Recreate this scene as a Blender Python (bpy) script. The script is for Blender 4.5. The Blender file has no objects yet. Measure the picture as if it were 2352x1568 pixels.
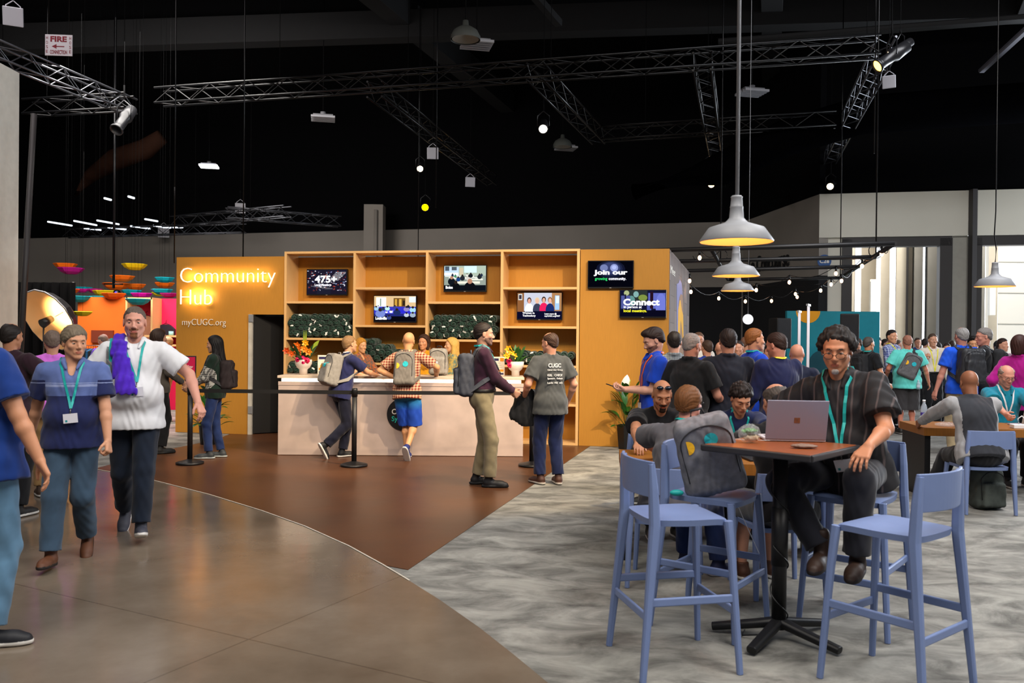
import bpy, bmesh, math, random
import numpy as np
from mathutils import Vector, Matrix, Euler, Quaternion
random.seed(7)
SC = bpy.context.scene
COL = SC.collection
PI = math.pi
def R(d): return math.radians(d)

# ---------------------------------------------------------------- camera
IW, IH, FPX = 2352, 1568, 1960.0
CAMZ = 1.65
cam_d = bpy.data.cameras.new('camera'); cam = bpy.data.objects.new('camera', cam_d); COL.objects.link(cam)
cam_d.sensor_width = 36.0; cam_d.lens = 36.0 * FPX / IW
cam_d.clip_start = 0.05; cam_d.clip_end = 400
PITCH = math.atan(11 / FPX); ROLL = R(0.56)
CM = Matrix.Rotation(PI / 2 - PITCH, 4, 'X') @ Matrix.Rotation(ROLL, 4, 'Z')
cam.matrix_world = Matrix.Translation((0, 0, CAMZ)) @ CM
cam_d.dof.use_dof = True; cam_d.dof.focus_distance = 11.0; cam_d.dof.aperture_fstop = 4.0
SC.camera = cam
CROT = cam.matrix_world.to_3x3()

def ray(px, py):
    v = CROT @ Vector(((px - IW / 2) / FPX, -(py - IH / 2) / FPX, -1.0))
    return v
def gnd(px, py, z=0.0):
    "world point at height z seen at that pixel of the photograph"
    v = ray(px, py); t = (z - CAMZ) / v.z
    return Vector((v.x * t, v.y * t, z))
def atd(px, py, Y):
    "world point at depth Y seen at that pixel"
    v = ray(px, py); t = Y / v.y
    return Vector((v.x * t, Y, CAMZ + v.z * t))

# ---------------------------------------------------------------- world, exposure, big lights
SC.view_settings.view_transform = 'Standard'; SC.view_settings.look = 'None'
SC.view_settings.gamma = 1.0; SC.view_settings.use_curve_mapping = False
SC.view_settings.exposure = 0.0
w = bpy.data.worlds.new('hall_air'); SC.world = w; w.use_nodes = True
w.node_tree.nodes['Background'].inputs[0].default_value = (0.80, 0.86, 1.0, 1)
w.node_tree.nodes['Background'].inputs[1].default_value = 0.22
try:
    SC.cycles.use_denoising = True
    SC.cycles.max_bounces = 6; SC.cycles.diffuse_bounces = 3; SC.cycles.glossy_bounces = 3
    SC.cycles.transmission_bounces = 6; SC.cycles.sample_clamp_indirect = 4.0
    SC.cycles.caustics_reflective = False; SC.cycles.caustics_refractive = False
except Exception: pass

def area(name, loc, target, sx, sy, power, col):
    d = bpy.data.lights.new(name, 'AREA'); d.shape = 'RECTANGLE'; d.size = sx; d.size_y = sy
    d.energy = power; d.color = col
    o = bpy.data.objects.new(name, d); COL.objects.link(o); o.location = loc
    o.rotation_euler = (Vector(target) - Vector(loc)).to_track_quat('-Z', 'Y').to_euler(); return o
def spot(name, loc, target, power, col, deg, blend=0.4, rad=0.08):
    d = bpy.data.lights.new(name, 'SPOT'); d.energy = power; d.color = col; d.spot_size = R(deg)
    d.spot_blend = blend; d.shadow_soft_size = rad
    o = bpy.data.objects.new(name, d); COL.objects.link(o); o.location = loc
    o.rotation_euler = (Vector(target) - Vector(loc)).to_track_quat('-Z', 'Y').to_euler(); return o
def point(name, loc, power, col, rad=0.05):
    d = bpy.data.lights.new(name, 'POINT'); d.energy = power; d.color = col; d.shadow_soft_size = rad
    o = bpy.data.objects.new(name, d); COL.objects.link(o); o.location = loc; return o
# the hall's high-bay lamps above and behind the camera, daylight from the lobby on the right,
# warm stage spots hung from the trusses and aimed at the counter
area('high_bay_light', (-3, 1, 9.0), (-3, 3, 0), 6, 5, 650, (1.0, 0.93, 0.84))
area('high_bay_light', (5, 1, 9.0), (5, 4, 0), 6, 5, 1150, (1.0, 0.95, 0.90))
area('high_bay_light', (7.5, 9, 9.0), (7.5, 9, 0), 5, 5, 800, (0.95, 0.96, 1.0))
area('high_bay_light', (-9, 12, 9.0), (-9, 14, 0), 5, 5, 260, (1.0, 0.9, 0.9))
area('lobby_daylight', (17.5, 20.5, 3.4), (6, 9, 0.5), 6, 5, 2600, (0.85, 0.92, 1.0))
WARM = (1.0, 0.77, 0.50)
spot('booth_spot_light', (3.6, 6.2, 6.4), (-0.9, 12.3, 0.8), 2300, WARM, 40)
spot('booth_spot_light', (-3.6, 6.2, 6.4), (-2.2, 12.6, 1.0), 650, WARM, 46)
spot('booth_spot_light', (0.4, 5.0, 6.4), (-0.6, 12.6, 1.6), 600, WARM, 50)
spot('booth_spot_light', (-2.2, 6.6, 6.4), (2.0, 12.7, 1.9), 650, WARM, 34)
spot('booth_spot_light', (-6.4, 8.0, 6.4), (-4.6, 13.8, 1.9), 600, WARM, 34)
spot('booth_spot_light', (1.5, 8.0, 6.4), (-0.8, 10.4, 0.0), 1500, (1.0, 0.74, 0.42), 48)

# ---------------------------------------------------------------- tags
def tag(o, label=None, cat=None, group=None, kind=None):
    if label: o['label'] = label
    if cat: o['category'] = cat
    if group: o['group'] = group
    if kind: o['kind'] = kind
    return o
def thing(name, label, cat, loc=(0, 0, 0), rz=0.0, group=None):
    o = bpy.data.objects.new(name, None); COL.objects.link(o); o.empty_display_size = 0.1
    o.location = loc; o.rotation_euler = (0, 0, rz)
    return tag(o, label, cat, group)
def copy_tree(o, parent=None):
    c = o.copy(); COL.objects.link(c)
    if parent: c.parent = parent
    for ch in o.children: copy_tree(ch, c)
    return c

# ---------------------------------------------------------------- materials
MATS = {}
def s2l(c):
    return tuple(((x / 12.92) if x <= 0.04045 else ((x + 0.055) / 1.055) ** 2.4) for x in c)
def hexc(h):
    return s2l(tuple(int(h[i:i + 2], 16) / 255 for i in (0, 2, 4)))
def mat(key, col='808080', rough=0.6, metal=0.0, kind=None, amt=0.12, scale=8.0, bump=0.0, emit=0.0, alpha=1.0,
        trans=0.0, ior=1.45, spec=0.5, col2=None, sheen=0.0):
    if key in MATS: return MATS[key]
    m = bpy.data.materials.new(key); m.use_nodes = True; nt = m.node_tree
    b = nt.nodes['Principled BSDF']
    c = hexc(col) if isinstance(col, str) else col
    c2 = hexc(col2) if isinstance(col2, str) else col2
    b.inputs['Base Color'].default_value = (*c, 1); b.inputs['Roughness'].default_value = rough
    b.inputs['Metallic'].default_value = metal; b.inputs['Specular IOR Level'].default_value = spec
    b.inputs['IOR'].default_value = ior
    if trans: b.inputs['Transmission Weight'].default_value = trans
    if alpha < 1: b.inputs['Alpha'].default_value = alpha
    if sheen: b.inputs['Sheen Weight'].default_value = sheen
    L = nt.links.new; N = nt.nodes.new
    if emit:
        b.inputs['Emission Color'].default_value = (*c, 1); b.inputs['Emission Strength'].default_value = emit
        MATS[key] = m; return m
    tc = N('ShaderNodeTexCoord'); mp = N('ShaderNodeMapping'); L(tc.outputs['Object'], mp.inputs[0])
    vec = mp.outputs[0]
    def noise(sc, det=3.0):
        n = N('ShaderNodeTexNoise'); n.inputs['Scale'].default_value = sc; n.inputs['Detail'].default_value = det
        L(vec, n.inputs['Vector']); return n
    def ramp(fac, stops, interp='LINEAR'):
        r = N('ShaderNodeValToRGB'); r.color_ramp.interpolation = interp
        e = r.color_ramp.elements
        while len(e) < len(stops): e.new(0.5)
        for i, (p, cc) in enumerate(stops): e[i].position = p; e[i].color = (*cc, 1)
        L(fac, r.inputs[0]); return r.outputs[0]
    def mul(cc, f): return tuple(min(1, x * f) for x in cc)
    out = None
    if kind in (None, 'noise', 'cloth', 'wood', 'hair'):
        if kind == 'wood': mp.inputs['Scale'].default_value = (9, 9, 0.5)
        if kind == 'hair': mp.inputs['Scale'].default_value = (3, 3, 0.6)
        n = noise(scale)
        out = ramp(n.outputs['Fac'], [(0.3, mul(c, 1 - amt)), (0.7, c2 if c2 else mul(c, 1 + amt))])
    elif kind == 'plaid':      # col, col2 and stripes across both ways
        def band(axis, sc, off=0.0):
            wv = N('ShaderNodeTexWave'); wv.wave_type = 'BANDS'; wv.bands_direction = axis
            wv.inputs['Scale'].default_value = sc; wv.inputs['Phase Offset'].default_value = off
            L(vec, wv.inputs['Vector']); return wv.outputs['Fac']
        a = ramp(band('Z', scale), [(0.45, (0, 0, 0)), (0.55, (1, 1, 1))]); h = ramp(band('X', scale), [(0.45, (0, 0, 0)), (0.55, (1, 1, 1))])
        ad = N('ShaderNodeMath'); ad.operation = 'ADD'; L(a, ad.inputs[0]); L(h, ad.inputs[1])
        mm = N('ShaderNodeMath'); mm.operation = 'MULTIPLY'; mm.inputs[1].default_value = 0.5; L(ad.outputs[0], mm.inputs[0])
        out = ramp(mm.outputs[0], [(0.1, c), (0.5, tuple((x + y) / 2 for x, y in zip(c, c2))), (0.9, c2)])
    elif kind in ('stripes_z', 'stripes_x'):
        wv = N('ShaderNodeTexWave'); wv.bands_direction = kind[-1].upper(); wv.inputs['Scale'].default_value = scale
        L(vec, wv.inputs['Vector']); out = ramp(wv.outputs['Fac'], [(amt, c), (amt + 0.06, c2)])
    elif kind == 'dip_dye':
        sx = N('ShaderNodeSeparateXYZ'); L(vec, sx.inputs[0]); mr = N('ShaderNodeMapRange'); mr.inputs[1].default_value = .62; mr.inputs[2].default_value = .98; L(sx.outputs[2], mr.inputs[0])
        out = ramp(mr.outputs[0], [(0.1, c), (0.9, c2)])
    elif kind == 'flat': pass
    if out is not None: L(out, b.inputs['Base Color'])
    if bump:
        n = noise(scale * 6 if kind != 'cloth' else 180, 2); bp = N('ShaderNodeBump'); bp.inputs['Strength'].default_value = bump
        bp.inputs['Distance'].default_value = 0.01; L(n.outputs['Fac'], bp.inputs['Height']); L(bp.outputs[0], b.inputs['Normal'])
    MATS[key] = m; return m
def em(key, col, strength):
    "something that gives off light"
    if key in MATS: return MATS[key]
    m = bpy.data.materials.new(key); m.use_nodes = True; nt = m.node_tree; nt.nodes.clear()
    e = nt.nodes.new('ShaderNodeEmission'); o = nt.nodes.new('ShaderNodeOutputMaterial')
    c = hexc(col) if isinstance(col, str) else col
    e.inputs[0].default_value = (*c, 1); e.inputs[1].default_value = strength
    nt.links.new(e.outputs[0], o.inputs[0]); MATS[key] = m; return m

# ---------------------------------------------------------------- mesh builder
class MB:
    def __init__(s): s.v = []; s.f = []; s.m = []; s.sm = []
    def add(s, vs, fs, mi=0, smooth=False):
        k = len(s.v); s.v += [tuple(x) for x in vs]
        for f in fs: s.f.append(tuple(i + k for i in f)); s.m.append(mi); s.sm.append(smooth)
        return s
    def box(s, c, d, rot=None, mi=0, tm=None):
        x, y, z = d[0] / 2, d[1] / 2, d[2] / 2
        vs = [Vector((a, b, e)) for a in (-x, x) for b in (-y, y) for e in (-z, z)]
        if rot is not None: vs = [rot @ v for v in vs]
        vs = [v + Vector(c) for v in vs]
        return s.add(vs, [(0, 1, 3, 2), (4, 6, 7, 5), (0, 4, 5, 1), (2, 3, 7, 6), (0, 2, 6, 4), (1, 5, 7, 3)], mi)
    def frame_of(s, d):
        d = Vector(d).normalized(); a = Vector((0, 0, 1)) if abs(d.z) < 0.95 else Vector((1, 0, 0))
        u = d.cross(a).normalized(); return u, u.cross(d).normalized()
    def cyl(s, a, b, r0, r1=None, n=12, mi=0, caps=True, smooth=True):
        a = Vector(a); b = Vector(b); r1 = r0 if r1 is None else r1; u, w_ = s.frame_of(b - a)
        vs = []
        for p, r in ((a, r0), (b, r1)):
            for i in range(n):
                t = 2 * PI * i / n; vs.append(p + (u * math.cos(t) + w_ * math.sin(t)) * r)
        s.add(vs, [(i, (i + 1) % n, n + (i + 1) % n, n + i) for i in range(n)], mi, smooth)
        if caps:
            k = len(s.v) - 2 * n
            s.f.append(tuple(k + i for i in reversed(range(n)))); s.m.append(mi); s.sm.append(False)
            s.f.append(tuple(k + n + i for i in range(n))); s.m.append(mi); s.sm.append(False)
        return s
    def tube(s, pts, r, n=8, mi=0, closed=False):
        pts = [Vector(p) for p in pts]; vs = []; m = len(pts); rr = r if isinstance(r, (list, tuple)) else [r] * m
        u = None
        for i, p in enumerate(pts):
            if closed: d = pts[(i + 1) % m] - pts[i - 1]
            else: d = pts[min(i + 1, m - 1)] - pts[max(i - 1, 0)]
            d.normalize()
            if u is None: u, w_ = s.frame_of(d)
            else:
                u = (u - d * u.dot(d)).normalized(); w_ = d.cross(u)
            for j in range(n):
                t = 2 * PI * j / n; vs.append(p + (u * math.cos(t) + w_ * math.sin(t)) * rr[i])
        fs = []
        for i in range(m if closed else m - 1):
            for j in range(n):
                a, b = i * n + j, i * n + (j + 1) % n; c, d = ((i + 1) % m) * n + (j + 1) % n, ((i + 1) % m) * n + j
                fs.append((a, b, c, d))
        if not closed: fs += [tuple(reversed(range(n))), tuple((m - 1) * n + j for j in range(n))]
        return s.add(vs, fs, mi, True)
    def sweep(s, pts, ws, hs, up=(0, 0, 1), mi=0, closed_ends=True, ch=0.25):
        "rounded-rectangle section along a path; ws along side, hs along up"
        pts = [Vector(p) for p in pts]; m = len(pts); vs = []
        for i, p in enumerate(pts):
            d = (pts[min(i + 1, m - 1)] - pts[max(i - 1, 0)]).normalized()
            sd = d.cross(Vector(up)).normalized(); u = sd.cross(d).normalized()
            W = (ws[i] if isinstance(ws, (list, tuple)) else ws) / 2; Hh = (hs[i] if isinstance(hs, (list, tuple)) else hs) / 2
            c = min(W, Hh) * ch * 2
            for a, b in ((W - c, Hh), (W, Hh - c), (W, -Hh + c), (W - c, -Hh), (-W + c, -Hh), (-W, -Hh + c), (-W, Hh - c), (-W + c, Hh)):
                vs.append(p + sd * a + u * b)
        n = 8; fs = []
        for i in range(m - 1):
            for j in range(n): fs.append((i * n + j, i * n + (j + 1) % n, (i + 1) * n + (j + 1) % n, (i + 1) * n + j))
        if closed_ends: fs += [tuple(reversed(range(n))), tuple((m - 1) * n + j for j in range(n))]
        return s.add(vs, fs, mi, False)
    def lathe(s, prof, c=(0, 0, 0), n=32, mi=0, M=None, smooth=True):
        vs = []; m = len(prof)
        for r, z in prof:
            for j in range(n):
                t = 2 * PI * j / n; v = Vector((r * math.cos(t), r * math.sin(t), z))
                vs.append((M @ v if M else v) + Vector(c))
        fs = [(i * n + j, i * n + (j + 1) % n, (i + 1) * n + (j + 1) % n, (i + 1) * n + j) for i in range(m - 1) for j in range(n)]
        return s.add(vs, fs, mi, smooth)
    def sphere(s, c, r, n=12, mi=0, M=None):
        rr = r if isinstance(r, (tuple, list)) else (r, r, r); vs = []; c = Vector(c)
        for i in range(n + 1):
            a = PI * i / n
            for j in range(2 * n):
                b = PI * j / n; v = Vector((rr[0] * math.sin(a) * math.cos(b), rr[1] * math.sin(a) * math.sin(b), rr[2] * math.cos(a)))
                vs.append((M @ v if M else v) + c)
        fs = [(i * 2 * n + j, (i + 1) * 2 * n + j, (i + 1) * 2 * n + (j + 1) % (2 * n), i * 2 * n + (j + 1) % (2 * n)) for i in range(n) for j in range(2 * n)]
        return s.add(vs, fs, mi, True)
    def poly(s, pts, mi=0): return s.add(pts, [tuple(range(len(pts)))], mi)
    def prism(s, pts, off, mi=0):
        "polygon given as 3-D points, thickened by the vector off"
        n = len(pts); off = Vector(off); vs = [Vector(p) for p in pts] + [Vector(p) + off for p in pts]
        fs = [tuple(reversed(range(n))), tuple(range(n, 2 * n))] + [(i, (i + 1) % n, n + (i + 1) % n, n + i) for i in range(n)]
        return s.add(vs, fs, mi)
    def build(s, name, mats, parent=None, bevel=0.0, loc=None, rot=None, subsurf=0):
        me = bpy.data.meshes.new(name); me.from_pydata(s.v, [], s.f)
        if not isinstance(mats, (list, tuple)): mats = [mats]
        for m_ in mats: me.materials.append(m_)
        me.polygons.foreach_set('material_index', s.m); me.polygons.foreach_set('use_smooth', s.sm); me.update()
        bm = bmesh.new(); bm.from_mesh(me); bmesh.ops.recalc_face_normals(bm, faces=bm.faces); bm.to_mesh(me); bm.free()
        o = bpy.data.objects.new(name, me); COL.objects.link(o)
        if parent is not None: o.parent = parent
        if loc is not None: o.location = loc
        if rot is not None: o.rotation_euler = rot
        if bevel:
            md = o.modifiers.new('bevel', 'BEVEL'); md.width = bevel; md.segments = 2; md.limit_method = 'ANGLE'; md.angle_limit = R(35)
        if subsurf:
            md = o.modifiers.new('subd', 'SUBSURF'); md.levels = subsurf; md.render_levels = subsurf
        return o
def struct(name, mb, m, **k): return tag(mb.build(name, m, **k), kind='structure')

def text(name, body, m, M, width=None, height=None, extrude=0.004, weight=0.0, parent=None, align='LEFT', spacing=1.0):
    "lettering as a mesh, laid in the XY plane of matrix M"
    cu = bpy.data.curves.new(name, 'FONT'); cu.body = body; cu.size = 1.0; cu.extrude = 0.0; cu.offset = weight
    cu.align_x = 'LEFT'; cu.space_line = spacing; cu.resolution_u = 3
    o = bpy.data.objects.new(name, cu); COL.objects.link(o)
    dg = bpy.context.evaluated_depsgraph_get(); me = bpy.data.meshes.new_from_object(o.evaluated_get(dg))
    bpy.data.objects.remove(o); bpy.data.curves.remove(cu)
    vs = [v.co.copy() for v in me.vertices]
    x0 = min(v.x for v in vs); x1 = max(v.x for v in vs); y0 = min(v.y for v in vs); y1 = max(v.y for v in vs)
    sx = width / (x1 - x0) if width else height / (y1 - y0); sy = height / (y1 - y0) if height else sx
    ox = {'LEFT': 0, 'CENTER': -(x1 - x0) / 2, 'RIGHT': -(x1 - x0)}[align]
    mb = MB(); n = len(vs)
    P0 = [Vector(((v.x - x0 + ox) * sx, (v.y - y0) * sy, 0)) for v in vs]
    polys = [tuple(p.vertices) for p in me.polygons]
    mb.add([p + Vector((0, 0, extrude)) for p in P0] + P0, polys)
    cnt = {}
    for p in polys:
        for i in range(len(p)):
            e = (p[i], p[(i + 1) % len(p)]); cnt[e] = 1
    for (a, b) in list(cnt):
        if (b, a) not in cnt: mb.f.append((a + n, b + n, b, a)); mb.m.append(0); mb.sm.append(False)
    bpy.data.meshes.remove(me)
    me2 = bpy.data.meshes.new(name); me2.from_pydata(mb.v, [], mb.f); me2.materials.append(m); me2.update()
    o = bpy.data.objects.new(name, me2); COL.objects.link(o)
    if parent is not None: o.parent = parent
    o.matrix_local = M
    return o
def frameM(o, x, z):
    "matrix with origin o, x axis x and normal z"
    x = Vector(x).normalized(); z = Vector(z).normalized(); y = z.cross(x).normalized(); x = y.cross(z)
    M = Matrix.Identity(4)
    for i in range(3): M[i][0] = x[i]; M[i][1] = y[i]; M[i][2] = z[i]; M[i][3] = Vector(o)[i]
    return M
# ================================================================ setting
M_conc = mat('polished_concrete', '6f6459', rough=0.22, spec=0.5)
def concrete_nodes(m, c1, c2, c3, joints=True, rough=(0.11, 0.27)):
    nt = m.node_tree; b = nt.nodes['Principled BSDF']; N = nt.nodes.new; L = nt.links.new
    tc = N('ShaderNodeTexCoord'); a = N('ShaderNodeTexNoise'); a.inputs['Scale'].default_value = 0.55; a.inputs['Detail'].default_value = 8; a.inputs['Roughness'].default_value = 0.62
    L(tc.outputs['Object'], a.inputs['Vector'])
    r = N('ShaderNodeValToRGB'); e = r.color_ramp.elements; e.new(0.5)
    for i, (p, c) in enumerate(((0.3, c1), (0.5, c2), (0.72, c3))): e[i].position = p; e[i].color = (*hexc(c), 1)
    L(a.outputs['Fac'], r.inputs[0]); out = r.outputs[0]
    if joints:
        br = N('ShaderNodeTexBrick'); br.offset = 0.0; br.inputs['Color1'].default_value = (1, 1, 1, 1); br.inputs['Color2'].default_value = (1, 1, 1, 1)
        br.inputs['Mortar'].default_value = (0.45, 0.42, 0.4, 1); br.inputs['Scale'].default_value = 1.0
        br.inputs['Mortar Size'].default_value = 0.006; br.inputs['Brick Width'].default_value = 3.4; br.inputs['Row Height'].default_value = 3.4
        mp = N('ShaderNodeMapping'); mp.inputs['Rotation'].default_value[2] = R(28); L(tc.outputs['Object'], mp.inputs[0]); L(mp.outputs[0], br.inputs['Vector'])
        mx = N('ShaderNodeMix'); mx.data_type = 'RGBA'; mx.blend_type = 'MULTIPLY'; mx.inputs[0].default_value = 0.55
        L(out, mx.inputs[6]); L(br.outputs['Color'], mx.inputs[7]); out = mx.outputs[2]
    L(out, b.inputs['Base Color'])
    mr = N('ShaderNodeMapRange'); mr.inputs['To Min'].default_value = rough[0]; mr.inputs['To Max'].default_value = rough[1]
    L(a.outputs['Fac'], mr.inputs['Value']); L(mr.outputs[0], b.inputs['Roughness'])
    nz = N('ShaderNodeTexNoise'); nz.inputs['Scale'].default_value = 3.0; nz.inputs['Detail'].default_value = 2; L(tc.outputs['Object'], nz.inputs['Vector'])
    bp = N('ShaderNodeBump'); bp.inputs['Strength'].default_value = 0.10; bp.inputs['Distance'].default_value = 0.02; L(nz.outputs['Fac'], bp.inputs['Height']); L(bp.outputs[0], b.inputs['Normal'])
concrete_nodes(M_conc, '55483b', '6b5f52', '82776a')
M_carp = mat('grey_carpet', '9a9a96', rough=0.95, spec=0.1)
def carpet_nodes(m):
    nt = m.node_tree; b = nt.nodes['Principled BSDF']; N = nt.nodes.new; L = nt.links.new
    tc = N('ShaderNodeTexCoord'); mp = N('ShaderNodeMapping'); mp.inputs['Scale'].default_value = (1.0, 1.7, 1); mp.inputs['Rotation'].default_value[2] = R(10.8)
    L(tc.outputs['Object'], mp.inputs[0])
    a = N('ShaderNodeTexNoise'); a.inputs['Scale'].default_value = 2.1; a.inputs['Detail'].default_value = 7; a.inputs['Roughness'].default_value = 0.66; a.inputs['Distortion'].default_value = 0.6
    L(mp.outputs[0], a.inputs['Vector'])
    r = N('ShaderNodeValToRGB'); e = r.color_ramp.elements; e.new(0.5); e.new(0.6)
    for i, (p, c) in enumerate(((0.28, '4a4946'), (0.42, '6d6c68'), (0.52, '83827d'), (0.70, 'a09f98'))): e[i].position = p; e[i].color = (*hexc(c), 1)
    L(a.outputs['Fac'], r.inputs[0])
    f = N('ShaderNodeTexNoise'); f.inputs['Scale'].default_value = 260; L(tc.outputs['Object'], f.inputs['Vector'])
    bp = N('ShaderNodeBump'); bp.inputs['Strength'].default_value = 0.35; bp.inputs['Distance'].default_value = 0.004; L(f.outputs['Fac'], bp.inputs['Height']); L(bp.outputs[0], b.inputs['Normal'])
    L(r.outputs[0], b.inputs['Base Color'])
carpet_nodes(M_carp)
M_brown = mat('brown_plank_vinyl', '4a2d1c', rough=0.38, spec=0.4)
concrete_nodes(M_brown, '422818', '51321f', '623f27', joints=False, rough=(0.30, 0.44))

def flat(name, pts, z, m):
    mb = MB(); mb.prism([Vector((p[0], p[1], z)) for p in pts], (0, 0, -0.02)); return struct(name, mb, m)
ARC = [(-260, 1056), (0, 1062), (110, 1068), (215, 1077), (335, 1099), (480, 1136), (600, 1173), (700, 1209), (800, 1254), (880, 1298), (940, 1334), (1010, 1378), (1100, 1441), (1180, 1504), (1260, 1570), (1330, 1635), (1400, 1715)]
arc = [gnd(*p) for p in ARC]
flat('floor', [(-24, -6), (26, -6), (26, 42), (-24, 42)], 0.0, M_carp)
flat('floor_concrete', arc + [Vector((1.6, -5.9, 0)), Vector((-20, -5.9, 0)), Vector((-20, arc[0].y, 0))], 0.003, M_conc)
brn = [gnd(*p) for p in ARC[3:10]] + [gnd(937, 1309), gnd(1371, 1014), gnd(1500, 925), gnd(700, 930), gnd(492, 1011), gnd(403, 1029)]
flat('floor_brown_vinyl', brn, 0.0045, M_brown)
mb = MB(); pp = [p + Vector((0, 0, 0.006)) for p in arc[3:11]]
mb.sweep(pp, 0.012, 0.004); struct('trim_floor_edge', mb, mat('edge_strip', 'c9c2b4', rough=0.4))

# walls
M_grey = mat('painted_wall', '8f8982', rough=0.9, amt=0.05, scale=0.6)
M_lwall = mat('pale_wall', 'e0ddd0', rough=0.85, amt=0.03, scale=0.6)
M_black = mat('black_void', '08080a', rough=1.0, kind='flat', spec=0.1)
M_blackwall = mat('black_wall_paint', '17171a', rough=0.95, kind='flat')
def wall(name, a, b, z0, z1, m, t=0.25):
    a = Vector((a[0], a[1], 0)); b = Vector((b[0], b[1], 0)); d = (b - a).normalized(); n = Vector((-d.y, d.x, 0)) * t
    mb = MB(); mb.prism([a + Vector((0, 0, z0)), b + Vector((0, 0, z0)), b + Vector((0, 0, z1)), a + Vector((0, 0, z1))], n); return struct(name, mb, m)
WB0, WB1, WC, WD = (-24, 36.2), (7.56, 28.0), (8.1, 22.6), (14.4, 21.2)
wall('wall_back', WB0, WB1, 0, 5.5, M_grey)
wall('wall_back_lower', (3.2, WB1[1] + (WB0[1] - WB1[1]) * (7.56 - 3.2) / 31.56 - .06), (7.5, 27.95), 0, 3.35, M_blackwall, .05)
wall('wall_back_upper', (WB0[0], WB0[1] + 0.1), (WB1[0] + .3, WB1[1] + 0.02), 5.5, 10.6, M_black)
wall('wall_right', WB1, WC, 3.35, 5.5, M_grey)
wall('wall_right_lower', WB1, WC, 0, 3.35, M_blackwall)
wall('wall_right_upper', (WB1[0] - .02, WB1[1] + .3), WC, 5.5, 10.6, M_black)
wall('wall_left', (-23.9, -5), (-23.9, 36), 0, 10.6, M_black)
mb = MB(); mb.prism([(-24, -6, 10.5), (26, -6, 10.5), (26, 37, 10.5), (-24, 37, 10.5)], (0, 0, 0.1)); struct('ceiling', mb, M_black)
# ceiling girders and ducts
M_beam = mat('dark_girder', '101012', rough=0.8, amt=0.1)
def beam(a, b, w_=0.5, h=0.7):
    mb = MB(); mb.sweep([a, b], w_, h, ch=0.02); return struct('ceiling_beam', mb, M_beam)
for a, b in (((-24, 15.5, 10.0), (26, 10.8, 10.0)), ((-24, 24.5, 9.6), (26, 18.6, 9.6)), ((-24, 9.5, 10.0), (26, 5.5, 10.0)),
             ((-8, 6, 9.9), (1, 34, 9.9)), ((1.5, 5, 9.9), (9, 30, 9.9)), ((5, 4, 9.6), (12, 20, 9.6))): beam(a, b)
for a, b in (((-6, 9, 10.2), (-3.5, 12.5, 8.6)), ((-9, 12.5, 10.2), (-6.5, 16, 8.6)), ((4.5, 9, 10.1), (7.8, 12.2, 8.7)), ((-2, 14, 9.8), (1, 19.5, 8.8))): beam(a, b, 0.16, 0.16)
M_duct = mat('duct_grey', '1e120d', rough=1.0, amt=0.2, scale=2, spec=0.0)
dz = thing('air_duct', 'dark curving fabric air duct hanging under the black ceiling at left', 'duct', atd(300, 380, 24))
o = MB().tube([Vector((-2.3, 1.5, -0.6)), Vector((-1.6, 1, -0.1)), Vector((-0.6, 0.4, 0.25)), Vector((0.5, -0.2, 0.42)), Vector((1.0, -.3, 0.75))], [0.05, .2, .3, .28, .2], n=16).build('duct_body', M_duct, dz)
dz = thing('air_duct', 'pale grey curving air duct under the ceiling at upper right', 'duct', atd(1960, 300, 19))
MB().tube([Vector((-4.6, 1.8, -1.1)), Vector((-2.8, .8, -0.75)), Vector((-1.4, 0.3, -0.1)), Vector((0.2, 0, 0.35)), Vector((4, -1, 0.45))], [0.2, .38, .42, .42, .42], n=16).build('duct_body', mat('duct_pale', '040405', rough=1.0, amt=0.1, spec=0.0), dz)

# door wall with two lobby openings
A = Vector((WC[0], WC[1], 0)); D_ = Vector((WD[0] - WC[0], WD[1] - WC[1], 0)).normalized(); NB = Vector((-D_.y, D_.x, 0))
def _dw(v):
    # A + s D = t v
    m = np.array([[D_.x, -v.x], [D_.y, -v.y]]); s, t = np.linalg.solve(m, np.array([-A.x, -A.y])); return float(s)
s1, s2, s3, s4 = _dw(ray(1957, 700)), _dw(ray(2186, 700)), _dw(ray(2256, 700)), _dw(ray(2600, 700))
def dwbox(name, sa, sb, z0, z1, m, off=0.0, t=0.4):
    a = A + D_ * sa + NB * off; b = A + D_ * sb + NB * off; mb = MB()
    mb.prism([a + Vector((0, 0, z0)), b + Vector((0, 0, z0)), b + Vector((0, 0, z1)), a + Vector((0, 0, z1))], NB * t); return struct(name, mb, m)
dwbox('wall_front_fascia', 0, s2 + 0.38, 4.35, 5.5, M_lwall); dwbox('wall_front_fascia_right', s2 + 0.5, s4, 4.35, 5.5, M_lwall)
dwbox('wall_front_upper', 0, s4, 5.5, 10.6, M_black, off=0.05)
dwbox('wall_pier_left', 0, s1 - 0.25, 0, 4.35, M_lwall, off=0.12)
dwbox('wall_pier_middle', s2, s3, 0, 4.35, mat('pier_grey', 'a5a39a', rough=0.9, amt=0.04), off=0.12)
M_frame = mat('dark_bronze_frame', '2f2c2c', rough=0.5, kind='flat')
for k, (a_, b_) in enumerate(((s1, s2), (s3, s4))):
    d = thing('door_%d' % (k + 1), None, None, (0, 0, 0)); d['kind'] = 'structure'
    for (sa, sb, z0, z1) in ((a_ - 0.25, a_, 0, 4.3), (b_ - (0.28 if k == 0 else 0), b_ + 0.02, 0, 4.3), (a_ - 0.25, b_, 4.1, 4.35)):
        o = dwbox('door_frame', sa, sb, z0, z1, M_frame, off=0.05, t=0.3); o.parent = d
mb = MB(); p = A + D_ * (s2 + 0.44) - NB * 0.12; mb.box(p + Vector((0, 0, 2.75)), (0.12, 0.2, 5.5)); struct('trim_black_post', mb, M_frame)
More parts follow.
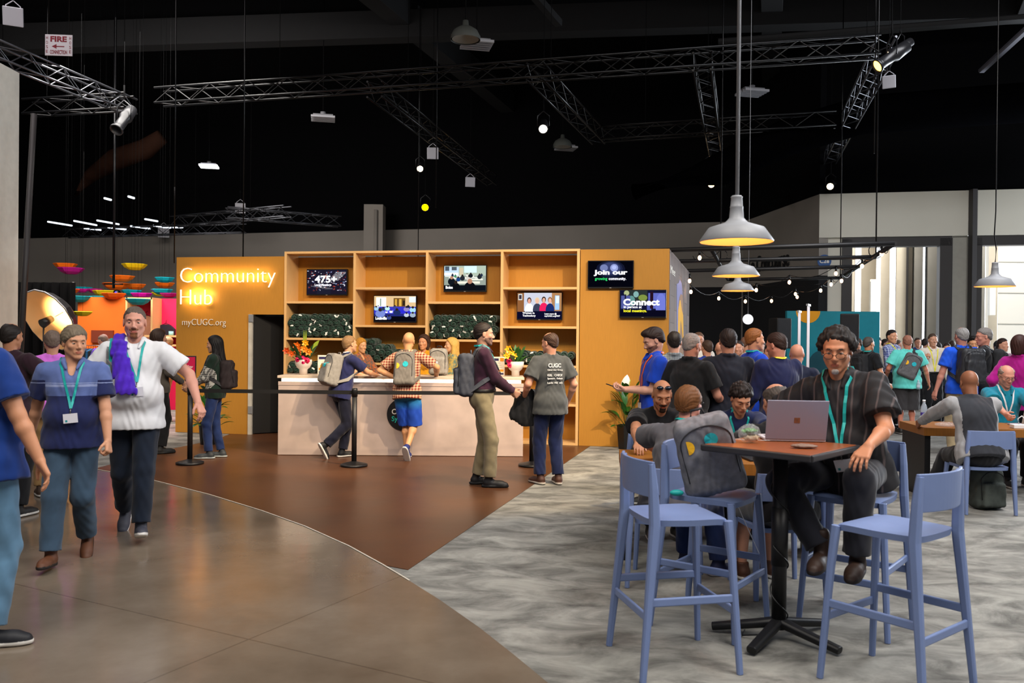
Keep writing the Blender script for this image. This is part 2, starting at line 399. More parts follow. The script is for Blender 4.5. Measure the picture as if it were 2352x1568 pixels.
area('lobby_fill_light', (14, 24.6, 6.8), (14.2, 27, 1), 9, 3, 900, (1.0, 0.97, 0.92))  # added fill that brightens the lobby fins; no fixture hangs there
# lobby beyond the openings: concrete fins, white panels, sky outside
M_fin = mat('lobby_concrete_tan', 'c2b7a4', rough=0.85, amt=0.06, scale=2)
M_fing = mat('lobby_concrete_grey', '77736b', rough=0.85, amt=0.06, scale=2)
M_white = mat('lobby_white_panel', 'efece4', rough=0.8, kind='flat')
def fin(xa, xb, Y, m, depth, z1=7.0, name='lobby_fin'):
    a = atd(xa, 765, Y); b = atd(xb, 765, Y); mb = MB()
    mb.prism([Vector((a.x, Y, 0)), Vector((b.x, Y, 0)), Vector((b.x, Y, z1)), Vector((a.x, Y, z1))], (0.43 * depth, depth, 0)); return struct(name, mb, m)
for xa, xb, Y, m, dp in ((1976, 2011, 29, M_fin, .6), (2021, 2042, 28, M_fin, 1.2), (2057, 2080, 27.5, M_fin, 1.2), (2080, 2085, 27.3, M_frame, .2), (2085, 2094, 28.2, M_fin, .8),
                         (2098, 2118, 27, M_fing, 1.6), (2129, 2150, 26.6, M_fing, 1.6), (2167, 2192, 26, M_fing, 1.2), (2240, 2261, 26, M_fing, 1), (2269, 2290, 28, M_fin, .8), (2291, 2500, 29, M_white, .4), (1930, 1961, 28, M_fin, .8)):
    fin(xa, xb, Y, m, dp)
mb = MB()
for k in range(6): a = atd(2291, 765, 28.98); mb.box((a.x + 2, 28.98, 1.2 + k * 1.05), (4.0, 0.02, 0.02))
struct('trim_panel_joint', mb, mat('joint_grey', 'b5b2aa', kind='flat'))
mb = MB(); mb.prism([(8.5, 33, 0), (26, 33, 0), (26, 33, 9), (8.5, 33, 9)], (0, 0.1, 0)); struct('lobby_window_sky', mb, em('daylight_sky', (0.86, 0.92, 1.0), 4.0))
flat('lobby_floor', [(8.2, 22.9), (26, 18.8), (26, 33), (8.2, 34)], 0.006, mat('lobby_terrazzo', 'b9c0c4', rough=0.25, amt=0.04))
for px, py in ((2005, 640), (2278, 640)):
    c = atd(px, py + 45, 27.6); t = thing('wall_sconce', 'tall white wall sconce on the lobby column at the %s' % ('left doorway' if px < 2100 else 'far right doorway'), 'lamp', c)
    MB().box((0, 0, 0), (0.2, 0.12, 1.1)).build('sconce_body', M_white, t, bevel=0.01)
    MB().box((0, -0.02, 0.58), (0.16, 0.1, 0.06)).build('sconce_glow', em('sconce_glow', 'ffe3b0', 6), t)
# left column, far column, black drape
M_colm = mat('column_plaster', 'c4c2b8', rough=0.8, amt=0.05)
mb = MB(); a = atd(43, 400, 14.05); mb.box((a.x - 0.55, 13.5, 2.95), (1.1, 1.1, 5.9)); struct('column_left', mb, M_colm)
mb = MB(); a = atd(861, 500, 30); mb.box((a.x, 30, 3.1), (0.66, 0.66, 6.2)); mb.cyl((a.x + 0.1, 29.6, 0), (a.x + 0.1, 29.6, 6.0), 0.06); struct('column_back', mb, M_grey)
t = thing('black_drape', 'tall black drape hanging behind the big photo umbrella', 'curtain', (0, 0, 0))
def drape(x0, y0, x1, y1, h, name='curtain_cloth'):
    n = 120; mb = MB(); vs = []
    for i in range(n + 1):
        u = i / n; x = x0 + (x1 - x0) * u; y = y0 + (y1 - y0) * u + 0.05 * math.sin(u * 220)
        vs += [(x, y, 0.01), (x, y, h)]
    mb.add(vs, [(2 * i, 2 * i + 2, 2 * i + 3, 2 * i + 1) for i in range(n)]); o = mb.build(name, mat('black_drape_cloth', '060607', rough=1, kind='flat', spec=0.1), t)
    s = o.modifiers.new('s', 'SOLIDIFY'); s.thickness = 0.01; return o
drape(-14.5, 16.3, -8.35, 16.3, 2.6)
for x in (-14.4, -11.4, -8.45): MB().cyl((x, 16.42, 0.005), (x, 16.42, 2.62), 0.025).build('pole', M_frame, t)
t = thing('support_pole', 'tall black pipe leaning beside the left column, reaching the ceiling truss', 'pole', (0, 0, 0))
MB().cyl(gnd(36, 1010) * 1.0, atd(78, 262, 13.6), 0.045).build('pole', M_frame, t)

# ================================================================ the booth
E = Vector((0.9822, -0.1880, 0)); BK = Vector((0.1880, 0.9822, 0)); O0 = Vector((-5.61, 14.25, 0))
def B(u, v, z): return O0 + E * u + BK * v + Vector((0, 0, z))
RB = Matrix(((E.x, BK.x, 0), (E.y, BK.y, 0), (0, 0, 1)))
def rayB(px, py, v):
    "booth coordinates u, z of a pixel on the plane v behind the booth front"
    d = ray(px, py); o = Vector((0, 0, CAMZ)); t = ((O0 + BK * v) - o).dot(BK) / d.dot(BK); p = o + d * t
    return (p - O0).dot(E), p.z
def bbox(mb, u0, u1, v0, v1, z0, z1, mi=0): return mb.box(B((u0 + u1) / 2, (v0 + v1) / 2, (z0 + z1) / 2), (abs(u1 - u0), abs(v1 - v0), abs(z1 - z0)), rot=RB, mi=mi)
M_ply = mat('honey_laminate', 'ae7a2e', rough=0.55, kind='wood', amt=0.05, scale=14, spec=0.3)
M_edge = mat('pale_ply_edge', 'd6ab72', rough=0.5, kind='wood', amt=0.06, scale=20)
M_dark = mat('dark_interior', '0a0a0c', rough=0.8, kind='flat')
U1, U2, UC = 1.94, 6.75, 8.09
ud0, ud1 = rayB(575, 850, 0)[0], rayB(655, 850, 0)[0]; zd = rayB(612, 722, 0)[1]
bw = thing('booth_wall', 'honey coloured wooden booth wall with glowing lettering beside the doorway', 'wall panel', (0, 0, 0))
mb = MB(); bbox(mb, 0, ud0 - 0.03, 0.0, 0.1, 0.005, 2.92); bbox(mb, ud0 - 0.03, U1, 0.0, 0.1, zd, 2.92); mb.build('panel', M_ply, bw)
mb = MB(); bbox(mb, 0, 0.1, 0.1, 3.6, 0.005, 2.90); mb.build('side_panel', M_ply, bw)
# doorway
dr = thing('door_9', None, None); dr['kind'] = 'structure'
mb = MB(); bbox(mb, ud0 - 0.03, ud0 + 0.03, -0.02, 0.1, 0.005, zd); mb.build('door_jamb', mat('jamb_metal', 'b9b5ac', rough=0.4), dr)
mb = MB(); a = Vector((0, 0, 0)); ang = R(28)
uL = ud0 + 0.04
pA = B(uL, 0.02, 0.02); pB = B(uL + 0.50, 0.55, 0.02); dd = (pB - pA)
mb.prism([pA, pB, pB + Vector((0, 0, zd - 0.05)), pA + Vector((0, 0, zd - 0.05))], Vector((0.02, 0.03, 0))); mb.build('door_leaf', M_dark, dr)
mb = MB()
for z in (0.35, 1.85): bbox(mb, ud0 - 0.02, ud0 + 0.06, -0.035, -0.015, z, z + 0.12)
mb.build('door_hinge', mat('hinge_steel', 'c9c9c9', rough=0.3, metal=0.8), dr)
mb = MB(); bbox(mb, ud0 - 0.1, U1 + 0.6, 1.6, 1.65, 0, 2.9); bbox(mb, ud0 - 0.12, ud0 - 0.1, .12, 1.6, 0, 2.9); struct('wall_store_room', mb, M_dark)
M_card = mat('cardboard', 'a0723f', rough=0.8, amt=0.08)
for k, (z0, h, w_) in enumerate(((0.0, .55, .4), (0.56, .5, .42), (1.07, .42, .4), (1.50, .38, .42), (1.89, .28, .4))):
    c = B(U1 - 0.02, 0.75, z0 + 0.003); bx = thing('cardboard_box', 'brown cardboard box stacked inside the dark doorway, %s' % ('at the bottom', 'second from the bottom', 'third from the bottom', 'fourth from the bottom', 'topmost')[k], 'box', c, R(-10.8 + (k * 7) % 5), 'boxes behind the door')
    MB().box((0, 0, h / 2), (w_, 0.4, h)).build('carton', M_card, bx, bevel=0.006); MB().box((0, 0, h + 0.001), (w_, 0.05, 0.002)).build('packing_tape', mat('tape', 'c8a878', rough=0.3), bx)
u_, z_ = rayB(645, 790, 0.5)
t = thing('note_sheet', 'white sheet with handwriting taped to boxes inside the doorway', 'paper', B(u_, 0.52, z_))
o = MB().box((0, 0, 0), (0.16, 0.002, 0.26)).build('paper_sheet', mat('paper_white', 'dfe2e6', rough=0.9, kind='flat'), t, rot=(0, 0, R(-10.8)))

# shelving unit
shelf = thing('shelving_unit', 'tall open wooden shelving unit of four columns behind the counter', 'shelves', (0, 0, 0))
BWd = (U2 - U1) / 4; DEP = 0.42; SH = 2.96
mb = MB(); bbox(mb, U1, U2, DEP, DEP + 0.03, 0.02, SH - 0.02); mb.build('back_panel', M_ply, shelf)
for k in range(5): mb = MB(); u = U1 + BWd * k; bbox(mb, u - 0.02 + (0.02 if k == 0 else 0) - (0.02 if k == 4 else 0), u + 0.02 + (0.02 if k == 0 else 0) - (0.02 if k == 4 else 0), -0.02, DEP, 0.005, SH); mb.build('upright', [M_edge], shelf)
mb = MB(); bbox(mb, U1, U2, -0.02, DEP, SH, SH + 0.035); mb.build('top_board', M_edge, shelf)
SHZ = [[2.19, 1.60, 1.0, .42], [2.415, 1.815, 1.215, .63], [2.19, 1.60, 1.0, .42], [2.415, 1.815, 1.215, .63]]
for k in range(4):
    for z in SHZ[k] + [0.04]:
        mb = MB(); bbox(mb, U1 + BWd * k + 0.02, U1 + BWd * (k + 1) - 0.02, -0.015, DEP, z - 0.035, z); mb.build('shelf_board', M_edge, shelf)
# right-hand panel with televisions and the grey printed end wall
mb = MB(); bbox(mb, U2 + 0.01, UC, 0.0, 0.1, 0.005, 2.985)
bp = thing('booth_end_panel', 'honey laminate panel right of the shelves carrying two screens', 'wall panel'); mb.build('panel', M_ply, bp)
C0 = B(UC, 0.0, 0); SD = Vector((1.25, 4.56, 0)).normalized()
M_block = mat('grey_block_print', '6e6765', rough=0.8, amt=0.15, scale=1.5)
def block_nodes(m):
    nt = m.node_tree; b = nt.nodes['Principled BSDF']; N = nt.nodes.new; L = nt.links.new
    tc = N('ShaderNodeTexCoord'); mp = N('ShaderNodeMapping'); mp.inputs['Rotation'].default_value = (R(90), 0, R(90)); L(tc.outputs['Object'], mp.inputs[0])
    br = N('ShaderNodeTexBrick'); br.inputs['Color1'].default_value = (*hexc('6a6260'), 1); br.inputs['Color2'].default_value = (*hexc('877b76'), 1); br.inputs['Mortar'].default_value = (*hexc('5e5754'), 1)
    br.inputs['Scale'].default_value = 1; br.inputs['Brick Width'].default_value = 0.42; br.inputs['Row Height'].default_value = 0.2; br.inputs['Mortar Size'].default_value = 0.006
    L(mp.outputs[0], br.inputs['Vector']); L(br.outputs[0], b.inputs['Base Color'])
block_nodes(M_block)
ew = thing('mural_wall', 'grey block-patterned end wall of the booth with a tall yellow and blue graphic', 'wall panel')
NS = Vector((SD.y, -SD.x, 0))
LEN = 4.7
MB().prism([C0 + SD * .102, C0 + SD * LEN, C0 + SD * LEN + Vector((0, 0, 2.98)), C0 + SD * .102 + Vector((0, 0, 2.98))], -NS * 0.1).build('printed_panel', M_block, ew)
def sidepoly(name, uv, m, off=0.004):
    MB().prism([C0 + SD * a + Vector((0, 0, z)) + NS * 0.001 for a, z in uv], NS * off).build(name, m, ew)
def sp(px, py):  # pixel to end-wall coordinates
    d = ray(px, py); o = Vector((0, 0, CAMZ)); t = (C0 - o).dot(NS) / d.dot(NS); p = o + d * t; return ((p - C0).dot(SD), p.z)
sidepoly('blue_graphic', [sp(x, y) for x, y in ((1554, 700), (1554, 652), (1558, 650), (1561, 642), (1565, 650), (1567, 668), (1568, 720), (1571, 776), (1571, 1000), (1555, 1000))], mat('graphic_blue', '7d80b4', rough=0.6, kind='flat'))
sidepoly('tan_graphic', [sp(x, y) for x, y in ((1558, 700), (1560, 682), (1563, 675), (1567, 678), (1568, 700), (1570, 780), (1570, 990), (1559, 990))], mat('graphic_tan', '9a7457', rough=0.6, kind='flat'), 0.006)
sidepoly('yellow_graphic', [sp(x, y) for x, y in ((1556, 780), (1557, 712), (1560, 690), (1562, 689), (1565, 712), (1568, 724), (1569, 779), (1568, 790), (1564, 745), (1562, 735), (1560, 785))], mat('graphic_yellow', 'f3b300', rough=0.5, kind='flat'), 0.008)
a0 = sp(1540, 627); text('mural_lettering', 'Meet', mat('white_letter', 'e8e6de', rough=0.6, kind='flat'), frameM(C0 + SD * a0[0] + Vector((0, 0, a0[1])) + NS * 0.002, SD, NS), width=0.85, height=0.12, parent=ew)

# lettering on the left wall
M_glow = em('letter_glow', (1.0, 0.86, 0.62), 1.6)
def wtext(body, px, py, px1, hpx, name, m, weight=0.0, v=-0.03, cat='sign', label=None, ext=0.02):
    u0, z0 = rayB(px, py, v); u1, _ = rayB(px1, py, v); _, z1 = rayB(px, py - hpx, v)
    o = text(name, body, m, frameM(B(u0, v, z0), E, -BK), width=u1 - u0, height=z1 - z0, extrude=ext, weight=weight)
    return tag(o, label, cat)
wtext('Community', 415, 660, 633, 45, 'sign_lettering', M_glow, -0.022, label='glowing white word Community on the honey booth wall')
wtext('Hub', 415, 699, 487, 34, 'sign_lettering', M_glow, -0.022, label='glowing white word Hub below the word Community')
wtext('myCUGC.org', 419, 751, 519, 19, 'sign_lettering', mat('white_letter', 'e8e6de'), -0.015, v=-0.012, ext=0.01, label='small white web address on the booth wall under the word Hub')
for (pa, pb) in (((425, 635), (620, 640)), ((430, 682), (485, 682))):
    ua, za = rayB(*pa, -0.02); ub, _ = rayB(*pb, -0.02)
    l = area('letter_backlight', B((ua + ub) / 2, -0.10, za), B((ua + ub) / 2, 1, za), abs(ub - ua), 0.12, 8, (1.0, 0.66, 0.28))

# counter
cA = gnd(637, 1046); cB = gnd(1201, 1050); ce = (cB - cA).normalized(); cn = Vector((-ce.y, ce.x, 0)); CL = (cB - cA).length
ctr = thing('reception_counter', 'long pale stone-look reception counter with a lit strip under its top', 'counter', cA, math.atan2(ce.y, ce.x))
M_stone = mat('pale_stone', 'b9a79f', rough=0.55, amt=0.12, scale=3)
MB().box((CL / 2, 0.33, 0.49), (CL, 0.62, 0.96)).build('body_panel', M_stone, ctr, bevel=0.003)
MB().box((CL / 2, 0.35, 1.0), (CL - 0.06, 0.56, 0.12)).build('recess', mat('recess_white', 'e9ddcb', kind='flat'), ctr)
MB().box((CL / 2, 0.33, 1.075), (CL + 0.02, 0.66, 0.035)).build('counter_top', mat('counter_top', 'cdbba8', rough=0.4, amt=0.05), ctr, bevel=0.004)
MB().box((CL / 2, 0.055, 1.022), (CL - 0.08, 0.012, 0.05)).build('light_strip', em('strip_glow', (1.0, 0.84, 0.62), 9), ctr)
MB().box((CL / 2, 0.02, 0.985), (CL, 0.012, 0.05)).build('lip', M_stone, ctr)
lx = (gnd(925, 1048) - cA).dot(ce)
dk = thing('counter_logo_disc', 'round black logo disc with white and teal words on the counter front', 'sign', cA + ce * lx + Vector((0, 0, 0.575)) - cn * 0.0, math.atan2(ce.y, ce.x))
MB().cyl((0, 0.017, 0), (0, 0.004, 0), 0.222, n=48, smooth=False).build('disc', mat('logo_black', '0d0d10', rough=0.5, kind='flat'), dk)
text('white_word', 'Citrix', mat('white_letter', 'e8e6de'), frameM((-0.155, 0.003, 0.0), (1, 0, 0), (0, -1, 0)), width=0.22, height=0.075, extrude=0.003, weight=0.02, parent=dk)
text('teal_word', 'Synergy', mat('teal_letter', '1fc7b4', kind='flat'), frameM((-0.155, 0.003, -0.115), (1, 0, 0), (0, -1, 0)), width=0.29, height=0.09, extrude=0.003, weight=0.01, parent=dk)
def onctr(px, d=0.3):  # point on the counter top
    x = (gnd(px, 1048) - cA).dot(ce); return cA + ce * x + cn * d + Vector((0, 0, 1.0935))

# televisions
def pic(mb, x, y, w_, h, mi): mb.add([(x, 0, y), (x + w_, 0, y), (x + w_, 0, y + h), (x, 0, y + h)], [(0, 1, 2, 3)], mi)
def tv(x0, y0, x1, y1, label, v, shapes, words, bg):
    u0, zt = rayB(x0, y0, v); u1, zb = rayB(x1, y1, v); _, zb0 = rayB(x0, y1 - 1 + (0), v)
    W = u1 - u0; Hh = W * 0.61; c = B((u0 + u1) / 2, v, (rayB((x0 + x1) / 2, y0, v)[1] + rayB((x0 + x1) / 2, y1, v)[1]) / 2)
    t = thing('television', label, 'screen', c, math.atan2(E.y, E.x))
    MB().box((0, 0.03, 0), (W, 0.05, Hh)).build('housing', mat('tv_black', '0b0b0d', rough=0.3, kind='flat'), t, bevel=0.004)
    iw, ih = W - 0.022, Hh - 0.035; cols = [bg]; mb = MB()
    mb.box((0, 0.0035, 0.006), (iw, 0.004, ih))
    lay = {}
    for (x, y, a, b, c_) in shapes:
        if c_ not in cols: cols.append(c_)
        k = cols.index(c_); lay[k] = lay.get(k, 0)
        n = 14 if a < 0 else 4
        if a < 0:   # ellipse, radii -a, b
            cx, cy, ra, rb = x, y, -a, b
            pts = [(cx + ra * math.cos(2 * PI * i / n), cy + rb * math.sin(2 * PI * i / n)) for i in range(n)]
        else: pts = [(x, y), (x + a, y), (x + a, y + b), (x, y + b)]
        pts = [(min(1, max(0, p[0])), min(1, max(0, p[1]))) for p in pts]
        z = 0.0013 - 0.00006 * len(mb.f) / 6
        mb.add([(-iw / 2 + p[0] * iw, z, 0.006 - ih / 2 + p[1] * ih) for p in pts], [tuple(range(n))], k)
    mb.build('screen', [em('scr_' + c_, c_, 1.25) for c_ in cols], t)
    MB().box((0, 0.001, -Hh / 2 + 0.008), (0.03, 0.003, 0.005)).build('maker_badge', mat('badge_grey', 'aaaaaa', kind='flat'), t)
    for (body, x, y, w_, h, c_, wt) in words:
        text('screen_words', body, em('scrw_' + c_, c_, 1.6), frameM((-iw / 2 + x * iw, -0.004, 0.006 - ih / 2 + y * ih), (1, 0, 0), (0, -1, 0)), width=w_ * iw, height=h * ih, extrude=0.0015, weight=wt, parent=t)
    return t
rs = random.Random(3)
sh = [(0.25, 0.0, 0.35, 0.2, '1b1c2c')] + [(0.55 + k * 0.03, 0.55 + k * 0.05, 0.25, 0.06, '77767c') for k in range(7)] + [(0.1 + k * 0.07, 0.3 - k * 0.02, 0.2, 0.05, '55545c') for k in range(6)]
for k in range(190):
    x, y = rs.random(), 0.12 + rs.random() * 0.86
    sh.append((x * 0.97, y * 0.97, rs.uniform(0.012, 0.05), rs.uniform(0.012, 0.035), rs.choice(['b8442e', '8a2c24', 'd9d9ea', '8f9bc8', '3a3556', 'efeef6', '5a2a28', '23223a'])))
tv(704, 617, 797, 679, 'wall screen reading 475+ over a crowd of seats, in the first shelf column', 0.34, sh, [('475+', .2, .46, .56, .30, 'ffffff', .03), ('Local Meetings', .2, .30, .42, .13, 'f4f4ff', .02)], '1a1626')
sh = [(0, .55, 1, .45, 'd9b98a'), (.05, .55, .24, .4, 'eef4ee'), (.14, .6, .03, .3, '8a9a90'), (.47, .58, .28, .34, '6b4a1e'), (.5, .6, .05, .28, 'c99a3e'), (.6, .6, .06, .28, 'd8a94a'), (.69, .62, .05, .2, '2a2018'), (.84, .75, .16, .22, 'dfe9f7'), (.0, .3, 1, .28, '3434b8'), (.0, .0, 1, .2, '07070f'), (.2, .32, .35, .12, '5a5ae0'), (.6, .34, .3, .1, '2a2ac8')]
for (x, y, r_, c_) in ((.15, .30, .12, '7384c8'), (.05, .5, .06, '9fc4d8'), (.22, .48, .05, '26385c'), (.32, .5, .06, 'b9e6df'), (.5, .55, .05, '39408f'), (.55, .35, .09, '1c2a5e'), (.78, .48, .07, '8d83b8'), (.93, .45, .08, '9fd0e6'), (.82, .58, .04, '1b1d33'), (.1, .58, .03, 'c6c9d8'), (.93, .25, .07, '97a7b8'), (.78, .25, .06, 'b9c2d0'), (.36, .14, .06, '3a4580'), (.41, .38, .04, 'efeffa'), (.3, .36, .03, 'f0f0ff')):
    sh.append((x, y, -r_, r_ * 1.3, c_))
    sh.append((x, y + r_ * 1.3, -r_ * .4, r_ * .6, '2a211d'))
tv(858, 679, 956, 740, 'wall screen captioned Louisville showing a meeting around blue tables', 0.34, sh, [('Louisville', .04, .06, .27, .12, 'ffffff', .03)], '1f2570')
sh = [(0, .55, 1, .45, 'a9b8a8'), (0, .6, .35, .35, 'bcd3e6'), (.02, .8, .1, .18, '4a5560'), (.18, .82, .12, .14, '4e5a63'), (0, .62, .34, .1, 'ffffff'), (.37, .62, .09, .3, 'c9bda0'), (.48, .72, .3, .27, 'cfe9f6'), (0, .2, 1, .4, '8f9a90'), (0, .0, 1, .22, '0b1018')]
for k in range(9): sh.append((.02 + k * .09, .56 - (k % 3) * .05, .16, .035, 'f0f0e6'))
sh += [(.26, .28, .6, .09, 'e6e3d2'), (.63, .42, .3, .06, 'eceadb')]
for (x, y, r_, c_) in ((.18, .36, .09, '10151d'), (.44, .5, .06, '22262e'), (.6, .47, .065, 'cfc8c0'), (.27, .58, .03, '3c8a5e'), (.2, .62, .03, '1b2a44'), (.85, .55, .055, '20242b'), (.64, .6, .05, '161a22'), (.34, .45, .05, '1d3f7a'), (.9, .62, .03, '1f2c44'), (.55, .62, .03, 'd9d9d0'), (.62, .12, .14, '0c0e14'), (.28, .15, .1, '0b0d12')):
    sh.append((x, y, -r_, r_ * 1.7, c_)); sh.append((x, y + r_ * 1.8, -r_ * .42, r_ * .75, 'b08068' if c_ in ('10151d', '0c0e14') else '2b211d'))
tv(1019, 608, 1117, 671, 'wall screen captioned Boise showing people seated in a classroom', 0.34, sh, [('Boise', .04, .07, .17, .12, 'ffffff', .03)], '6f7d78')
sh = [(0, .2, .16, .8, '8a5a36'), (.02, .72, .09, .24, 'cfd3cf'), (.035, .76, .06, .16, '3a3040'), (.15, .3, .63, .7, 'c3c6d6'), (.78, .3, .22, .7, 'a87b52'), (.85, .35, .1, .55, '9fc3ee'), (.87, .6, .07, .28, 'dff0ff')]
for (x, y, h_, c_, hc, sk) in ((.27, .42, .36, 'eef2fa', '3a2a26', 'd79a86'), (.45, .42, .36, '3a3e55', 'd9c29a', 'e0b09a'), (.60, .45, .36, 'e0215a', '2a1d1c', 'd9a38a'), (.74, .42, .38, '1b2c66', '8a5f3f', 'e0aa92')):
    sh += [(x, y - .08, -.1, .26, c_), (x, y + h_ * .8, -.05, .12, hc), (x, y + h_ * .72, -.035, .1, sk)]
sh += [(.36, .1, .5, .2, '0d0f28'), (0, .0, 1, .27, '0a0a26')]
tv(1187, 671, 1291, 735, 'wall screen with four smiling people and the words Women in Technology', 0.34, sh, [('Women in\nTechnology', .12, .06, .30, .2, 'ffffff', .02), ('Learn more @\nmyCUGC.org/WIT', .62, .06, .35, .17, 'ffffff', .015)], '15183c')
sh = [(.5, .68, -.33, .36, '10142a'), (.5, .7, -.27, .3, '1c2340'), (.5, .72, -.22, .24, '343c66'), (.35, .74, -.09, .14, '6d78a8'), (.58, .74, -.09, .15, '8a95c8'), (.58, .76, -.05, .08, 'a9b4e6')]
tv(1350, 598, 1455, 662, 'wall screen reading Join our growing community in white and green', -0.06, sh, [('Join our', .12, .42, .76, .24, 'ffffff', .04), ('growing', .15, .23, .28, .14, '2fd06a', .01), ('community.', .46, .23, .39, .14, 'f4f4ff', .02)], '04050d')
sh = [(.1, .45, .5, .55, '28302e'), (.25, .6, -.08, .2, '5c8a86'), (.35, .85, -.06, .12, '7aa3a0'), (.5, .72, -.1, .12, '75883e'), (.14, .9, -.06, .1, 'a3ad7e'), (.02, .3, .2, .5, '4b5392'), (.1, .6, .03, .25, '14142a'), (.62, .3, .38, .6, '5a63b4'), (.64, .35, -.05, .3, '4d56a0'), (.66, .3, .07, .66, '23101f'), (.9, .4, -.12, .5, '6a73c8'), (0, 0, 1, .24, '08081a')]
tv(1423, 665, 1530, 730, 'wall screen reading Connect in person at local meetings', -0.06, sh, [('Connect', .07, .42, .80, .26, 'ffffff', .04), ('in person at', .08, .28, .40, .13, 'f4f4ff', .02), ('local meetings.', .08, .13, .51, .14, 'f2ea2c', .02)], '10122e')
# ================================================================ body modelling: smooth fields turned into one surface
F4 = np.float32
def V3(*a): return np.array(a, dtype=F4)
def rc(P, a, b, r1, r2):
    a = np.asarray(a, F4); b = np.asarray(b, F4); ba = b - a; pa = P - a
    h = np.clip(pa @ ba / max(float(ba @ ba), 1e-9), 0, 1); v = pa - h[:, None] * ba
    return np.sqrt((v * v).sum(1)) - (r1 + (r2 - r1) * h)
def rcq(P, a, b, r1, r2, Fd, k):
    "tapered capsule flattened by k along Fd"
    a = np.asarray(a, F4); b = np.asarray(b, F4); ba = b - a; pa = P - a
    h = np.clip(pa @ ba / max(float(ba @ ba), 1e-9), 0, 1); v = pa - h[:, None] * ba
    v = v + (v @ Fd)[:, None] * Fd * (k - 1)
    return (np.sqrt((v * v).sum(1)) - (r1 + (r2 - r1) * h)) * 0.9
def flatend(P, d, b, a, ext=0.0):
    n = np.asarray(b, F4) - np.asarray(a, F4); n = n / max(float(np.sqrt(n @ n)), 1e-6)
    return np.maximum(d, (P - b) @ n - ext)
def el(P, c, r, M=None):
    q = P - np.asarray(c, F4)
    if M is not None: q = q @ M
    r = np.asarray(r, F4); a = q / r; k0 = np.sqrt((a * a).sum(1)) + 1e-6; b = a / r; k1 = np.sqrt((b * b).sum(1)) + 1e-6
    return k0 * (k0 - 1) / k1
def rbox(P, c, hs, rr, M=None):
    q = P - np.asarray(c, F4)
    if M is not None: q = q @ M
    q = np.abs(q) - (np.asarray(hs, F4) - rr); o = np.maximum(q, 0)
    return np.sqrt((o * o).sum(1)) + np.minimum(q.max(1), 0) - rr
def smin(a, b, k):
    h = np.clip(0.5 + 0.5 * (b - a) / k, 0, 1); return b * (1 - h) + a * h - k * h * (1 - h)
def smax(a, b, k): return -smin(-a, -b, k)
def near(P, lo, hi, fn, pad=0.09):
    "evaluate fn only close to a box"
    lo = np.asarray(lo, F4) - pad; hi = np.asarray(hi, F4) + pad
    m = ((P > lo) & (P < hi)).all(1); out = np.full(len(P), pad, F4)
    if m.any(): out[m] = fn(P[m])
    return out
def around(P, pts, r, fn, pad=0.09):
    pts = np.array(pts, F4); return near(P, pts.min(0) - r, pts.max(0) + r, fn, pad)

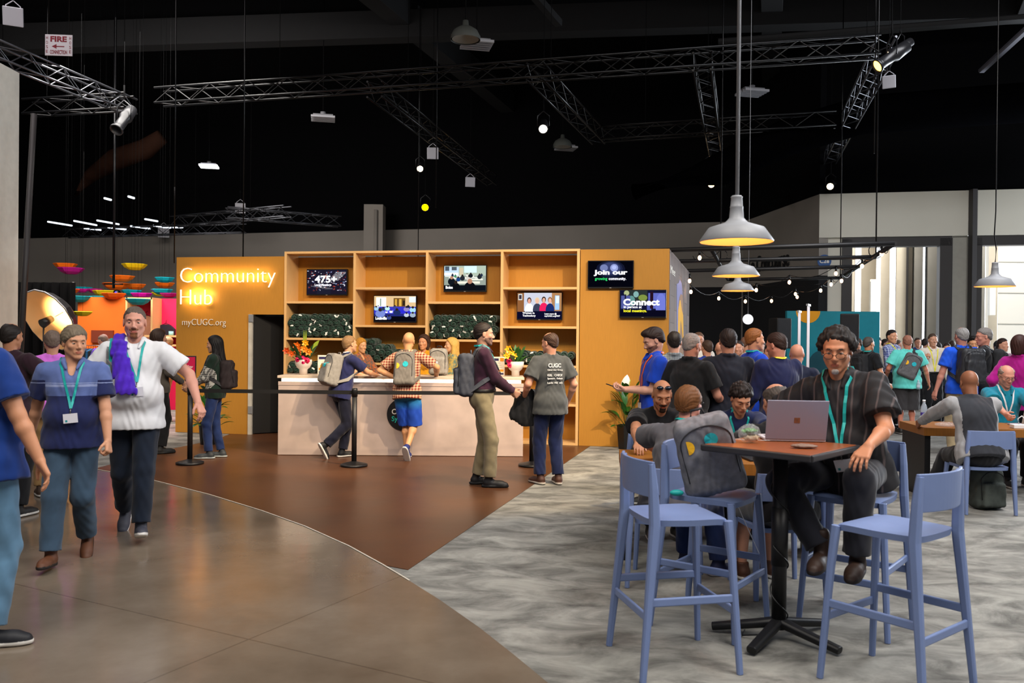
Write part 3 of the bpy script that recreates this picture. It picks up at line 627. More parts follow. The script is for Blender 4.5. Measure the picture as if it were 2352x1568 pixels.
def nets(f, lo, hi, h):
    "surface of f = 0 as quads (surface nets on blocks near the surface)"
    lo = np.asarray(lo, F4); hi = np.asarray(hi, F4); Bk = 4
    nb = np.ceil((hi - lo) / (h * Bk)).astype(int) + 1; n = nb * Bk
    g = np.stack(np.meshgrid(*[np.arange(k) for k in nb], indexing='ij'), -1).reshape(-1, 3)
    cen = lo + (g.astype(F4) * Bk + (Bk - 1) / 2) * h
    fc = np.concatenate([f(cen[i:i + 60000]) for i in range(0, len(cen), 60000)])
    act = np.abs(fc) < h * Bk * 1.25 + 0.006
    A = np.repeat(np.repeat(np.repeat(np.where(fc.reshape(nb) < 0, F4(-1), F4(1)), Bk, 0), Bk, 1), Bk, 2)
    ga = g[act]
    off = np.stack(np.meshgrid(*[np.arange(Bk)] * 3, indexing='ij'), -1).reshape(-1, 3)
    idx = (ga[:, None, :] * Bk + off[None]).reshape(-1, 3)
    for i in range(0, len(idx), 120000):
        q = idx[i:i + 120000]; A[q[:, 0], q[:, 1], q[:, 2]] = f(lo + q.astype(F4) * h)
    S = A < 0
    c = [S[a:n[0] - 1 + a, b:n[1] - 1 + b, d:n[2] - 1 + d] for a in (0, 1) for b in (0, 1) for d in (0, 1)]
    any_ = np.logical_or.reduce(c); all_ = np.logical_and.reduce(c); mix = any_ & ~all_
    cell = np.argwhere(mix)
    if len(cell) == 0: return np.zeros((0, 3), F4), np.zeros((0, 4), int)
    vid = np.full(mix.shape, -1, np.int32); vid[mix] = np.arange(len(cell))
    co = np.array([(a, b, d) for a in (0, 1) for b in (0, 1) for d in (0, 1)])
    val = np.stack([A[cell[:, 0] + o[0], cell[:, 1] + o[1], cell[:, 2] + o[2]] for o in co], 1)
    acc = np.zeros((len(cell), 3), F4); cnt = np.zeros(len(cell), F4)
    for i in range(8):
        for j in range(i + 1, 8):
            if np.abs(co[i] - co[j]).sum() != 1: continue
            a, b = val[:, i], val[:, j]; m = (a < 0) != (b < 0)
            t = np.where(m, a / np.where(m, a - b, 1), 0)
            acc += np.where(m[:, None], co[i] + t[:, None] * (co[j] - co[i]), 0); cnt += m
    vs = lo + (cell + acc / np.maximum(cnt, 1)[:, None]) * h
    faces = []
    for ax in range(3):
        o1, o2 = [(1, 2), (2, 0), (0, 1)][ax]
        sl0 = [slice(1, None)] * 3; sl0[ax] = slice(0, -1); sl1 = list(sl0); sl1[ax] = slice(1, None)
        s0 = S[tuple(sl0)]; s1 = S[tuple(sl1)]
        for flip, mk in ((False, s0 & ~s1), (True, ~s0 & s1)):
            e = np.argwhere(mk) + np.array([0 if k == ax else 1 for k in range(3)])
            if len(e) == 0: continue
            ok = (e < np.array(mix.shape)).all(1); e = e[ok]
            u1 = np.zeros(3, int); u1[o1] = 1; u2 = np.zeros(3, int); u2[o2] = 1
            q = [vid[tuple((e - d).T)] for d in (u1 + u2, u2, 0 * u1, u1)]
            q = np.stack(q, 1)
            if flip: q = q[:, ::-1]
            faces.append(q[(q >= 0).all(1)])
    return vs.astype(F4), np.concatenate(faces)
def npmesh(name, vs, fs, mats, parent=None, mi=None, scale=1.0):
    me = bpy.data.meshes.new(name); nv, nf = len(vs), len(fs)
    me.vertices.add(nv); me.vertices.foreach_set('co', (vs * scale).astype(F4).ravel())
    me.loops.add(nf * 4); me.loops.foreach_set('vertex_index', fs.astype(np.int32).ravel())
    me.polygons.add(nf); me.polygons.foreach_set('loop_start', np.arange(0, nf * 4, 4, dtype=np.int32))
    me.update(calc_edges=True); me.polygons.foreach_set('use_smooth', np.ones(nf, bool))
    if not isinstance(mats, (list, tuple)): mats = [mats]
    for m_ in mats: me.materials.append(m_)
    if mi is not None: me.polygons.foreach_set('material_index', mi.astype(np.int32))
    me.validate(); o = bpy.data.objects.new(name, me); COL.objects.link(o)
    if parent is not None: o.parent = parent
    return o
def field_obj(name, f, lo, hi, h, mats, parent=None, matf=None, scale=1.0):
    vs, fs = nets(f, lo, hi, h)
    if len(fs) == 0: return None
    mi = matf(vs[fs].mean(1)) if matf else None
    return npmesh(name, vs, fs, mats, parent, mi, scale)
def wob(P, a, fq=1.0, seed=0.0):
    x, y, z = P[:, 0] * fq, P[:, 1] * fq, P[:, 2] * fq; s = seed
    return a * (np.sin(31 * z + 17 * x + 9 * np.sin(11 * y + s) + s) * .5 + np.sin(23 * x - 41 * z + 12 * np.sin(13 * x + 2 * s)) * .3 + np.sin(57 * z + 29 * y + 7 * np.sin(19 * x + s)) * .3)

def rot(yaw=0, pitch=0, roll=0):
    "columns: right, forward, up; yaw turns left, pitch bows the head forward"
    return np.array((Matrix.Rotation(R(yaw), 3, 'Z') @ Matrix.Rotation(R(-pitch), 3, 'X') @ Matrix.Rotation(R(roll), 3, 'Y')), F4)
def ik(a, t, l1, l2, hint):
    a = np.array(a, float); t = np.array(t, float); d = t - a; L = np.linalg.norm(d); L2 = min(L, (l1 + l2) * 0.9985); L2 = max(L2, abs(l1 - l2) + .02)
    d = d / L; t = a + d * L2; x = (l1 * l1 - l2 * l2 + L2 * L2) / (2 * L2); y = math.sqrt(max(l1 * l1 - x * x, 0))
    hn = np.array(hint, float); hn = hn - d * (hn @ d); nn = np.linalg.norm(hn); hn = hn / nn if nn > 1e-4 else np.array((0, 1, 0))
    return (a + d * x + hn * y).astype(F4), t.astype(F4)
def unit(v): v = np.asarray(v, F4); return v / max(float(np.sqrt(v @ v)), 1e-6)

def head_field(q, thin=0.0, female=False):
    "the head in its own axes, centred between the ears"
    d = el(q, (0, -.014, .034), (.075, .097, .087))
    d = smin(d, el(q, (0, .022, -.03), (.060, .068, .082)), .03)
    jw = .044 if female else .05
    for s in (-1, 1):
        d = smin(d, rc(q, (s * jw, .0, -.05), (s * .014, .062, -.098), .021, .018), .022)
        d = smin(d, el(q, (s * .041, .058, -.022), (.021, .02, .018)), .02)
        d = smin(d, rc(q, (s * .012, .082, .026), (s * .042, .070, .026), .011, .009), .016)
    d = smin(d, el(q, (0, .072, -.101), (.021, .017, .017)), .015)
    d = smin(d, el(q, (0, .076, -.066), (.03, .016, .022)), .012)
    for s in (-1, 1): d = smax(d, -el(q, (s * .031, .100, .004), (.017, .018, .0115)), .010)
    n = rc(q, (0, .083, .014), (0, .106, -.028), .0075, .0115); n = smin(n, rc(q, (-.012, .098, -.034), (.012, .098, -.034), .0085, .0085), .006)
    d = smin(d, n, .009)
    d = smin(d, el(q, (0, .0905, -.0605), (.022, .0075, .0048)), .004); d = smin(d, el(q, (0, .0895, -.0705), (.019, .008, .0058)), .004)
    d = smax(d, -el(q, (0, .099, -.0655), (.022, .006, .0013)), .003)
    for s in (-1, 1):
        e = el(q, (s * .078, -.008, -.004), (.0075, .019, .031)); e = smax(e, -el(q, (s * .087, -.002, -.002), (.006, .010, .018)), .004)
        d = smin(d, e, .008)
    return d

class Person: pass
HAND_DEF = dict(curl=.35, palm=None, dir=None, spread=.0)
def person(label, loc, face, H=1.75, build=1.0, belly=0.0, pz=.95, lean=0, side=0, twist=0, head=(0, 0, 0), hl=(-.27, .03, .86), hr=(.27, .03, .86),
           el_=(-.4, -1, 0), er=(.4, -1, 0), fl=(-.1, 0, 0, 8, 0), fr=(.1, 0, 0, -8, 0), kl=(0, 1, 0), kr=(0, 1, 0),
           skin='c99478', hair=('short', '3a2a20'), top=None, bottom=None, shoes=None, h=.010, hand_l=None, hand_r=None, lanyard=None, beard=None,
           glasses=None, female=False, eyes=True, cat='person', group=None, py=0.0, belt=None, vy=None, upper=False):
    """a person in metres for a height of 1.75, x right, y forward; hl/hr wrist targets, fl/fr feet (x, y, lift, yaw, pitch)"""
    s = H / 1.75; root = thing('person', label, cat, loc, R(face), group); g = Person(); g.root = root; g.s = s; g.H = H
    iM = (Matrix.Translation(Vector(loc)) @ Matrix.Rotation(R(face), 4, 'Z')).inverted()
    def loc_(t): return V3(*t) if not isinstance(t, Vector) else V3(*((iM @ t) / s))
    g.toL = loc_
    w_ = build
    Pp = V3(0, py, pz); C = rot(twist, lean, side); Rr, Fd, U = C[:, 0], C[:, 1], C[:, 2]
    W = Pp + V3(0, 0, .10); Sc = W + U * .365; Nb = W + U * .415 + Fd * -.01
    sw = (.150 if female else .172) * (0.55 + .45 * w_)
    SL, SR = Sc - Rr * sw, Sc + Rr * sw
    nd = unit(U * .6 + V3(0, 0, .4)); Hm = rot(head[0] + twist, head[1], head[2]); Hc = Nb + nd * .150 + Hm[:, 1] * .022 + Hm[:, 2] * .012
    g.Hc, g.Hm, g.U, g.Fd, g.Rr, g.Pp, g.Sc, g.Nb, g.W = Hc, Hm, U, Fd, Rr, Pp, Sc, Nb, W
    hl, hr = loc_(hl), loc_(hr)
    EL, WL = ik(SL, hl, .285, .255, C @ V3(*el_)); ER, WR = ik(SR, hr, .285, .255, C @ V3(*er))
    HL, HR = Pp + V3(-.088, 0, -.03), Pp + V3(.088, 0, -.03)
    AL, AR = V3(fl[0], fl[1], .085 + fl[2]), V3(fr[0], fr[1], .085 + fr[2])
    KL, AL = ik(HL, AL, .435, .41, kl); KR, AR = ik(HR, AR, .435, .41, kr)
    g.EL, g.ER, g.WL, g.WR, g.KL, g.KR, g.AL, g.AR = EL, ER, WL, WR, KL, KR, AL, AR
    fem = .93 if female else 1.0
    def torso(P, t=0.0, loose=0.0):
        def fn(P):
            hipw = .168 if not female else .172
            d = el(P, Pp + V3(0, -.012, .0), (hipw * w_ + t, .118 * w_ + t, .125 + t))
            wb = .140 * w_ * fem + belly * .55
            d = smin(d, el(P, Pp + V3(0, .01 + belly * .7, .0) + U * .13, (wb + t + loose, .105 * w_ + belly * .8 + t + loose, .155 + t), C), .07)
            d = smin(d, el(P, W + U * .23 + Fd * .004, (.158 * w_ * fem + t + loose * .4, .112 * w_ + t + loose * .4, .175 + t), C), .06)
            if female:
                for k in (-1, 1): d = smin(d, el(P, W + U * .21 + Fd * .085 + Rr * (.066 * k), (.058 + t, .055 + t, .058 + t), C), .03)
            d = smin(d, rcq(P, Sc - Rr * sw * .66 - U * .012, Sc + Rr * sw * .66 - U * .012, .056 + t, .056 + t, Fd, .92), .05)
            for A_ in (SL, SR): d = smin(d, rc(P, Nb + U * .025, Sc + (A_ - Sc) * .85 + U * .0, .040 + t, .040 + t), .035)
            return d
        return around(P, [Pp, Sc, SL, SR], .22 + belly, fn)
    def arm(P, S_, E_, W_, t=0.0):
        def fn(P):
            d = rc(P, S_ - U * .01, S_ + (E_ - S_) * .35, .056 * w_ ** .7 + t, .050 * w_ ** .7 + t)
            d = smin(d, rc(P, S_ + (E_ - S_) * .3, E_, .049 * w_ ** .7 + t, .039 + t), .02)
            m = E_ + (W_ - E_) * .3
            d = smin(d, rc(P, E_, m, .037 + t, .041 + t), .02); d = smin(d, rc(P, m, W_, .040 + t, .026 + t), .015)
            return d
        return around(P, [S_, E_, W_], .07, fn)
    def leg(P, H_, K_, A_, t=0.0):
        def fn(P):
            d = rc(P, H_, H_ + (K_ - H_) * .45, .084 * w_ + t, .072 * w_ + t); d = smin(d, rc(P, H_ + (K_ - H_) * .4, K_, .072 * w_ + t, .053 + t), .03)
            m = K_ + (A_ - K_) * .32 + unit(np.cross(np.cross(A_ - K_, V3(0, 1, 0)), A_ - K_)) * -.012
            d = smin(d, rc(P, K_, m, .050 + t, .054 + t), .03); d = smin(d, rc(P, m, A_, .053 + t, .036 + t), .03)
            return d
        return around(P, [H_, K_, A_], .1, fn)
    fr_ = max(0.0, h * .55 - .0035)
    def hand_pts(E_, W_, side_, o):
        o = dict(HAND_DEF, **(o or {})); d = unit(o['dir']) if o['dir'] is not None else unit(W_ - E_)
        n = V3(*o['palm']) if o['palm'] is not None else (Rr * (-side_) * 1.0 + Fd * .25)
        n = unit(n - d * float(n @ d)); x = np.cross(d, n)     # x points to the thumb side or away from it
        th = 1.0 if o.get('flip') is None else -1.0
        tx = unit(Fd + V3(0, 0, .3)) if o.get('thumb') is None else V3(*o['thumb'])
        if float(x @ tx) < 0: x = -x
        prims = []; kn = []
        for i in range(4):
            off = (1.5 - i) * .0205; b = W_ + d * (.088 - .004 * abs(1.2 - i)) + x * off; a = W_ + d * .012 + x * off * .45
            prims.append((a, b, .0155, .0125)); kn.append(b)
        c0 = o['curl']
        for i in range(4):
            L = (.072, .080, .075, .058)[i]; r0 = (.0092, .0094, .009, .008)[i]; p = kn[i]; ang = 0.0; sp = (1.5 - i) * o['spread']
            dd = unit(d + x * sp)
            for k, (fl_, cc) in enumerate(((.45, .75), (.30, 1.0), (.25, .7))):
                ang += c0 * cc * 1.25 * (1 + .06 * i); v = dd * math.cos(ang) + n * math.sin(ang); q = p + v * (L * fl_)
                prims.append((p, q, r0 - .0009 * k + fr_, r0 - .0009 * (k + 1) + fr_)); p = q
        p = W_ + d * .022 + x * .026 + n * .006; v = unit(d * .75 + x * .62 + n * (.25 + .3 * c0)); q = p + v * .042; prims.append((W_ + d * .02 + x * .012, p, .015, .0145)); prims.append((p, q, .0135, .0105 + fr_))
        v = unit(d * .93 + x * .25 + n * (.2 + .4 * c0)); prims.append((q, q + v * .032, .0104 + fr_, .0085 + fr_))
        return prims
    hpl, hpr = hand_pts(EL, WL, -1, hand_l), hand_pts(ER, WR, 1, hand_r)
    def hand(P, prims):
        def fn(P):
            d = None
            for i, (a, b, r1, r2) in enumerate(prims):
                e = rc(P, a, b, r1, r2); d = e if d is None else smin(d, e, .012 if i < 4 else .0035)
            return d
        return around(P, [x for p in prims for x in p[:2]], .02, fn, .05)
    def qh(P): return (P - Hc) @ Hm
    def headn(P, t=0.0):
        def fn(P):
            q = qh(P); d = head_field(q, female=female) - t
            a = Nb - U * .02; b = Hc - Hm[:, 2] * .05 - Hm[:, 1] * .022; nr = .051 if female else .057 * (.6 + .4 * w_)
            return smin(d, rc(P, a + Fd * .010, b, nr - .008 + t, nr + t), .018)
        return around(P, [Hc, Nb], .15, fn)
    bare_leg = bottom is not None and bottom.get('len', 1) < .8
    def skinf(P):
        d = torso(P, -.012)
        if True:
            d = smin(d, arm(P, SL, EL, WL), .02); d = smin(d, arm(P, SR, ER, WR), .02)
            d = smin(d, hand(P, hpl), .012); d = smin(d, hand(P, hpr), .012)
        if not upper:
            lt_ = -.004 if bare_leg else -.014; d = smin(d, leg(P, HL, KL, AL, lt_), .02); d = smin(d, leg(P, HR, KR, AR, lt_), .02)
        return smin(d, headn(P), .02)
    allp = [Hc, SL, SR, EL, ER, WL, WR, HL, HR] + [p[1] for p in hpl + hpr] + ([] if upper else [KL, KR, AL, AR])
    allp = np.array(allp, F4); lo = allp.min(0) - V3(.2, .25, .2); hi = allp.max(0) + V3(.2, .25, .16); lo[2] = max(lo[2], -.02 if not upper else -9); g.lo, g.hi = lo, hi
    def lips(c):
        q = qh(c); m = np.zeros(len(c), int)
        m[((q[:, 0] / .0225) ** 2 + ((q[:, 2] + .0657) / .0105) ** 2 < 1) & (q[:, 1] > .083) & (h < .0085)] = 1; return m
    sk = mat('skin_' + skin, skin, rough=.5, amt=.06, scale=9, spec=.4)
    lc = tuple(a * b for a, b in zip(hexc(skin), (.80, .50, .52)))
    M_lip = mat('lips_' + skin, lc, rough=.45, kind='flat')
    field_obj('body', skinf, lo, hi, h, [sk, M_lip], root, lips, s)
    # clothes
    tp = dict(mat=None, sleeve='short', hem=-.10, collar=False, loose=.014, neck=0.0, wr=.004); tp.update(top or {})
    def sleeve(P, S_, E_, W_, t):
        k = tp['sleeve']; lo_ = tp['loose']
        if k == 'none': return np.full(len(P), .2, F4)
        def fn(P):
            e = S_ + (E_ - S_) * (.68 if k == 'short' else 1.0)
            if k == 'short':
                d = rc(P, S_ - U * .005, e, .062 * w_ ** .7 + t, .056 * w_ ** .7 + t + lo_ * .9); d = flatend(P, d, e, S_, .012)
            else:
                d = rc(P, S_, E_, .064 * w_ ** .7 + t, .048 + t + lo_ * .3); w2 = E_ + (W_ - E_) * (.96 if k == 'long' else .45)
                f_ = rc(P, E_, w2, .046 + t + lo_ * .3, (.034 if k == 'long' else .046) + t); f_ = flatend(P, f_, w2, E_, .01); d = smin(d, f_, .02)
            return d
        return around(P, [S_, E_, W_], .1, fn)
    def topf(P):
        t = .009; d = torso(P, t, tp['loose'])
        if tp['hem'] < 0:
            hp = Pp + U * (tp['hem'] + .02)
            def fn(P): return el(P, hp + V3(0, -.005 + belly * .3, 0), (.172 * w_ + t + tp['loose'], .122 * w_ + t + tp['loose'] + belly * .3, .2), C)
            d = smin(d, around(P, [hp], .26, fn), .04)
            d = smin(d, around(P, [Pp], .27, lambda P: el(P, Pp + V3(0, -.014, 0), (.168 * w_ + t + .02, .118 * w_ + t + .022, .14))), .03)
        d = smax(d, -((P - Pp) @ U - tp['hem']), .006)
        d = smin(d, sleeve(P, SL, EL, WL, t), .022); d = smin(d, sleeve(P, SR, ER, WR, t), .022)
        d = d + wob(P, tp['wr'], 1.0, tp.get('seed', loc[0]))
        nb = Nb + U * .012 + Fd * .012
        cut = np.minimum(rc(P, nb + U * .045 - Fd * .012, nb + U * .25, .058 + tp['neck'], .09), rc(P, nb + U * .028 + Fd * .03, nb + U * .2 + Fd * .06, .046 + tp['neck'], .07))
        if tp.get('vneck'): cut = np.minimum(cut, rc(P, nb, nb - U * .10 + Fd * .13, .05, .012))
        d = smax(d, -cut, .006)
        if tp['collar']:
            a = Nb + U * .012; col = None
            for k in (-1, 1):
                pts = [a - Fd * .058 + Rr * 0 + U * .022, a - Fd * .042 + Rr * (.045 * k) + U * .024, a + Rr * (.066 * k) + U * .024 - Fd * .0, a + Rr * (.058 * k) + Fd * .065 + U * .004, a + Rr * (.035 * k) + Fd * .112 - U * .042]
                for i in range(4):
                    e = rc(P, pts[i], pts[i + 1], .0165, .0145 if i < 3 else .008); col = e if col is None else smin(col, e, .01)
            d = smin(d, col, .008)
        return d
    g.topf = topf; g.torso = torso
    if tp['mat']:
        m2 = tp.get('matf')
        mats = tp['mat'] if isinstance(tp['mat'], (list, tuple)) else [tp['mat']]
        field_obj(tp.get('name', 'shirt'), topf, lo, hi, max(h, .006), mats, root, (lambda c: m2(g, c)) if m2 else None, s)
    bt = dict(mat=None, len=1.0, loose=.012, wr=.004, waist=.09 if pz > .8 else .15); bt.update(bottom or {})
    def botf(P):
        t = bt['loose']; d = torso(P, .006 if tp['hem'] < 0 else .012)
        d = smin(d, el(P, Pp + V3(0, -.01, -.02), (.165 * w_ + .006, .118 * w_ + .006, .13)), .03)
        d = smax(d, (P - Pp) @ unit(U * .5 + V3(0, 0, .5)) - bt['waist'], .004)
        for (H_, K_, A_) in ((HL, KL, AL), (HR, KR, AR)):
            def fn(P):
                if bt['len'] >= .8:
                    d = rc(P, H_, K_, .090 * w_ + t * .3, .066 + t); e = A_ + (K_ - A_) * .06
                    f_ = flatend(P, rc(P, K_, e, .064 + t, .055 + t), e, K_, .0); return smin(d, f_, .02)
                e = H_ + (K_ - H_) * (bt['len'] * 2.0)
                if bt['len'] > .5: e = K_ + (A_ - K_) * ((bt['len'] - .5) * 2)
                return flatend(P, rc(P, H_, e, .094 * w_ + t * .3, .088 * w_ + t), e, H_, .0)
            d = smin(d, around(P, [H_, K_, A_], .13, fn), .012 if abs(H_[0]) else .01)
        return d + wob(P, bt['wr'], .9, 1.7 + loc[0])
    g.botf = botf
    if bt['mat']: field_obj(bt.get('name', 'trousers'), botf, lo, hi, max(h, .006), bt['mat'], root, None, s)
    if belt:
        field_obj('belt', lambda P: smax(smax(torso(P, .027), (P - Pp) @ U - .095, .003), -((P - Pp) @ U - .062), .003), lo, hi, max(h * .8, .006), belt, root, None, s)
    if shoes and not upper:
        sm, som = shoes[0], shoes[1]
        for (A_, ft) in ((AL, fl), (AR, fr)):
            Rm = rot(ft[3], 0) @ rot(0, ft[4]); o0 = A_ - Rm @ V3(0, 0, .085)
            def sf(P):
                q = (P - o0) @ Rm
                d = rcq(q, (0, -.035, .045), (0, .12, .030), .040, .041, V3(0, 0, 1), 1.0); d = smin(d, rcq(q, (0, .10, .03), (0, .165, .026), .041, .033, V3(0, 0, 1), 1.1), .02)
                d = smin(d, rc(q, (0, -.02, .05), (0, -.01, .10 if len(shoes) < 3 else .17), .040, .043), .02)
                sole = rbox(q, (0, .058, .014), (.046, .148, .013), .012); sole = smax(sole, el(q, (0, .055, .01), (.054, .152, .2)), .01)
                d = smin(d, sole, .006)
                d = smax(d, -(q[:, 2] - .001), .002)
                return smax(d, q[:, 2] - (.115 if len(shoes) < 3 else .2), .004)
            c = o0 + Rm @ V3(0, .05, .06)
            field_obj('shoe', sf, c - .22, c + .22, max(h * .7, .006), [sm, som], root, lambda c_: (((c_ - o0) @ Rm)[:, 2] < .024).astype(int), s)
    # hair
    if hair and hair[0] != 'none':
        st = hair[0]; hm = mat('hair_' + hair[1], hair[1], rough=.6, kind='hair', amt=.22, scale=40, bump=.0, spec=.3)
        amp = {'curly': .006, 'wavy': .007, 'long': .003, 'bob': .0015}.get(st, .0018)
        t = {'short': .008, 'side': .017, 'curly': .024, 'wavy': .018, 'bald': .0065, 'ring': .007, 'long': .014, 'bob': .017, 'buzz': .0045, 'quiff': .016}[st]
        def hf(P):
            q = qh(P); d = el(q, (0, -.014, .034), (.0755, .097, .0875)); d = smin(d, el(q, (0, .022, -.03), (.060, .068, .082)), .03); d = smin(d, el(q, (0, -.03, -.03), (.062, .066, .065)), .03)
            if st in ('short', 'buzz', 'bald', 'ring', 'quiff'): cut = q[:, 2] - (.002 + .80 * q[:, 1]); cut = np.minimum(cut, .092 - q[:, 1])
            elif st == 'side': cut = q[:, 2] - (.0 + .62 * q[:, 1] - .25 * q[:, 0] * (q[:, 1] > .0)); cut = np.minimum(cut, .098 - q[:, 1])
            elif st in ('curly',): cut = q[:, 2] - (-.005 + .68 * q[:, 1])
            elif st == 'wavy': cut = q[:, 2] - (-.006 + 1.02 * q[:, 1])
            else:
                cut = np.maximum(q[:, 2] - (-.03 + 1.35 * q[:, 1]), .012 - q[:, 1] + 0 * q[:, 2]); cut = np.minimum(cut, q[:, 2] + (.5 if st == 'long' else .13))
            bw = {'long': .012, 'bob': .012, 'side': .022, 'wavy': .03, 'curly': .03}.get(st, .03)
            cut = cut + .0035 * np.sin(q[:, 0] * 170 + 1.3) + .002 * np.sin(q[:, 0] * 390)
            k_ = np.clip(cut / (bw + .012) + .06, 0, 1); k_ = k_ * k_ * (3 - 2 * k_); te = t * (.5 + .5 * np.clip((.07 - q[:, 1]) / .09, 0, 1)) if st in ('wavy', 'curly', 'side') else t
            T = -.006 + (te + .006) * k_; d = d - T
            if st in ('quiff',): d = smin(d, el(q, (0, .045, .10), (.055, .045, .032)), .02)
            if st == 'wavy':
                for k in (-1, 1): d = smin(d, el(q, (k * .080, -.015, .03), (.026, .055, .045)), .02)
            if st == 'bald': d = smax(d, -el(q, (0, .035, .125), (.062, .085, .06)), .01)
            if st == 'ring': d = smax(d, -el(q, (0, .01, .125), (.075, .105, .085)), .01)
            if st == 'long':
                for k in (-1, 1): d = smin(d, rcq(q, (k * .065, -.02, -.0), (k * .085, -.03, -.22), .042, .038, V3(1, 0, 0), 1.2), .03)
                d = smin(d, rcq(q, (0, -.075, .0), (0, -.11, -.33), .075, .06, V3(0, 1, 0), 1.5), .04)
            if st == 'bob':
                for k in (-1, 1): d = smin(d, rcq(q, (k * .06, -.01, .0), (k * .068, -.0, -.09), .036, .032, V3(1, 0, 0), 1.1), .03)
                d = smin(d, rcq(q, (0, -.06, .0), (0, -.07, -.08), .07, .055, V3(0, 1, 0), 1.2), .04)
            if st in ('long', 'bob'): d = smax(d, -rc(q, (0, .06, -.03), (0, .12, -.03), .066, .09), .01)
            for k in (-1, 1):
                if st not in ('long', 'bob', 'side', 'wavy'): d = smax(d, -el(q, (k * .088, -.004, -.006), (.02, .022, .032)), .006)
            an = np.arctan2(q[:, 0], q[:, 2] + .03)
            if st in ('curly', 'wavy'): d = d + wob(q, amp, 2.2, 1.0) + .004 * np.sin(an * 17 + 5 * np.sin(q[:, 1] * 45) + 2)
            elif st in ('long', 'bob'): d = d + .0025 * np.sin(np.arctan2(q[:, 0], -q[:, 1]) * 26 + 2 * np.sin(q[:, 2] * 30)) * (q[:, 2] < .06)
            else: d = d + .0012 * np.sin(an * 34 + 4 * np.sin(q[:, 1] * 40)) + .0012 * np.sin(an * 13 + 7)
            return smax(d, -cut, .006)
        rr = .16; zl = -.45 if st == 'long' else (-.2 if st == 'bob' else -.13)
        cs = np.array([Hc + Hm @ V3(a, b, c) for a in (-.15, .15) for b in (-.18, .15) for c in (zl, .15)], F4)
        field_obj('hair', hf, cs.min(0), cs.max(0), max(h * .7, .005), hm, root, None, s)
    def in_head(p): return (Hc + Hm @ V3(*p)) * s
    g.in_head = in_head
    if beard:
        kind, bc = beard
        def bf(P):
            q = qh(P); d = head_field(q) - (.0035 if kind != 'stub' else .0012)
            reg = {'goatee': np.minimum(rbox(q, (0, .085, -.102), (.026, .045, .034), .012), rbox(q, (0, .1, -.0505), (.033, .03, .007), .005)),
                   'mustache': rbox(q, (0, .1, -.0505), (.032, .03, .0075), .005), 'chin': rbox(q, (0, .088, -.106), (.019, .04, .017), .012),
                   'stub': np.maximum(q[:, 2] + .035, -(q[:, 1] + .0)), 'full': np.maximum(q[:, 2] + .03 - .0 * q[:, 1], -(q[:, 1] - .005) )}[kind]
            d = np.maximum(d, reg); d = np.maximum(d, -el(q, (0, .095, -.066), (.026, .02, .010)))
            return d + wob(q, .001, 4)
        c = Hc + Hm @ V3(0, .04, -.08); field_obj('beard', bf, c - .12, c + .12, max(h * .6, .0035), mat('hair_' + bc, bc, rough=.7, kind='hair', amt=.3, scale=22), root, None, s)
    if eyes:
        Q = Matrix([[float(x) for x in r_] for r_ in Hm])
        for k in (-1, 1):
            mb = MB(); c = in_head((k * .031, .0735, .003)); r_ = .0125 * s; n = 12
            mb.sphere((0, 0, 0), r_, n=n)
            for i in range(len(mb.f)):
                ce_ = sum((Vector(mb.v[j]) for j in mb.f[i]), Vector()) / 4; a = math.degrees(math.acos(max(-1, min(1, ce_.y / r_))))
                mb.m[i] = 2 if a < 14 else (1 if a < 27 else 0)
                if ce_.z > r_ * .24 or ce_.z < -r_ * .38: mb.m[i] = 3
            mb.v = [tuple(Q @ Vector(v) + Vector([float(x) for x in c])) for v in mb.v]
            mb.build('eye', [mat('eye_white', 'b5aaa2', rough=.3, kind='flat'), mat('iris', '4a3a2c', rough=.2, kind='flat'), mat('pupil', '0a0808', rough=.1, kind='flat'), sk], root)
            if h < .008:
                mb = MB(); pts = [in_head((k * a, b, z)) for a, b, z in ((.014, .0925, .021), (.026, .090, .0265), (.038, .083, .026), (.047, .074, .021))]
                mb.tube([Vector([float(x) for x in p]) for p in pts], [.0025 * s, .0038 * s, .0035 * s, .0015 * s], n=6); mb.build('eyebrow', mat('hair_' + (hair[1] if hair else '3a2a20'), '3a2a20', rough=.7), root)
    def P3(p): return Vector([float(x) for x in (np.asarray(p) * s)])
    g.P3 = P3
    if glasses:
        mb = MB()
        for k in (-1, 1):
            ring = [P3(Hc + Hm @ V3(k * .032 + .024 * math.cos(a), .1045, glasses[1] + .017 * math.sin(a))) for a in [2 * PI * i / 20 for i in range(20)]]
            mb.tube(ring, .0017 * s, n=6, closed=True)
            mb.tube([P3(Hc + Hm @ V3(k * .056, .103, glasses[1] + .004)), P3(Hc + Hm @ V3(k * .080, .06, .008)), P3(Hc + Hm @ V3(k * .083, .0, .008))], .0018 * s, n=6)
        mb.tube([P3(Hc + Hm @ V3(-.010, .1045, glasses[1] + .004)), P3(Hc + Hm @ V3(.010, .1045, glasses[1] + .004))], .002 * s, n=6)
        go = mb.build('glasses', glasses[0], root)
        if len(glasses) > 2:
            for k in (-1, 1):
                mb = MB(); mb.poly([P3(Hc + Hm @ V3(k * .032 + .023 * math.cos(a), .1045, glasses[1] + .016 * math.sin(a))) for a in [2 * PI * i / 20 for i in range(20)]]); mb.build('lens', glasses[2], go)
    def surf(p, lvl=.004, f=None):
        p = np.array(p, F4); f = f or topf
        for _ in range(8):
            e = .004; Q_ = np.stack([p, p + V3(e, 0, 0), p + V3(0, e, 0), p + V3(0, 0, e)]); v = f(Q_); gr = (v[1:] - v[0]) / e; nn = max(float(gr @ gr), 1e-3)
            stp = gr * ((v[0] - lvl) / nn); L = float(np.sqrt(stp @ stp)); p = p - (stp if L < .03 else stp * .03 / L)
        return p
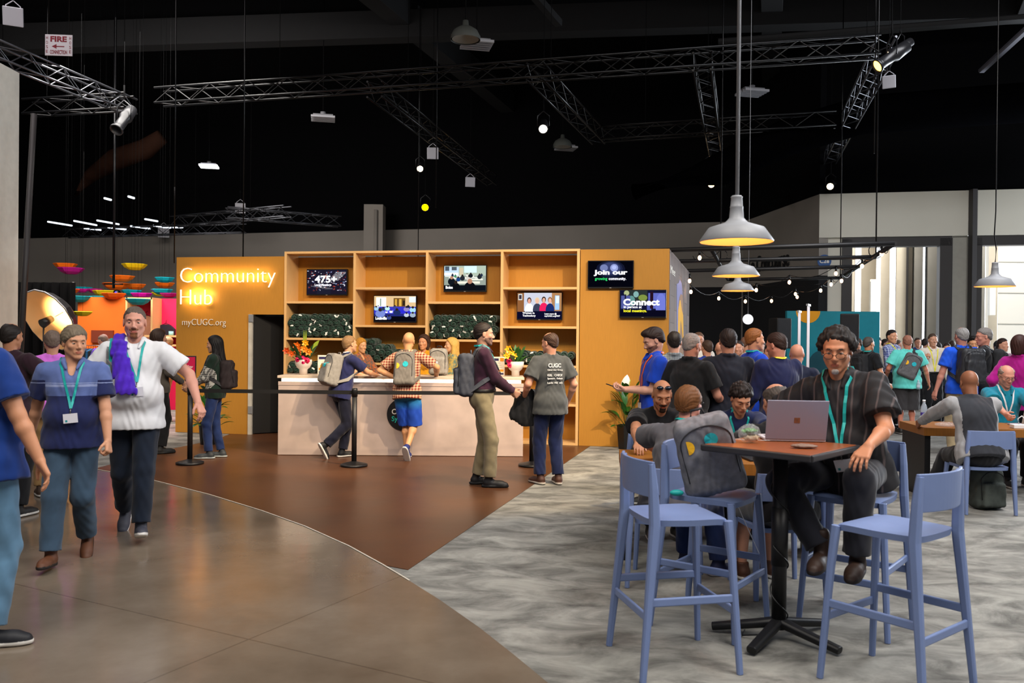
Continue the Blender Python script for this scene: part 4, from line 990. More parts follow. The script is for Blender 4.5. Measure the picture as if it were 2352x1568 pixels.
    def front(x, up, lvl=.005, back=False):
        "point on the chest or back surface, x to the right and up from the waist"
        p = W + Rr * x + U * up + Fd * (.33 if not back else -.33); dr_ = -Fd if not back else Fd
        for _ in range(40):
            v = float(topf(p[None])[0]) - lvl
            if v < .0008: break
            p = p + dr_ * min(v * .8, .03)
        return p
    g.surf, g.front = surf, front
    def ribbon(name, pts, wd, th, m, parent=root):
        mb = MB(); pts = [P3(p) for p in pts]; vs = []; n = len(pts)
        for i, p in enumerate(pts):
            d = (pts[min(i + 1, n - 1)] - pts[max(i - 1, 0)]).normalized()
            pl = np.array(p, F4) / s; e = .004; Q_ = np.stack([pl, pl + V3(e, 0, 0), pl + V3(0, e, 0), pl + V3(0, 0, e)]); v = topf(Q_); nr = Vector([float(x) for x in (v[1:] - v[0])])
            nr = (nr - d * nr.dot(d)); nr = nr.normalized() if nr.length > 1e-6 else Vector((0, 0, 1)); sd = d.cross(nr) * wd * s / 2
            vs += [p - sd, p + sd, p + sd + nr * th * s, p - sd + nr * th * s]
        fs = [(4 * i + j, 4 * i + (j + 1) % 4, 4 * i + 4 + (j + 1) % 4, 4 * i + 4 + j) for i in range(n - 1) for j in range(4)] + [(0, 1, 2, 3), tuple(4 * (n - 1) + j for j in (3, 2, 1, 0))]
        mb.add(vs, fs, 0, False); return mb.build(name, m, parent)
    g.ribbon = ribbon
    if lanyard:
        lm, vz = lanyard[0], lanyard[1]; bx = lanyard[2] if len(lanyard) > 2 else 0.0
        for k in (-1, 1):
            pts = [surf(Nb - Fd * .075 + U * .035 + Rr * .001 * k, .007), surf(Nb - Fd * .06 + U * .035 + Rr * .03 * k, .007), surf(Nb - Fd * .035 + U * .035 + Rr * .055 * k, .007), surf(Nb + Rr * (.066 * k) + U * .035), surf(Nb + Rr * (.072 * k) + Fd * .05 - U * .0)]
            for t in (.0, .06, .14, .24, .4, .55, .7, .85, 1.0): pts.append(front(.062 * k * (1 - t) + bx * t, (.385 - t * (.385 - vz)), .004))
            ribbon('lanyard_strap', pts, .017, .002, lm)
        if len(lanyard) < 4 or lanyard[3]:
            p = front(bx, vz - .07, .008); c = P3(p); Q = Matrix(((float(Rr[0]), float(Fd[0]), float(U[0])), (float(Rr[1]), float(Fd[1]), float(U[1])), (float(Rr[2]), float(Fd[2]), float(U[2])))) @ Matrix.Rotation(R(5), 3, 'Y')
            b_ = MB().box(c, (.095 * s, .003, .068 * s), rot=Q).build('name_badge', mat('badge_white', 'd9d9e2', rough=.3, kind='flat'), root)
            MB().box(c + Q @ Vector((.028, .0022, -.018)) * s, (.014 * s, .001, .014 * s), rot=Q).build('badge_dot', mat('teal_dot', '1d8f96', kind='flat'), b_)
            MB().cyl(P3(front(bx, vz, .006)), c + Q @ Vector((0, 0, .034)) * s, .004).build('badge_clip', mat('clip_steel', '777777', rough=.3, metal=.8), b_)
    return g

def backpack(g, label, m, trim, style=0, y=.025, z=.19, wd=.30, hh=.44, dp=.15, straps=(1, 1), tilt=0, dx=0.0, roll=0, strapm=None, decal=True, h=.009, group=None):
    "a pack worn on the back of person g"
    s = g.s; Cm = np.stack([g.Rr, g.Fd, g.U], 1).astype(F4) @ rot(0, tilt, roll)
    bk = g.front(dx, z, .0, back=True); c = bk - g.Fd * (dp / 2 + .004) + g.Fd * y
    root = thing('backpack', label, 'backpack', g.root.location, g.root.rotation_euler.z, group)
    return make_pack(root, Cm, c, s, m, trim, style, wd, hh, dp, g, straps, strapm, decal, h)
def make_pack(root, Cm, c, s, m, trim, style, wd, hh, dp, g=None, straps=(0, 0), strapm=None, decal=True, h=.009, dzd=.03):
    def f(P):
        q = (P - c) @ Cm; x, y_, z_ = q[:, 0], q[:, 1], q[:, 2]
        tp = 1 - .14 * np.clip((z_ / hh + .5), 0, 1); q2 = np.stack([x / tp, y_, z_], 1)
        d = rbox(q2, (0, 0, 0), (wd / 2, dp / 2, hh / 2), .055) * .9
        if style in (1, 2): d = smin(d, rbox(q2, (0, -dp / 2 - .012, -hh * .14), (wd * .40, .035, hh * .30), .028), .02)
        if style == 2: d = smin(d, rbox(q2, (0, -dp / 2 - .01, hh * .25), (wd * .34, .03, hh * .13), .025), .02)
        return d + wob(q, .0035, 1.1)
    e = float(max(wd, hh)) * .75 + .08
    field_obj('pack_body', f, c - e, c + e, h, m, root, None, s)
    Q = Matrix([[float(Cm[i][j]) for j in range(3)] for i in range(3)]); c3 = Vector([float(x) for x in c])
    def W_(p): return (c3 + Q @ Vector(p)) * s
    def ysurf(x, z_):
        y_ = -dp
        for _ in range(25):
            p = np.array([c3 + Q @ Vector((x, y_, z_))], F4); v = float(f(p)[0]) - .002
            if v < .0008: break
            y_ += v * .8
        return y_
    MB().tube([W_((-.04, dp * .3, hh / 2 - .01)), W_((-.03, dp * .3, hh / 2 + .03)), W_((.03, dp * .3, hh / 2 + .03)), W_((.04, dp * .3, hh / 2 - .01))], .008 * s, n=6).build('carry_loop', trim, root)
    zp = []
    for i in range(17):
        a = PI * (i / 16); x = -wd * .40 * math.cos(a); z_ = hh * .20 + hh * .22 * math.sin(a); zp.append(W_((x, ysurf(x, z_) - .001, z_)))
    zp = [W_((-wd * .40, ysurf(-wd * .4, -hh * .25) - .001, -hh * .25))] + zp + [W_((wd * .40, ysurf(wd * .4, -hh * .25) - .001, -hh * .25))]
    MB().tube(zp, .0035 * s, n=5).build('zip', mat('zip_dark', '26262a', rough=.6), root)
    if decal:
        for (cx, cz, r_, mm, a0, a1) in ((.03, .02 + dzd, .038, mat('decal_teal', '1fb4c4', rough=.6, kind='flat'), 0, 2 * PI), (-wd * .30, .0 + dzd, .04, mat('decal_yellow', 'f0b41c', rough=.6, kind='flat'), -PI / 2, PI / 2)):
            n = 20; pts = [(cx, cz)] + [(cx + r_ * math.cos(a0 + (a1 - a0) * i / n), cz + r_ * math.sin(a0 + (a1 - a0) * i / n)) for i in range(n + 1)]
            mb = MB(); mb.add([W_((x, ysurf(x, z_) - .003, z_)) for x, z_ in pts], [(0, i + 1, i + 2) for i in range(n)]); mb.build('round_logo', mm, root)
    if g is not None:
        sm = strapm or trim
        for k, on in zip((-1, 1), straps):
            if not on: continue
            pts = [c + Cm @ V3(k * .07, dp * .4, hh * .42)]
            for (x, yy, u) in ((.085, -.07, .40), (.10, -.01, .44), (.105, .05, .40)): pts.append(g.surf(g.W + g.Rr * (x * k) + g.Fd * yy + g.U * u, .006))
            for (x, u) in ((.115, .32), (.125, .24), (.135, .17)): pts.append(g.front(x * k, u, .006))
            pts.append(g.surf(g.W + g.Rr * (.18 * k) + g.Fd * .0 + g.U * .08, .006)); pts.append(c + Cm @ V3(k * wd * .42, dp * .3, -hh * .36))
            g.ribbon('shoulder_strap', pts, .048, .009, sm, root)
    return root
# ================================================================ furniture and things on it
M_blue = mat('blue_plastic', '6f81ac', rough=.42, amt=.03, spec=.45)
def make_seat(name, sh, bh, label, cat, loc, rz, group=None, sw=.40, spl=.045):
    "moulded plastic stool or chair; faces +Y locally; sh seat height, bh top of the backrest"
    t = thing(name, label, cat, loc, rz, group)
    hw = sw / 2
    def dish(x, y): return -0.018 * math.exp(-((x / .14) ** 2 + (y / .14) ** 2)) * 1.0
    mb = MB(); n = 12; vs = []
    for i in range(n + 1):
        for j in range(n + 1):
            x = (i / n - .5) * 2; y = (j / n - .5) * 2
            k = 1 - .10 * (abs(x) ** 4) * (abs(y) ** 4); yy = y * (hw + .01) * k; xx = x * (hw + .005 - (.015 if y < 0 else 0) * abs(y)) * k
            vs.append((xx, yy, sh + dish(xx, yy) - .012 * max(0, y) ** 6))
    m = len(vs); vs += [(v[0] * .98, v[1] * .98, v[2] - .030) for v in vs]
    W1 = n + 1; fs = []
    for i in range(n):
        for j in range(n): a = i * W1 + j; fs += [(a, a + W1, a + W1 + 1, a + 1), (m + a, m + a + 1, m + a + W1 + 1, m + a + W1)]
    for i in range(n):
        fs += [(i, i + 1, m + i + 1, m + i), (n * W1 + i, m + n * W1 + i, m + n * W1 + i + 1, n * W1 + i + 1), (i * W1, m + i * W1, m + (i + 1) * W1, (i + 1) * W1), (i * W1 + n, (i + 1) * W1 + n, m + (i + 1) * W1 + n, m + i * W1 + n)]
    mb.add(vs, fs, 0, True); o = mb.build('seat', M_blue, t)
    e = o.modifiers.new('e', 'EDGE_SPLIT'); e.split_angle = R(50)
    top = {}
    for sx in (-1, 1):
        mb = MB(); mb.sweep([(sx * (hw + spl), hw + spl * .9, 0.0), (sx * (hw + spl * .25), hw + spl * .2, sh * .72), (sx * (hw - .004), hw - .008, sh - .012)], [.030, .038, .044], [.030, .036, .040], up=(0, 1, 0)); mb.build('leg', M_blue, t, bevel=.002)
        b0 = Vector((sx * (hw + spl * 1.1), -hw - spl * 1.5, 0)); b1 = Vector((sx * (hw + .012), -hw + .0, sh - .02)); b2 = Vector((sx * (hw + .004), -hw - .006, sh + (bh - sh) * .55)); b3 = Vector((sx * (hw - .004), -hw - .014, bh - .012))
        mb = MB(); mb.sweep([b0, b0.lerp(b1, .6), b1, b2, b3], [.030, .038, .046, .042, .034], [.032, .044, .052, .046, .030], up=(0, 1, 0)); mb.build('leg', M_blue, t, bevel=.002)
    # curved back band
    mb = MB(); N_ = 14; hb = .175; vs = []
    for i in range(N_ + 1):
        u = (i / N_ - .5) * 2; x = u * (hw + .012); y = -hw - .018 - .050 * (1 - u * u)
        for (dz, dy) in ((0, 0), (-hb * .5, .002), (-hb, .006)):
            vs.append((x, y + dy, bh + dz)); 
        for (dz, dy) in ((-hb, .006), (-hb * .5, .002), (0, 0)):
            vs.append((x, y + dy + .016, bh + dz))
    fs = [(i * 6 + j, i * 6 + (j + 1) % 6, (i + 1) * 6 + (j + 1) % 6, (i + 1) * 6 + j) for i in range(N_) for j in range(6)] + [tuple(range(5, -1, -1)), tuple(N_ * 6 + j for j in range(6))]
    mb.add(vs, fs, 0, False); mb.build('backrest', M_blue, t, bevel=.004)
    if sh > .6:
        def at(sx, sy, z):
            k = 1 - z / sh
            return Vector((sx * (hw + spl * k * 1.0), sy * (hw + (spl if sy > 0 else spl * 1.5) * k) , z))
        for (a, b, z, zz) in (((-1, 1), (1, 1), .30, .30), ((-1, -1), (1, -1), .30, .30), ((-1, -1), (-1, 1), .37, .37), ((1, -1), (1, 1), .37, .37)):
            z = z * sh / .76; mb = MB(); mb.sweep([at(*a, z), at(*b, z)], .018, .042); mb.build('foot_rail', M_blue, t, bevel=.003)
    return t
def yaw_of(d): return math.atan2(-d[0], d[1])
def seat_at(name, rears, fronts, sh, bh, label, cat, group=None, **k):
    rm = (rears[0] + rears[1]) / 2; fm = (fronts[0] + fronts[1]) / 2; c = (rm + fm) / 2; d = fm - rm
    return make_seat(name, sh, bh, label, cat, (c.x, c.y, 0.001), yaw_of(d), group, **k)
stA = seat_at('bar_stool', (gnd(1412, 1490), gnd(1490, 1556)), (gnd(1607, 1483), gnd(1688, 1532)), .76, 1.05, 'blue plastic bar stool in the left foreground, empty, nearest left of the high table', 'stool')
stB = make_seat('bar_stool', .76, 1.05, 'blue plastic bar stool with a grey backpack propped on its seat', 'stool', (1.17, 4.93, .001), yaw_of((.80, -.60)))
stC = make_seat('bar_stool', .76, 1.05, 'blue plastic bar stool that the man with the laptop sits on', 'stool', (2.02, 4.98, .001), yaw_of((-.62, -.78)))
stD = make_seat('bar_stool', .76, 1.05, 'blue plastic bar stool in the right foreground, empty, its back to the right', 'stool', (1.86, 4.12, .001), yaw_of((-.62, .78)))

# high table
T0 = Vector((1.49, 4.71, 0)); T_Z = 1.07
tb = thing('bar_table', 'square high table with a brown top, dark edge and black pedestal', 'table', (T0.x, T0.y, .004), R(45 + 2))
M_top = mat('table_walnut', '8a4a26', rough=.35, kind='wood', amt=.12, scale=6)
MB().box((0, 0, T_Z - .004 - .017), (.60, .60, .034)).build('table_top', M_top, tb, bevel=.003)
mb = MB(); q = .31
for a, b in (((-q, -q), (q, -q)), ((q, -q), (q, q)), ((q, q), (-q, q)), ((-q, q), (-q, -q))): mb.sweep([(a[0], a[1], T_Z - .023), (b[0], b[1], T_Z - .023)], .022, .036)
mb.build('edge_band', mat('edge_black', '2c2a2c', rough=.5), tb, bevel=.004)
M_iron = mat('black_iron', '121214', rough=.45, amt=.1)
MB().cyl((0, 0, .05), (0, 0, T_Z - .042), .040, n=24).cyl((0, 0, .40), (0, 0, .72), .045, n=24).cyl((0, 0, T_Z - .06), (0, 0, T_Z - .041), .16, n=24).build('pedestal', M_iron, tb)
for k, (px, py) in enumerate(((1712, 1515), (1945, 1512), (1872, 1446), (1662, 1452))):
    e = gnd(px, py) - T0; e = Matrix.Rotation(-R(47), 3, 'Z') @ e; e.z = 0; e = e.normalized() * .36
    mb = MB(); mb.sweep([(e.x * .05, e.y * .05, .085), (e.x * .35, e.y * .35, .065), (e.x, e.y, .026)], [.07, .065, .055], [.05, .045, .040]); mb.build('foot', M_iron, tb, bevel=.006)
pts = []
for i in range(90): a = i * .22; pts.append((.047 * math.cos(a) + (.02 if 30 < i < 45 else 0), .047 * math.sin(a), .95 - i * .0098))
cb = thing('power_cable', 'black cable wound around the pedestal of the high table', 'cable', (T0.x, T0.y, .004)); MB().tube(pts + [(-.12, -.05, .03), (-.2, .0, .008), (-.16, .1, .005)], .004, n=6).build('cable', M_iron, cb)
cb = thing('charging_cable', 'thin white cable hanging from the high table edge', 'cable', (0, 0, 0)); c0 = Vector((1.36, 4.86, 1.075))
MB().tube([c0 + Vector((.1, -.05, .004)), c0, Vector((1.22, 5.02, 1.065)), Vector((1.25, 5.06, .9)), Vector((1.38, 5.08, .6)), Vector((1.5, 5.1, .35)), Vector((1.55, 5.1, .2))], .0022, n=6).build('cable', mat('cable_white', 'd8d8d8'), cb)
# laptop
lp = thing('laptop', 'open silver laptop on the high table, lid turned to the camera', 'laptop', (1.61, 4.83, T_Z + .002), R(-6))
M_alu = mat('laptop_silver', '9c9cb0', rough=.45, metal=.25, kind='flat')
MB().box((0, .118, .008), (.335, .235, .014)).build('base', mat('laptop_base', 'c9c9d2', rough=.4, kind='flat'), lp, bevel=.004)
mb = MB(); mb.box((0, .12, .0155), (.29, .11, .001)); mb.build('keyboard', mat('keys_grey', '77777f'), lp)
ld = MB().box((0, 0, .118), (.335, .007, .236)).build('lid', M_alu, lp, bevel=.003); ld.location = (0, 0, .012); ld.rotation_euler = (R(17), 0, 0)
MB().box((0, .0045, .12), (.31, .001, .205)).build('display', em('laptop_display', 'aebedb', .9), ld)
lg = MB()
for a in (-1, 1):
    for b in (-1, 1): lg.box((a * .0082 + .0, -.0040, .118 + b * .0082), (.0152, .001, .0152))
lg.build('lid_logo', mat('logo_bronze', '8a6248', rough=.3, metal=.3, kind='flat'), ld)
# snack bag and glasses case
c = gnd(1727, 1000, T_Z); c = Vector((1.33, 4.76, T_Z))
sb = thing('snack_bag', 'clear plastic bag with green leaves and a sandwich on the high table', 'bag', c)
def lump(name, rr, m, loc, seed, par, h=.004, amp=.006):
    rr = np.array(rr, F4); f = lambda P: el(P, loc, rr) + wob(P, amp, 2.5, seed) + wob(P, amp * .5, 6, seed + 1)
    return field_obj(name, f, np.array(loc, F4) - rr - .03, np.array(loc, F4) + rr + .03, h, m, par)
lump('film', (.062, .045, .052), mat('clear_film', 'e8eef0', rough=.08, alpha=.16, spec=1.0, kind='flat'), (0, 0, .054), 3, sb, amp=.005)
lump('salad', (.045, .03, .014), mat('leaf_green', '3a7a2e', rough=.5, amt=.3, scale=40), (0, -.005, .068), 5, sb)
lump('sandwich', (.04, .03, .018), mat('bread', 'c9b79a', rough=.8, amt=.15), (.01, 0, .03), 7, sb)
gc = thing('glasses_case', 'small brown-grey folded pouch on the high table before the laptop', 'case', (1.56, 4.54, T_Z + .001), R(-8))
lump('pouch', (.075, .028, .012), mat('pouch_taupe', '7a6458', rough=.7, amt=.15, scale=30), (0, 0, .012), 2, gc, amp=.002)

# low work tables
M_oak = mat('bench_oak', '8f5a20', rough=.45, kind='wood', amt=.12, scale=8)
def work_table(x0, x1, y0, y1, rz, label):
    c = Vector(((x0 + x1) / 2, (y0 + y1) / 2, .001)); L, D = x1 - x0, y1 - y0
    t = thing('work_table', label, 'table', c, rz)
    MB().box((0, 0, .70), (L, D, .085)).build('table_top', M_oak, t, bevel=.003)
    for s in (-1, 1):
        MB().box((s * (L / 2 - .05), 0, .328), (.06, D - .08, .655)).build('side_panel', mat('panel_black', '141416', rough=.5), t, bevel=.003)
    return t
lt = work_table(.84, 2.35, 6.2, 6.86, R(-6), 'long low wooden table on black panels behind the high table')
rt = work_table(4.34, 7.1, 8.75, 9.5, R(-6), 'long low wooden table on black panels at the right edge')
TZ = .7435
chairs = [(1.06, 5.80, (.25, .97), 'blue plastic chair under the man in the grey shirt at the low table'),
          (1.76, 5.63, (-.1, 1), 'blue plastic chair behind the high table, taken by the balding man'),
          (4.22 + .35, 8.33, (.03, 1), 'blue plastic chair under the bald man in the two-tone shirt'),
          (1.24, 7.34, (-.1, -1), 'blue plastic chair across the low table, left, of the man with sunglasses'),
          (1.95, 7.42, (-.1, -1), 'blue plastic chair across the low table, taken by the curly-haired man'),
          (5.72, 9.95, (0, -1), 'blue plastic chair behind the right table, taken by the man in the teal shirt')]
for (x, y, d, lb) in chairs: make_seat('chair', .45, .80, lb, 'chair', (x, y, .001), yaw_of(d), sw=.42, spl=.02)
# things on the right table
def on_rt(px, py): p = gnd(px, py, TZ); return p
def bottle(c, label, cat='bottle', h=.27, r=.034, lab='4a3a9a'):
    t = thing('water_bottle', label, cat, c)
    MB().lathe([(0, 0), (r, .004), (r, h * .62), (r * .9, h * .72), (r * .45, h * .86), (r * .4, h * .93), (0, h * .93)], n=20).build('bottle_body', mat('clear_plastic', 'c9d6e6', rough=.05, alpha=.45, kind='flat', spec=1), t)
    MB().lathe([(r * 1.01, h * .22), (r * 1.01, h * .5)], n=20).build('bottle_label', mat('label_' + lab, lab, rough=.5, kind='flat'), t)
    MB().lathe([(0, h * .92), (r * .46, h * .92), (r * .46, h), (0, h)], n=16).build('cap', mat('cap_white', 'e0e6ee', kind='flat'), t); return t
p = on_rt(2117, 958); bottle(Vector((4.45, 9.20, TZ)), 'tall clear water bottle with a purple label on the left end of the right table')
t = thing('plastic_tray', 'crumpled clear plastic food tray beside the water bottle', 'tray', (4.62, 9.05, TZ + .001)); lump('tray_film', (.12, .08, .02), mat('clear_film', 'e8eef0'), (0, 0, .022), 4, t, h=.007)
t = thing('white_box', 'small white box with a looped cable on the right table', 'box', (5.35, 8.92, TZ), R(-5)); MB().box((0, 0, .022), (.22, .1, .04)).build('box_body', mat('box_white', 'e4e6ea', kind='flat'), t, bevel=.004)
MB().tube([(-.04, 0, .045), (-.05, 0, .10), (-.01, .0, .13), (.03, .0, .09), (.05, 0, .045)], .006, n=6).build('cable_loop', mat('cable_white', 'd8d8d8'), t)
t = thing('laptop', 'silver laptop at the right edge of the picture before the man in teal', 'laptop', (5.60, 9.12, TZ + .001), R(8))
MB().box((0, .1, .008), (.32, .22, .014)).build('base', M_alu, t, bevel=.003); o = MB().box((0, 0, .11), (.32, .007, .22)).build('lid', mat('laptop_lid_grey', 'a8a49c', rough=.5), t, bevel=.003); o.rotation_euler = (R(14), 0, 0); o.location = (0, 0, .012)
t = thing('laptop', 'open laptop with a bright blue-white screen before the curly-haired man', 'laptop', (1.90, 6.52, TZ + .001), R(185))
MB().box((0, .1, .008), (.30, .21, .014)).build('base', mat('laptop_black', '1a1a1e', rough=.5), t, bevel=.003); o = MB().box((0, 0, .105), (.30, .007, .21)).build('lid', mat('laptop_black', '1a1a1e'), t, bevel=.003); o.rotation_euler = (R(10), 0, 0); o.location = (0, 0, .012)
t = thing('tablet', 'upright tablet with a bright document page by the curly-haired man', 'tablet', (1.535, 6.34, TZ + .001), R(4))
o = MB().box((0, 0, .085), (.115, .008, .17)).build('tablet_body', mat('laptop_black', '1a1a1e'), t, bevel=.003); o.rotation_euler = (R(-8), 0, 0)
MB().box((0, -.0046, .085), (.104, .001, .158)).build('tablet_screen', em('tablet_screen', 'b9cdf2', 1.0), o)
mb = MB()
for k in range(12): mb.box((-.005 + .008 * ((k * 7) % 3 - 1), -.0054, .022 + k * .0115), (.07 - .01 * (k % 4), .0006, .004))
mb.build('page_lines', mat('ink', '2a3c6a', kind='flat'), o)

# queue posts and belt
M_post = mat('post_black', '141416', rough=.42, spec=.5, amt=.1)
PS = [gnd(436, 1066), gnd(813, 1071), gnd(1221, 1071)]
for k, p in enumerate(PS):
    t = thing('queue_post', ('black belt post with the red Enter sign on top, left end of the belt', 'black belt post in the middle of the belt, before the counter', 'black belt post at the right end, behind the man in the grey shirt')[k], 'post', p)
    MB().lathe([(0, .004), (.168, .004), (.17, .03), (.14, .04), (.05, .062), (.032, .07), (0, .07)], n=40).build('post_base', M_post, t)
    MB().cyl((0, 0, .06), (0, 0, .90), .032, n=20).build('post_tube', M_post, t)
    MB().lathe([(0, .88), (.038, .88), (.038, .96), (.033, .985), (0, .985)], n=20).build('belt_head', M_post, t)
    if k == 0:
        MB().cyl((0, 0, .98), (0, 0, 1.06), .008).build('sign_stem', M_post, t)
for k in (0, 1):
    d = (PS[k + 1] - PS[k]); L = d.length; dn = d.normalized()
    t = thing('queue_belt', ('black queue belt stretched between the left and middle posts', 'black queue belt stretched between the middle and right posts')[k], 'belt', PS[k] + dn * .036 + Vector((0, 0, .93)), math.atan2(d.y, d.x))
    MB().prism([(0, 0, -.024), (L - .072, 0, -.024), (L - .072, 0, .024), (0, 0, .024)], (0, .003, 0)).build('webbing', mat('webbing_black', '0c0c0e', rough=.8), t)
t = thing('enter_sign', 'small upright sign with a red Enter panel on the left queue post', 'sign', PS[0] + Vector((0, 0, 1.06)), R(14))
MB().box((0, 0, .15), (.135, .018, .32)).build('sign_frame', M_post, t, bevel=.003)
MB().box((0, -.0095, .15), (.11, .001, .29)).build('sign_face', mat('sign_red', 'c01246', rough=.4, kind='flat'), t)
text('sign_word', 'Enter', mat('white_letter', 'e8e6de'), frameM((0, -.0105, .155), (1, 0, 0), (0, -1, 0)), width=.06, height=.035, extrude=.001, weight=.01, parent=t, align='CENTER')

# plants
def leaf_mb(mb, base, tip, wd, droop=.0, n=7, mi=0, side=None):
    base = Vector(base); tip = Vector(tip); d = tip - base; s = d.cross(Vector((0, 0, 1))) if side is None else Vector(side)
    s = s.normalized() if s.length > 1e-5 else Vector((1, 0, 0)); vs = []
    for i in range(n + 1):
        u = i / n; p = base + d * u + Vector((0, 0, droop * math.sin(u * PI))); ww = wd * math.sin(PI * (u ** .8)) ** .8 * .5 if 0 < u < 1 else .001
        vs += [p - s * ww + Vector((0, 0, .15 * ww)), p - Vector((0, 0, .10 * ww)), p + s * ww + Vector((0, 0, .15 * ww))]
    mb.add(vs, [(3 * i + a, 3 * i + a + 1, 3 * i + a + 4, 3 * i + a + 3) for i in range(n) for a in (0, 1)], mi, True)
M_leaf = mat('plant_green', '1f5a1c', rough=.35, amt=.3, scale=12)
def potted(px, py, label, flower=True, seed=1, sc=1.0):
    p = gnd(px, py); p.z = .002; t = thing('potted_plant', label, 'plant', p); rn = random.Random(seed)
    MB().lathe([(0, 0), (.13 * sc, 0), (.16 * sc, .34 * sc), (.145 * sc, .34 * sc), (.14 * sc, .30 * sc), (0, .30 * sc)], n=6 if flower else 24, smooth=False).build('pot', mat('pot_black', '0e0e10', rough=.4), t)
    mb = MB()
    for k in range(34):
        a = rn.uniform(0, 2 * PI); r_ = rn.uniform(.10, .36) * sc; hh = (.40 + rn.uniform(.05, .55)) * sc
        if r_ > .26 * sc: hh *= .72
        b = Vector((.03 * math.cos(a), .03 * math.sin(a), .30 * sc)); m = Vector((math.cos(a) * r_ * .45, math.sin(a) * r_ * .45, hh * .85)); tp = Vector((math.cos(a) * r_, math.sin(a) * r_, hh + rn.uniform(-.1, .08) * sc))
        mb.tube([b, m], .004 * sc, n=5); leaf_mb(mb, m, m + (tp - m).normalized() * .24 * sc, .085 * sc, .03)
    mb.build('leaves', M_leaf, t)
    if flower:
        fm = MB().tube([(0, 0, .4 * sc), (-.02, 0, .8 * sc), (.03, 0, .98 * sc)], .005, n=6).build('flower_stem', mat('stem_green', '8a9a3a'), t)
        mb = MB(); leaf_mb(mb, (-.06, 0, .82 * sc), (-.02, 0, 1.05 * sc), .13, .0, side=(1, 0, 0)); o = mb.build('flower', mat('petal_white', 'e8e4dc', rough=.5), t); o.modifiers.new('s', 'SOLIDIFY').thickness = .004
    return t
potted(1442, 1031, 'peace lily with one white flower in a black pot by the booth wall', True, 2, 1.05)
potted(480, 1020, 'green leafy plant in a black pot behind the woman with long hair', False, 5, .95)
# flower bowls
def flowers(px, label, seed, cols, tall):
    c = onctr(px, .30); t = thing('flower_arrangement', label, 'flowers', c); rn = random.Random(seed)
    MB().lathe([(0, 0), (.055, 0), (.055, .07), (.09, .10), (.115, .15), (.118, .21), (.108, .21), (.10, .16), (0, .12)], n=32).build('bowl', mat('bowl_white', 'd9cfc8', rough=.35, kind='flat'), t)
    mb = MB()
    for k in range(40):
        a = rn.uniform(0, 2 * PI); r_ = rn.uniform(.04, .17); z = .2 + rn.uniform(.0, .18); b = Vector((math.cos(a) * r_ * .5, math.sin(a) * r_ * .5, .19))
        leaf_mb(mb, b, b + Vector((math.cos(a) * r_ * 1.2, math.sin(a) * r_ * 1.2, z - .12)), .06, .02)
    if tall:
        for k in range(3): leaf_mb(mb, (.01 * k, 0, .25), (.02 * k, .01, .62), .02, 0, side=(1, 0, 0), mi=1)
        leaf_mb(mb, (.08, 0, .25), (.22, 0, .48), .07, .02, side=(.5, 0, -.7), mi=1)
    mb.build('foliage', [mat('foliage_green', '24561d', rough=.5, amt=.3, scale=14), mat('foliage_lime', '8fa32a', rough=.5)], t)
    for (x, z, r_, c_, kind) in cols:
        mb = MB(); n = 7
        y = -.07 - rn.uniform(0, .06)
        if kind == 'rose':
            for q_ in range(4):
                for i in range(n):
                    a = 2 * PI * i / n + q_ * .5; rr_ = r_ * (.25 + .25 * q_); p = Vector((x + math.cos(a) * rr_ * .5, y - (.03 - .008 * q_), z + math.sin(a) * rr_ * .5))
                    mb.sphere(p, (r_ * .32, r_ * .16, r_ * .32), n=5, M=Matrix.Rotation(a, 3, 'Y'))
        else:
            for i in range(6):
                a = 2 * PI * i / 6 + x * 10; leaf_mb(mb, (x, y, z), (x + math.cos(a) * r_, y - .03, z + math.sin(a) * r_), r_ * .6, .0, side=(-math.sin(a), 0, math.cos(a)))
            mb.sphere((x, y - .01, z), r_ * .28, n=5)
        mb.build('blossom', mat('petal_' + c_, c_, rough=.5, amt=.12, scale=30), t)
    return t
ORA, PNK, YEL = 'e06a12', 'e0105e', 'f0a818'
flowers(681, 'flower bowl at the left counter end with orange orchids, pink roses and tall spikes', 4,
        [(-.21, .33, .055, 'c8480f', 'f'), (-.14, .29, .05, 'd85a10', 'f'), (-.07, .40, .06, ORA, 'f'), (-.05, .30, .06, ORA, 'f'), (.05, .44, .055, YEL, 'f'), (.04, .36, .055, 'f08a1c', 'f'), (.10, .32, .06, 'f08a1c', 'f'), (-.02, .35, .05, ORA, 'f'), (.01, .22, .06, PNK, 'rose'), (-.05, .21, .055, PNK, 'rose'), (.07, .20, .055, 'd80a4e', 'rose'), (.02, .17, .05, PNK, 'rose')], True)
flowers(1183, 'flower bowl at the right end of the counter with yellow orchids and two pink roses', 9,
        [(-.10, .38, .06, YEL, 'f'), (-.06, .33, .055, 'f2b52a', 'f'), (-.12, .29, .055, YEL, 'f'), (-.02, .29, .05, 'f2b52a', 'f'), (-.09, .22, .055, PNK, 'rose'), (-.08, .16, .05, PNK, 'rose')], False)
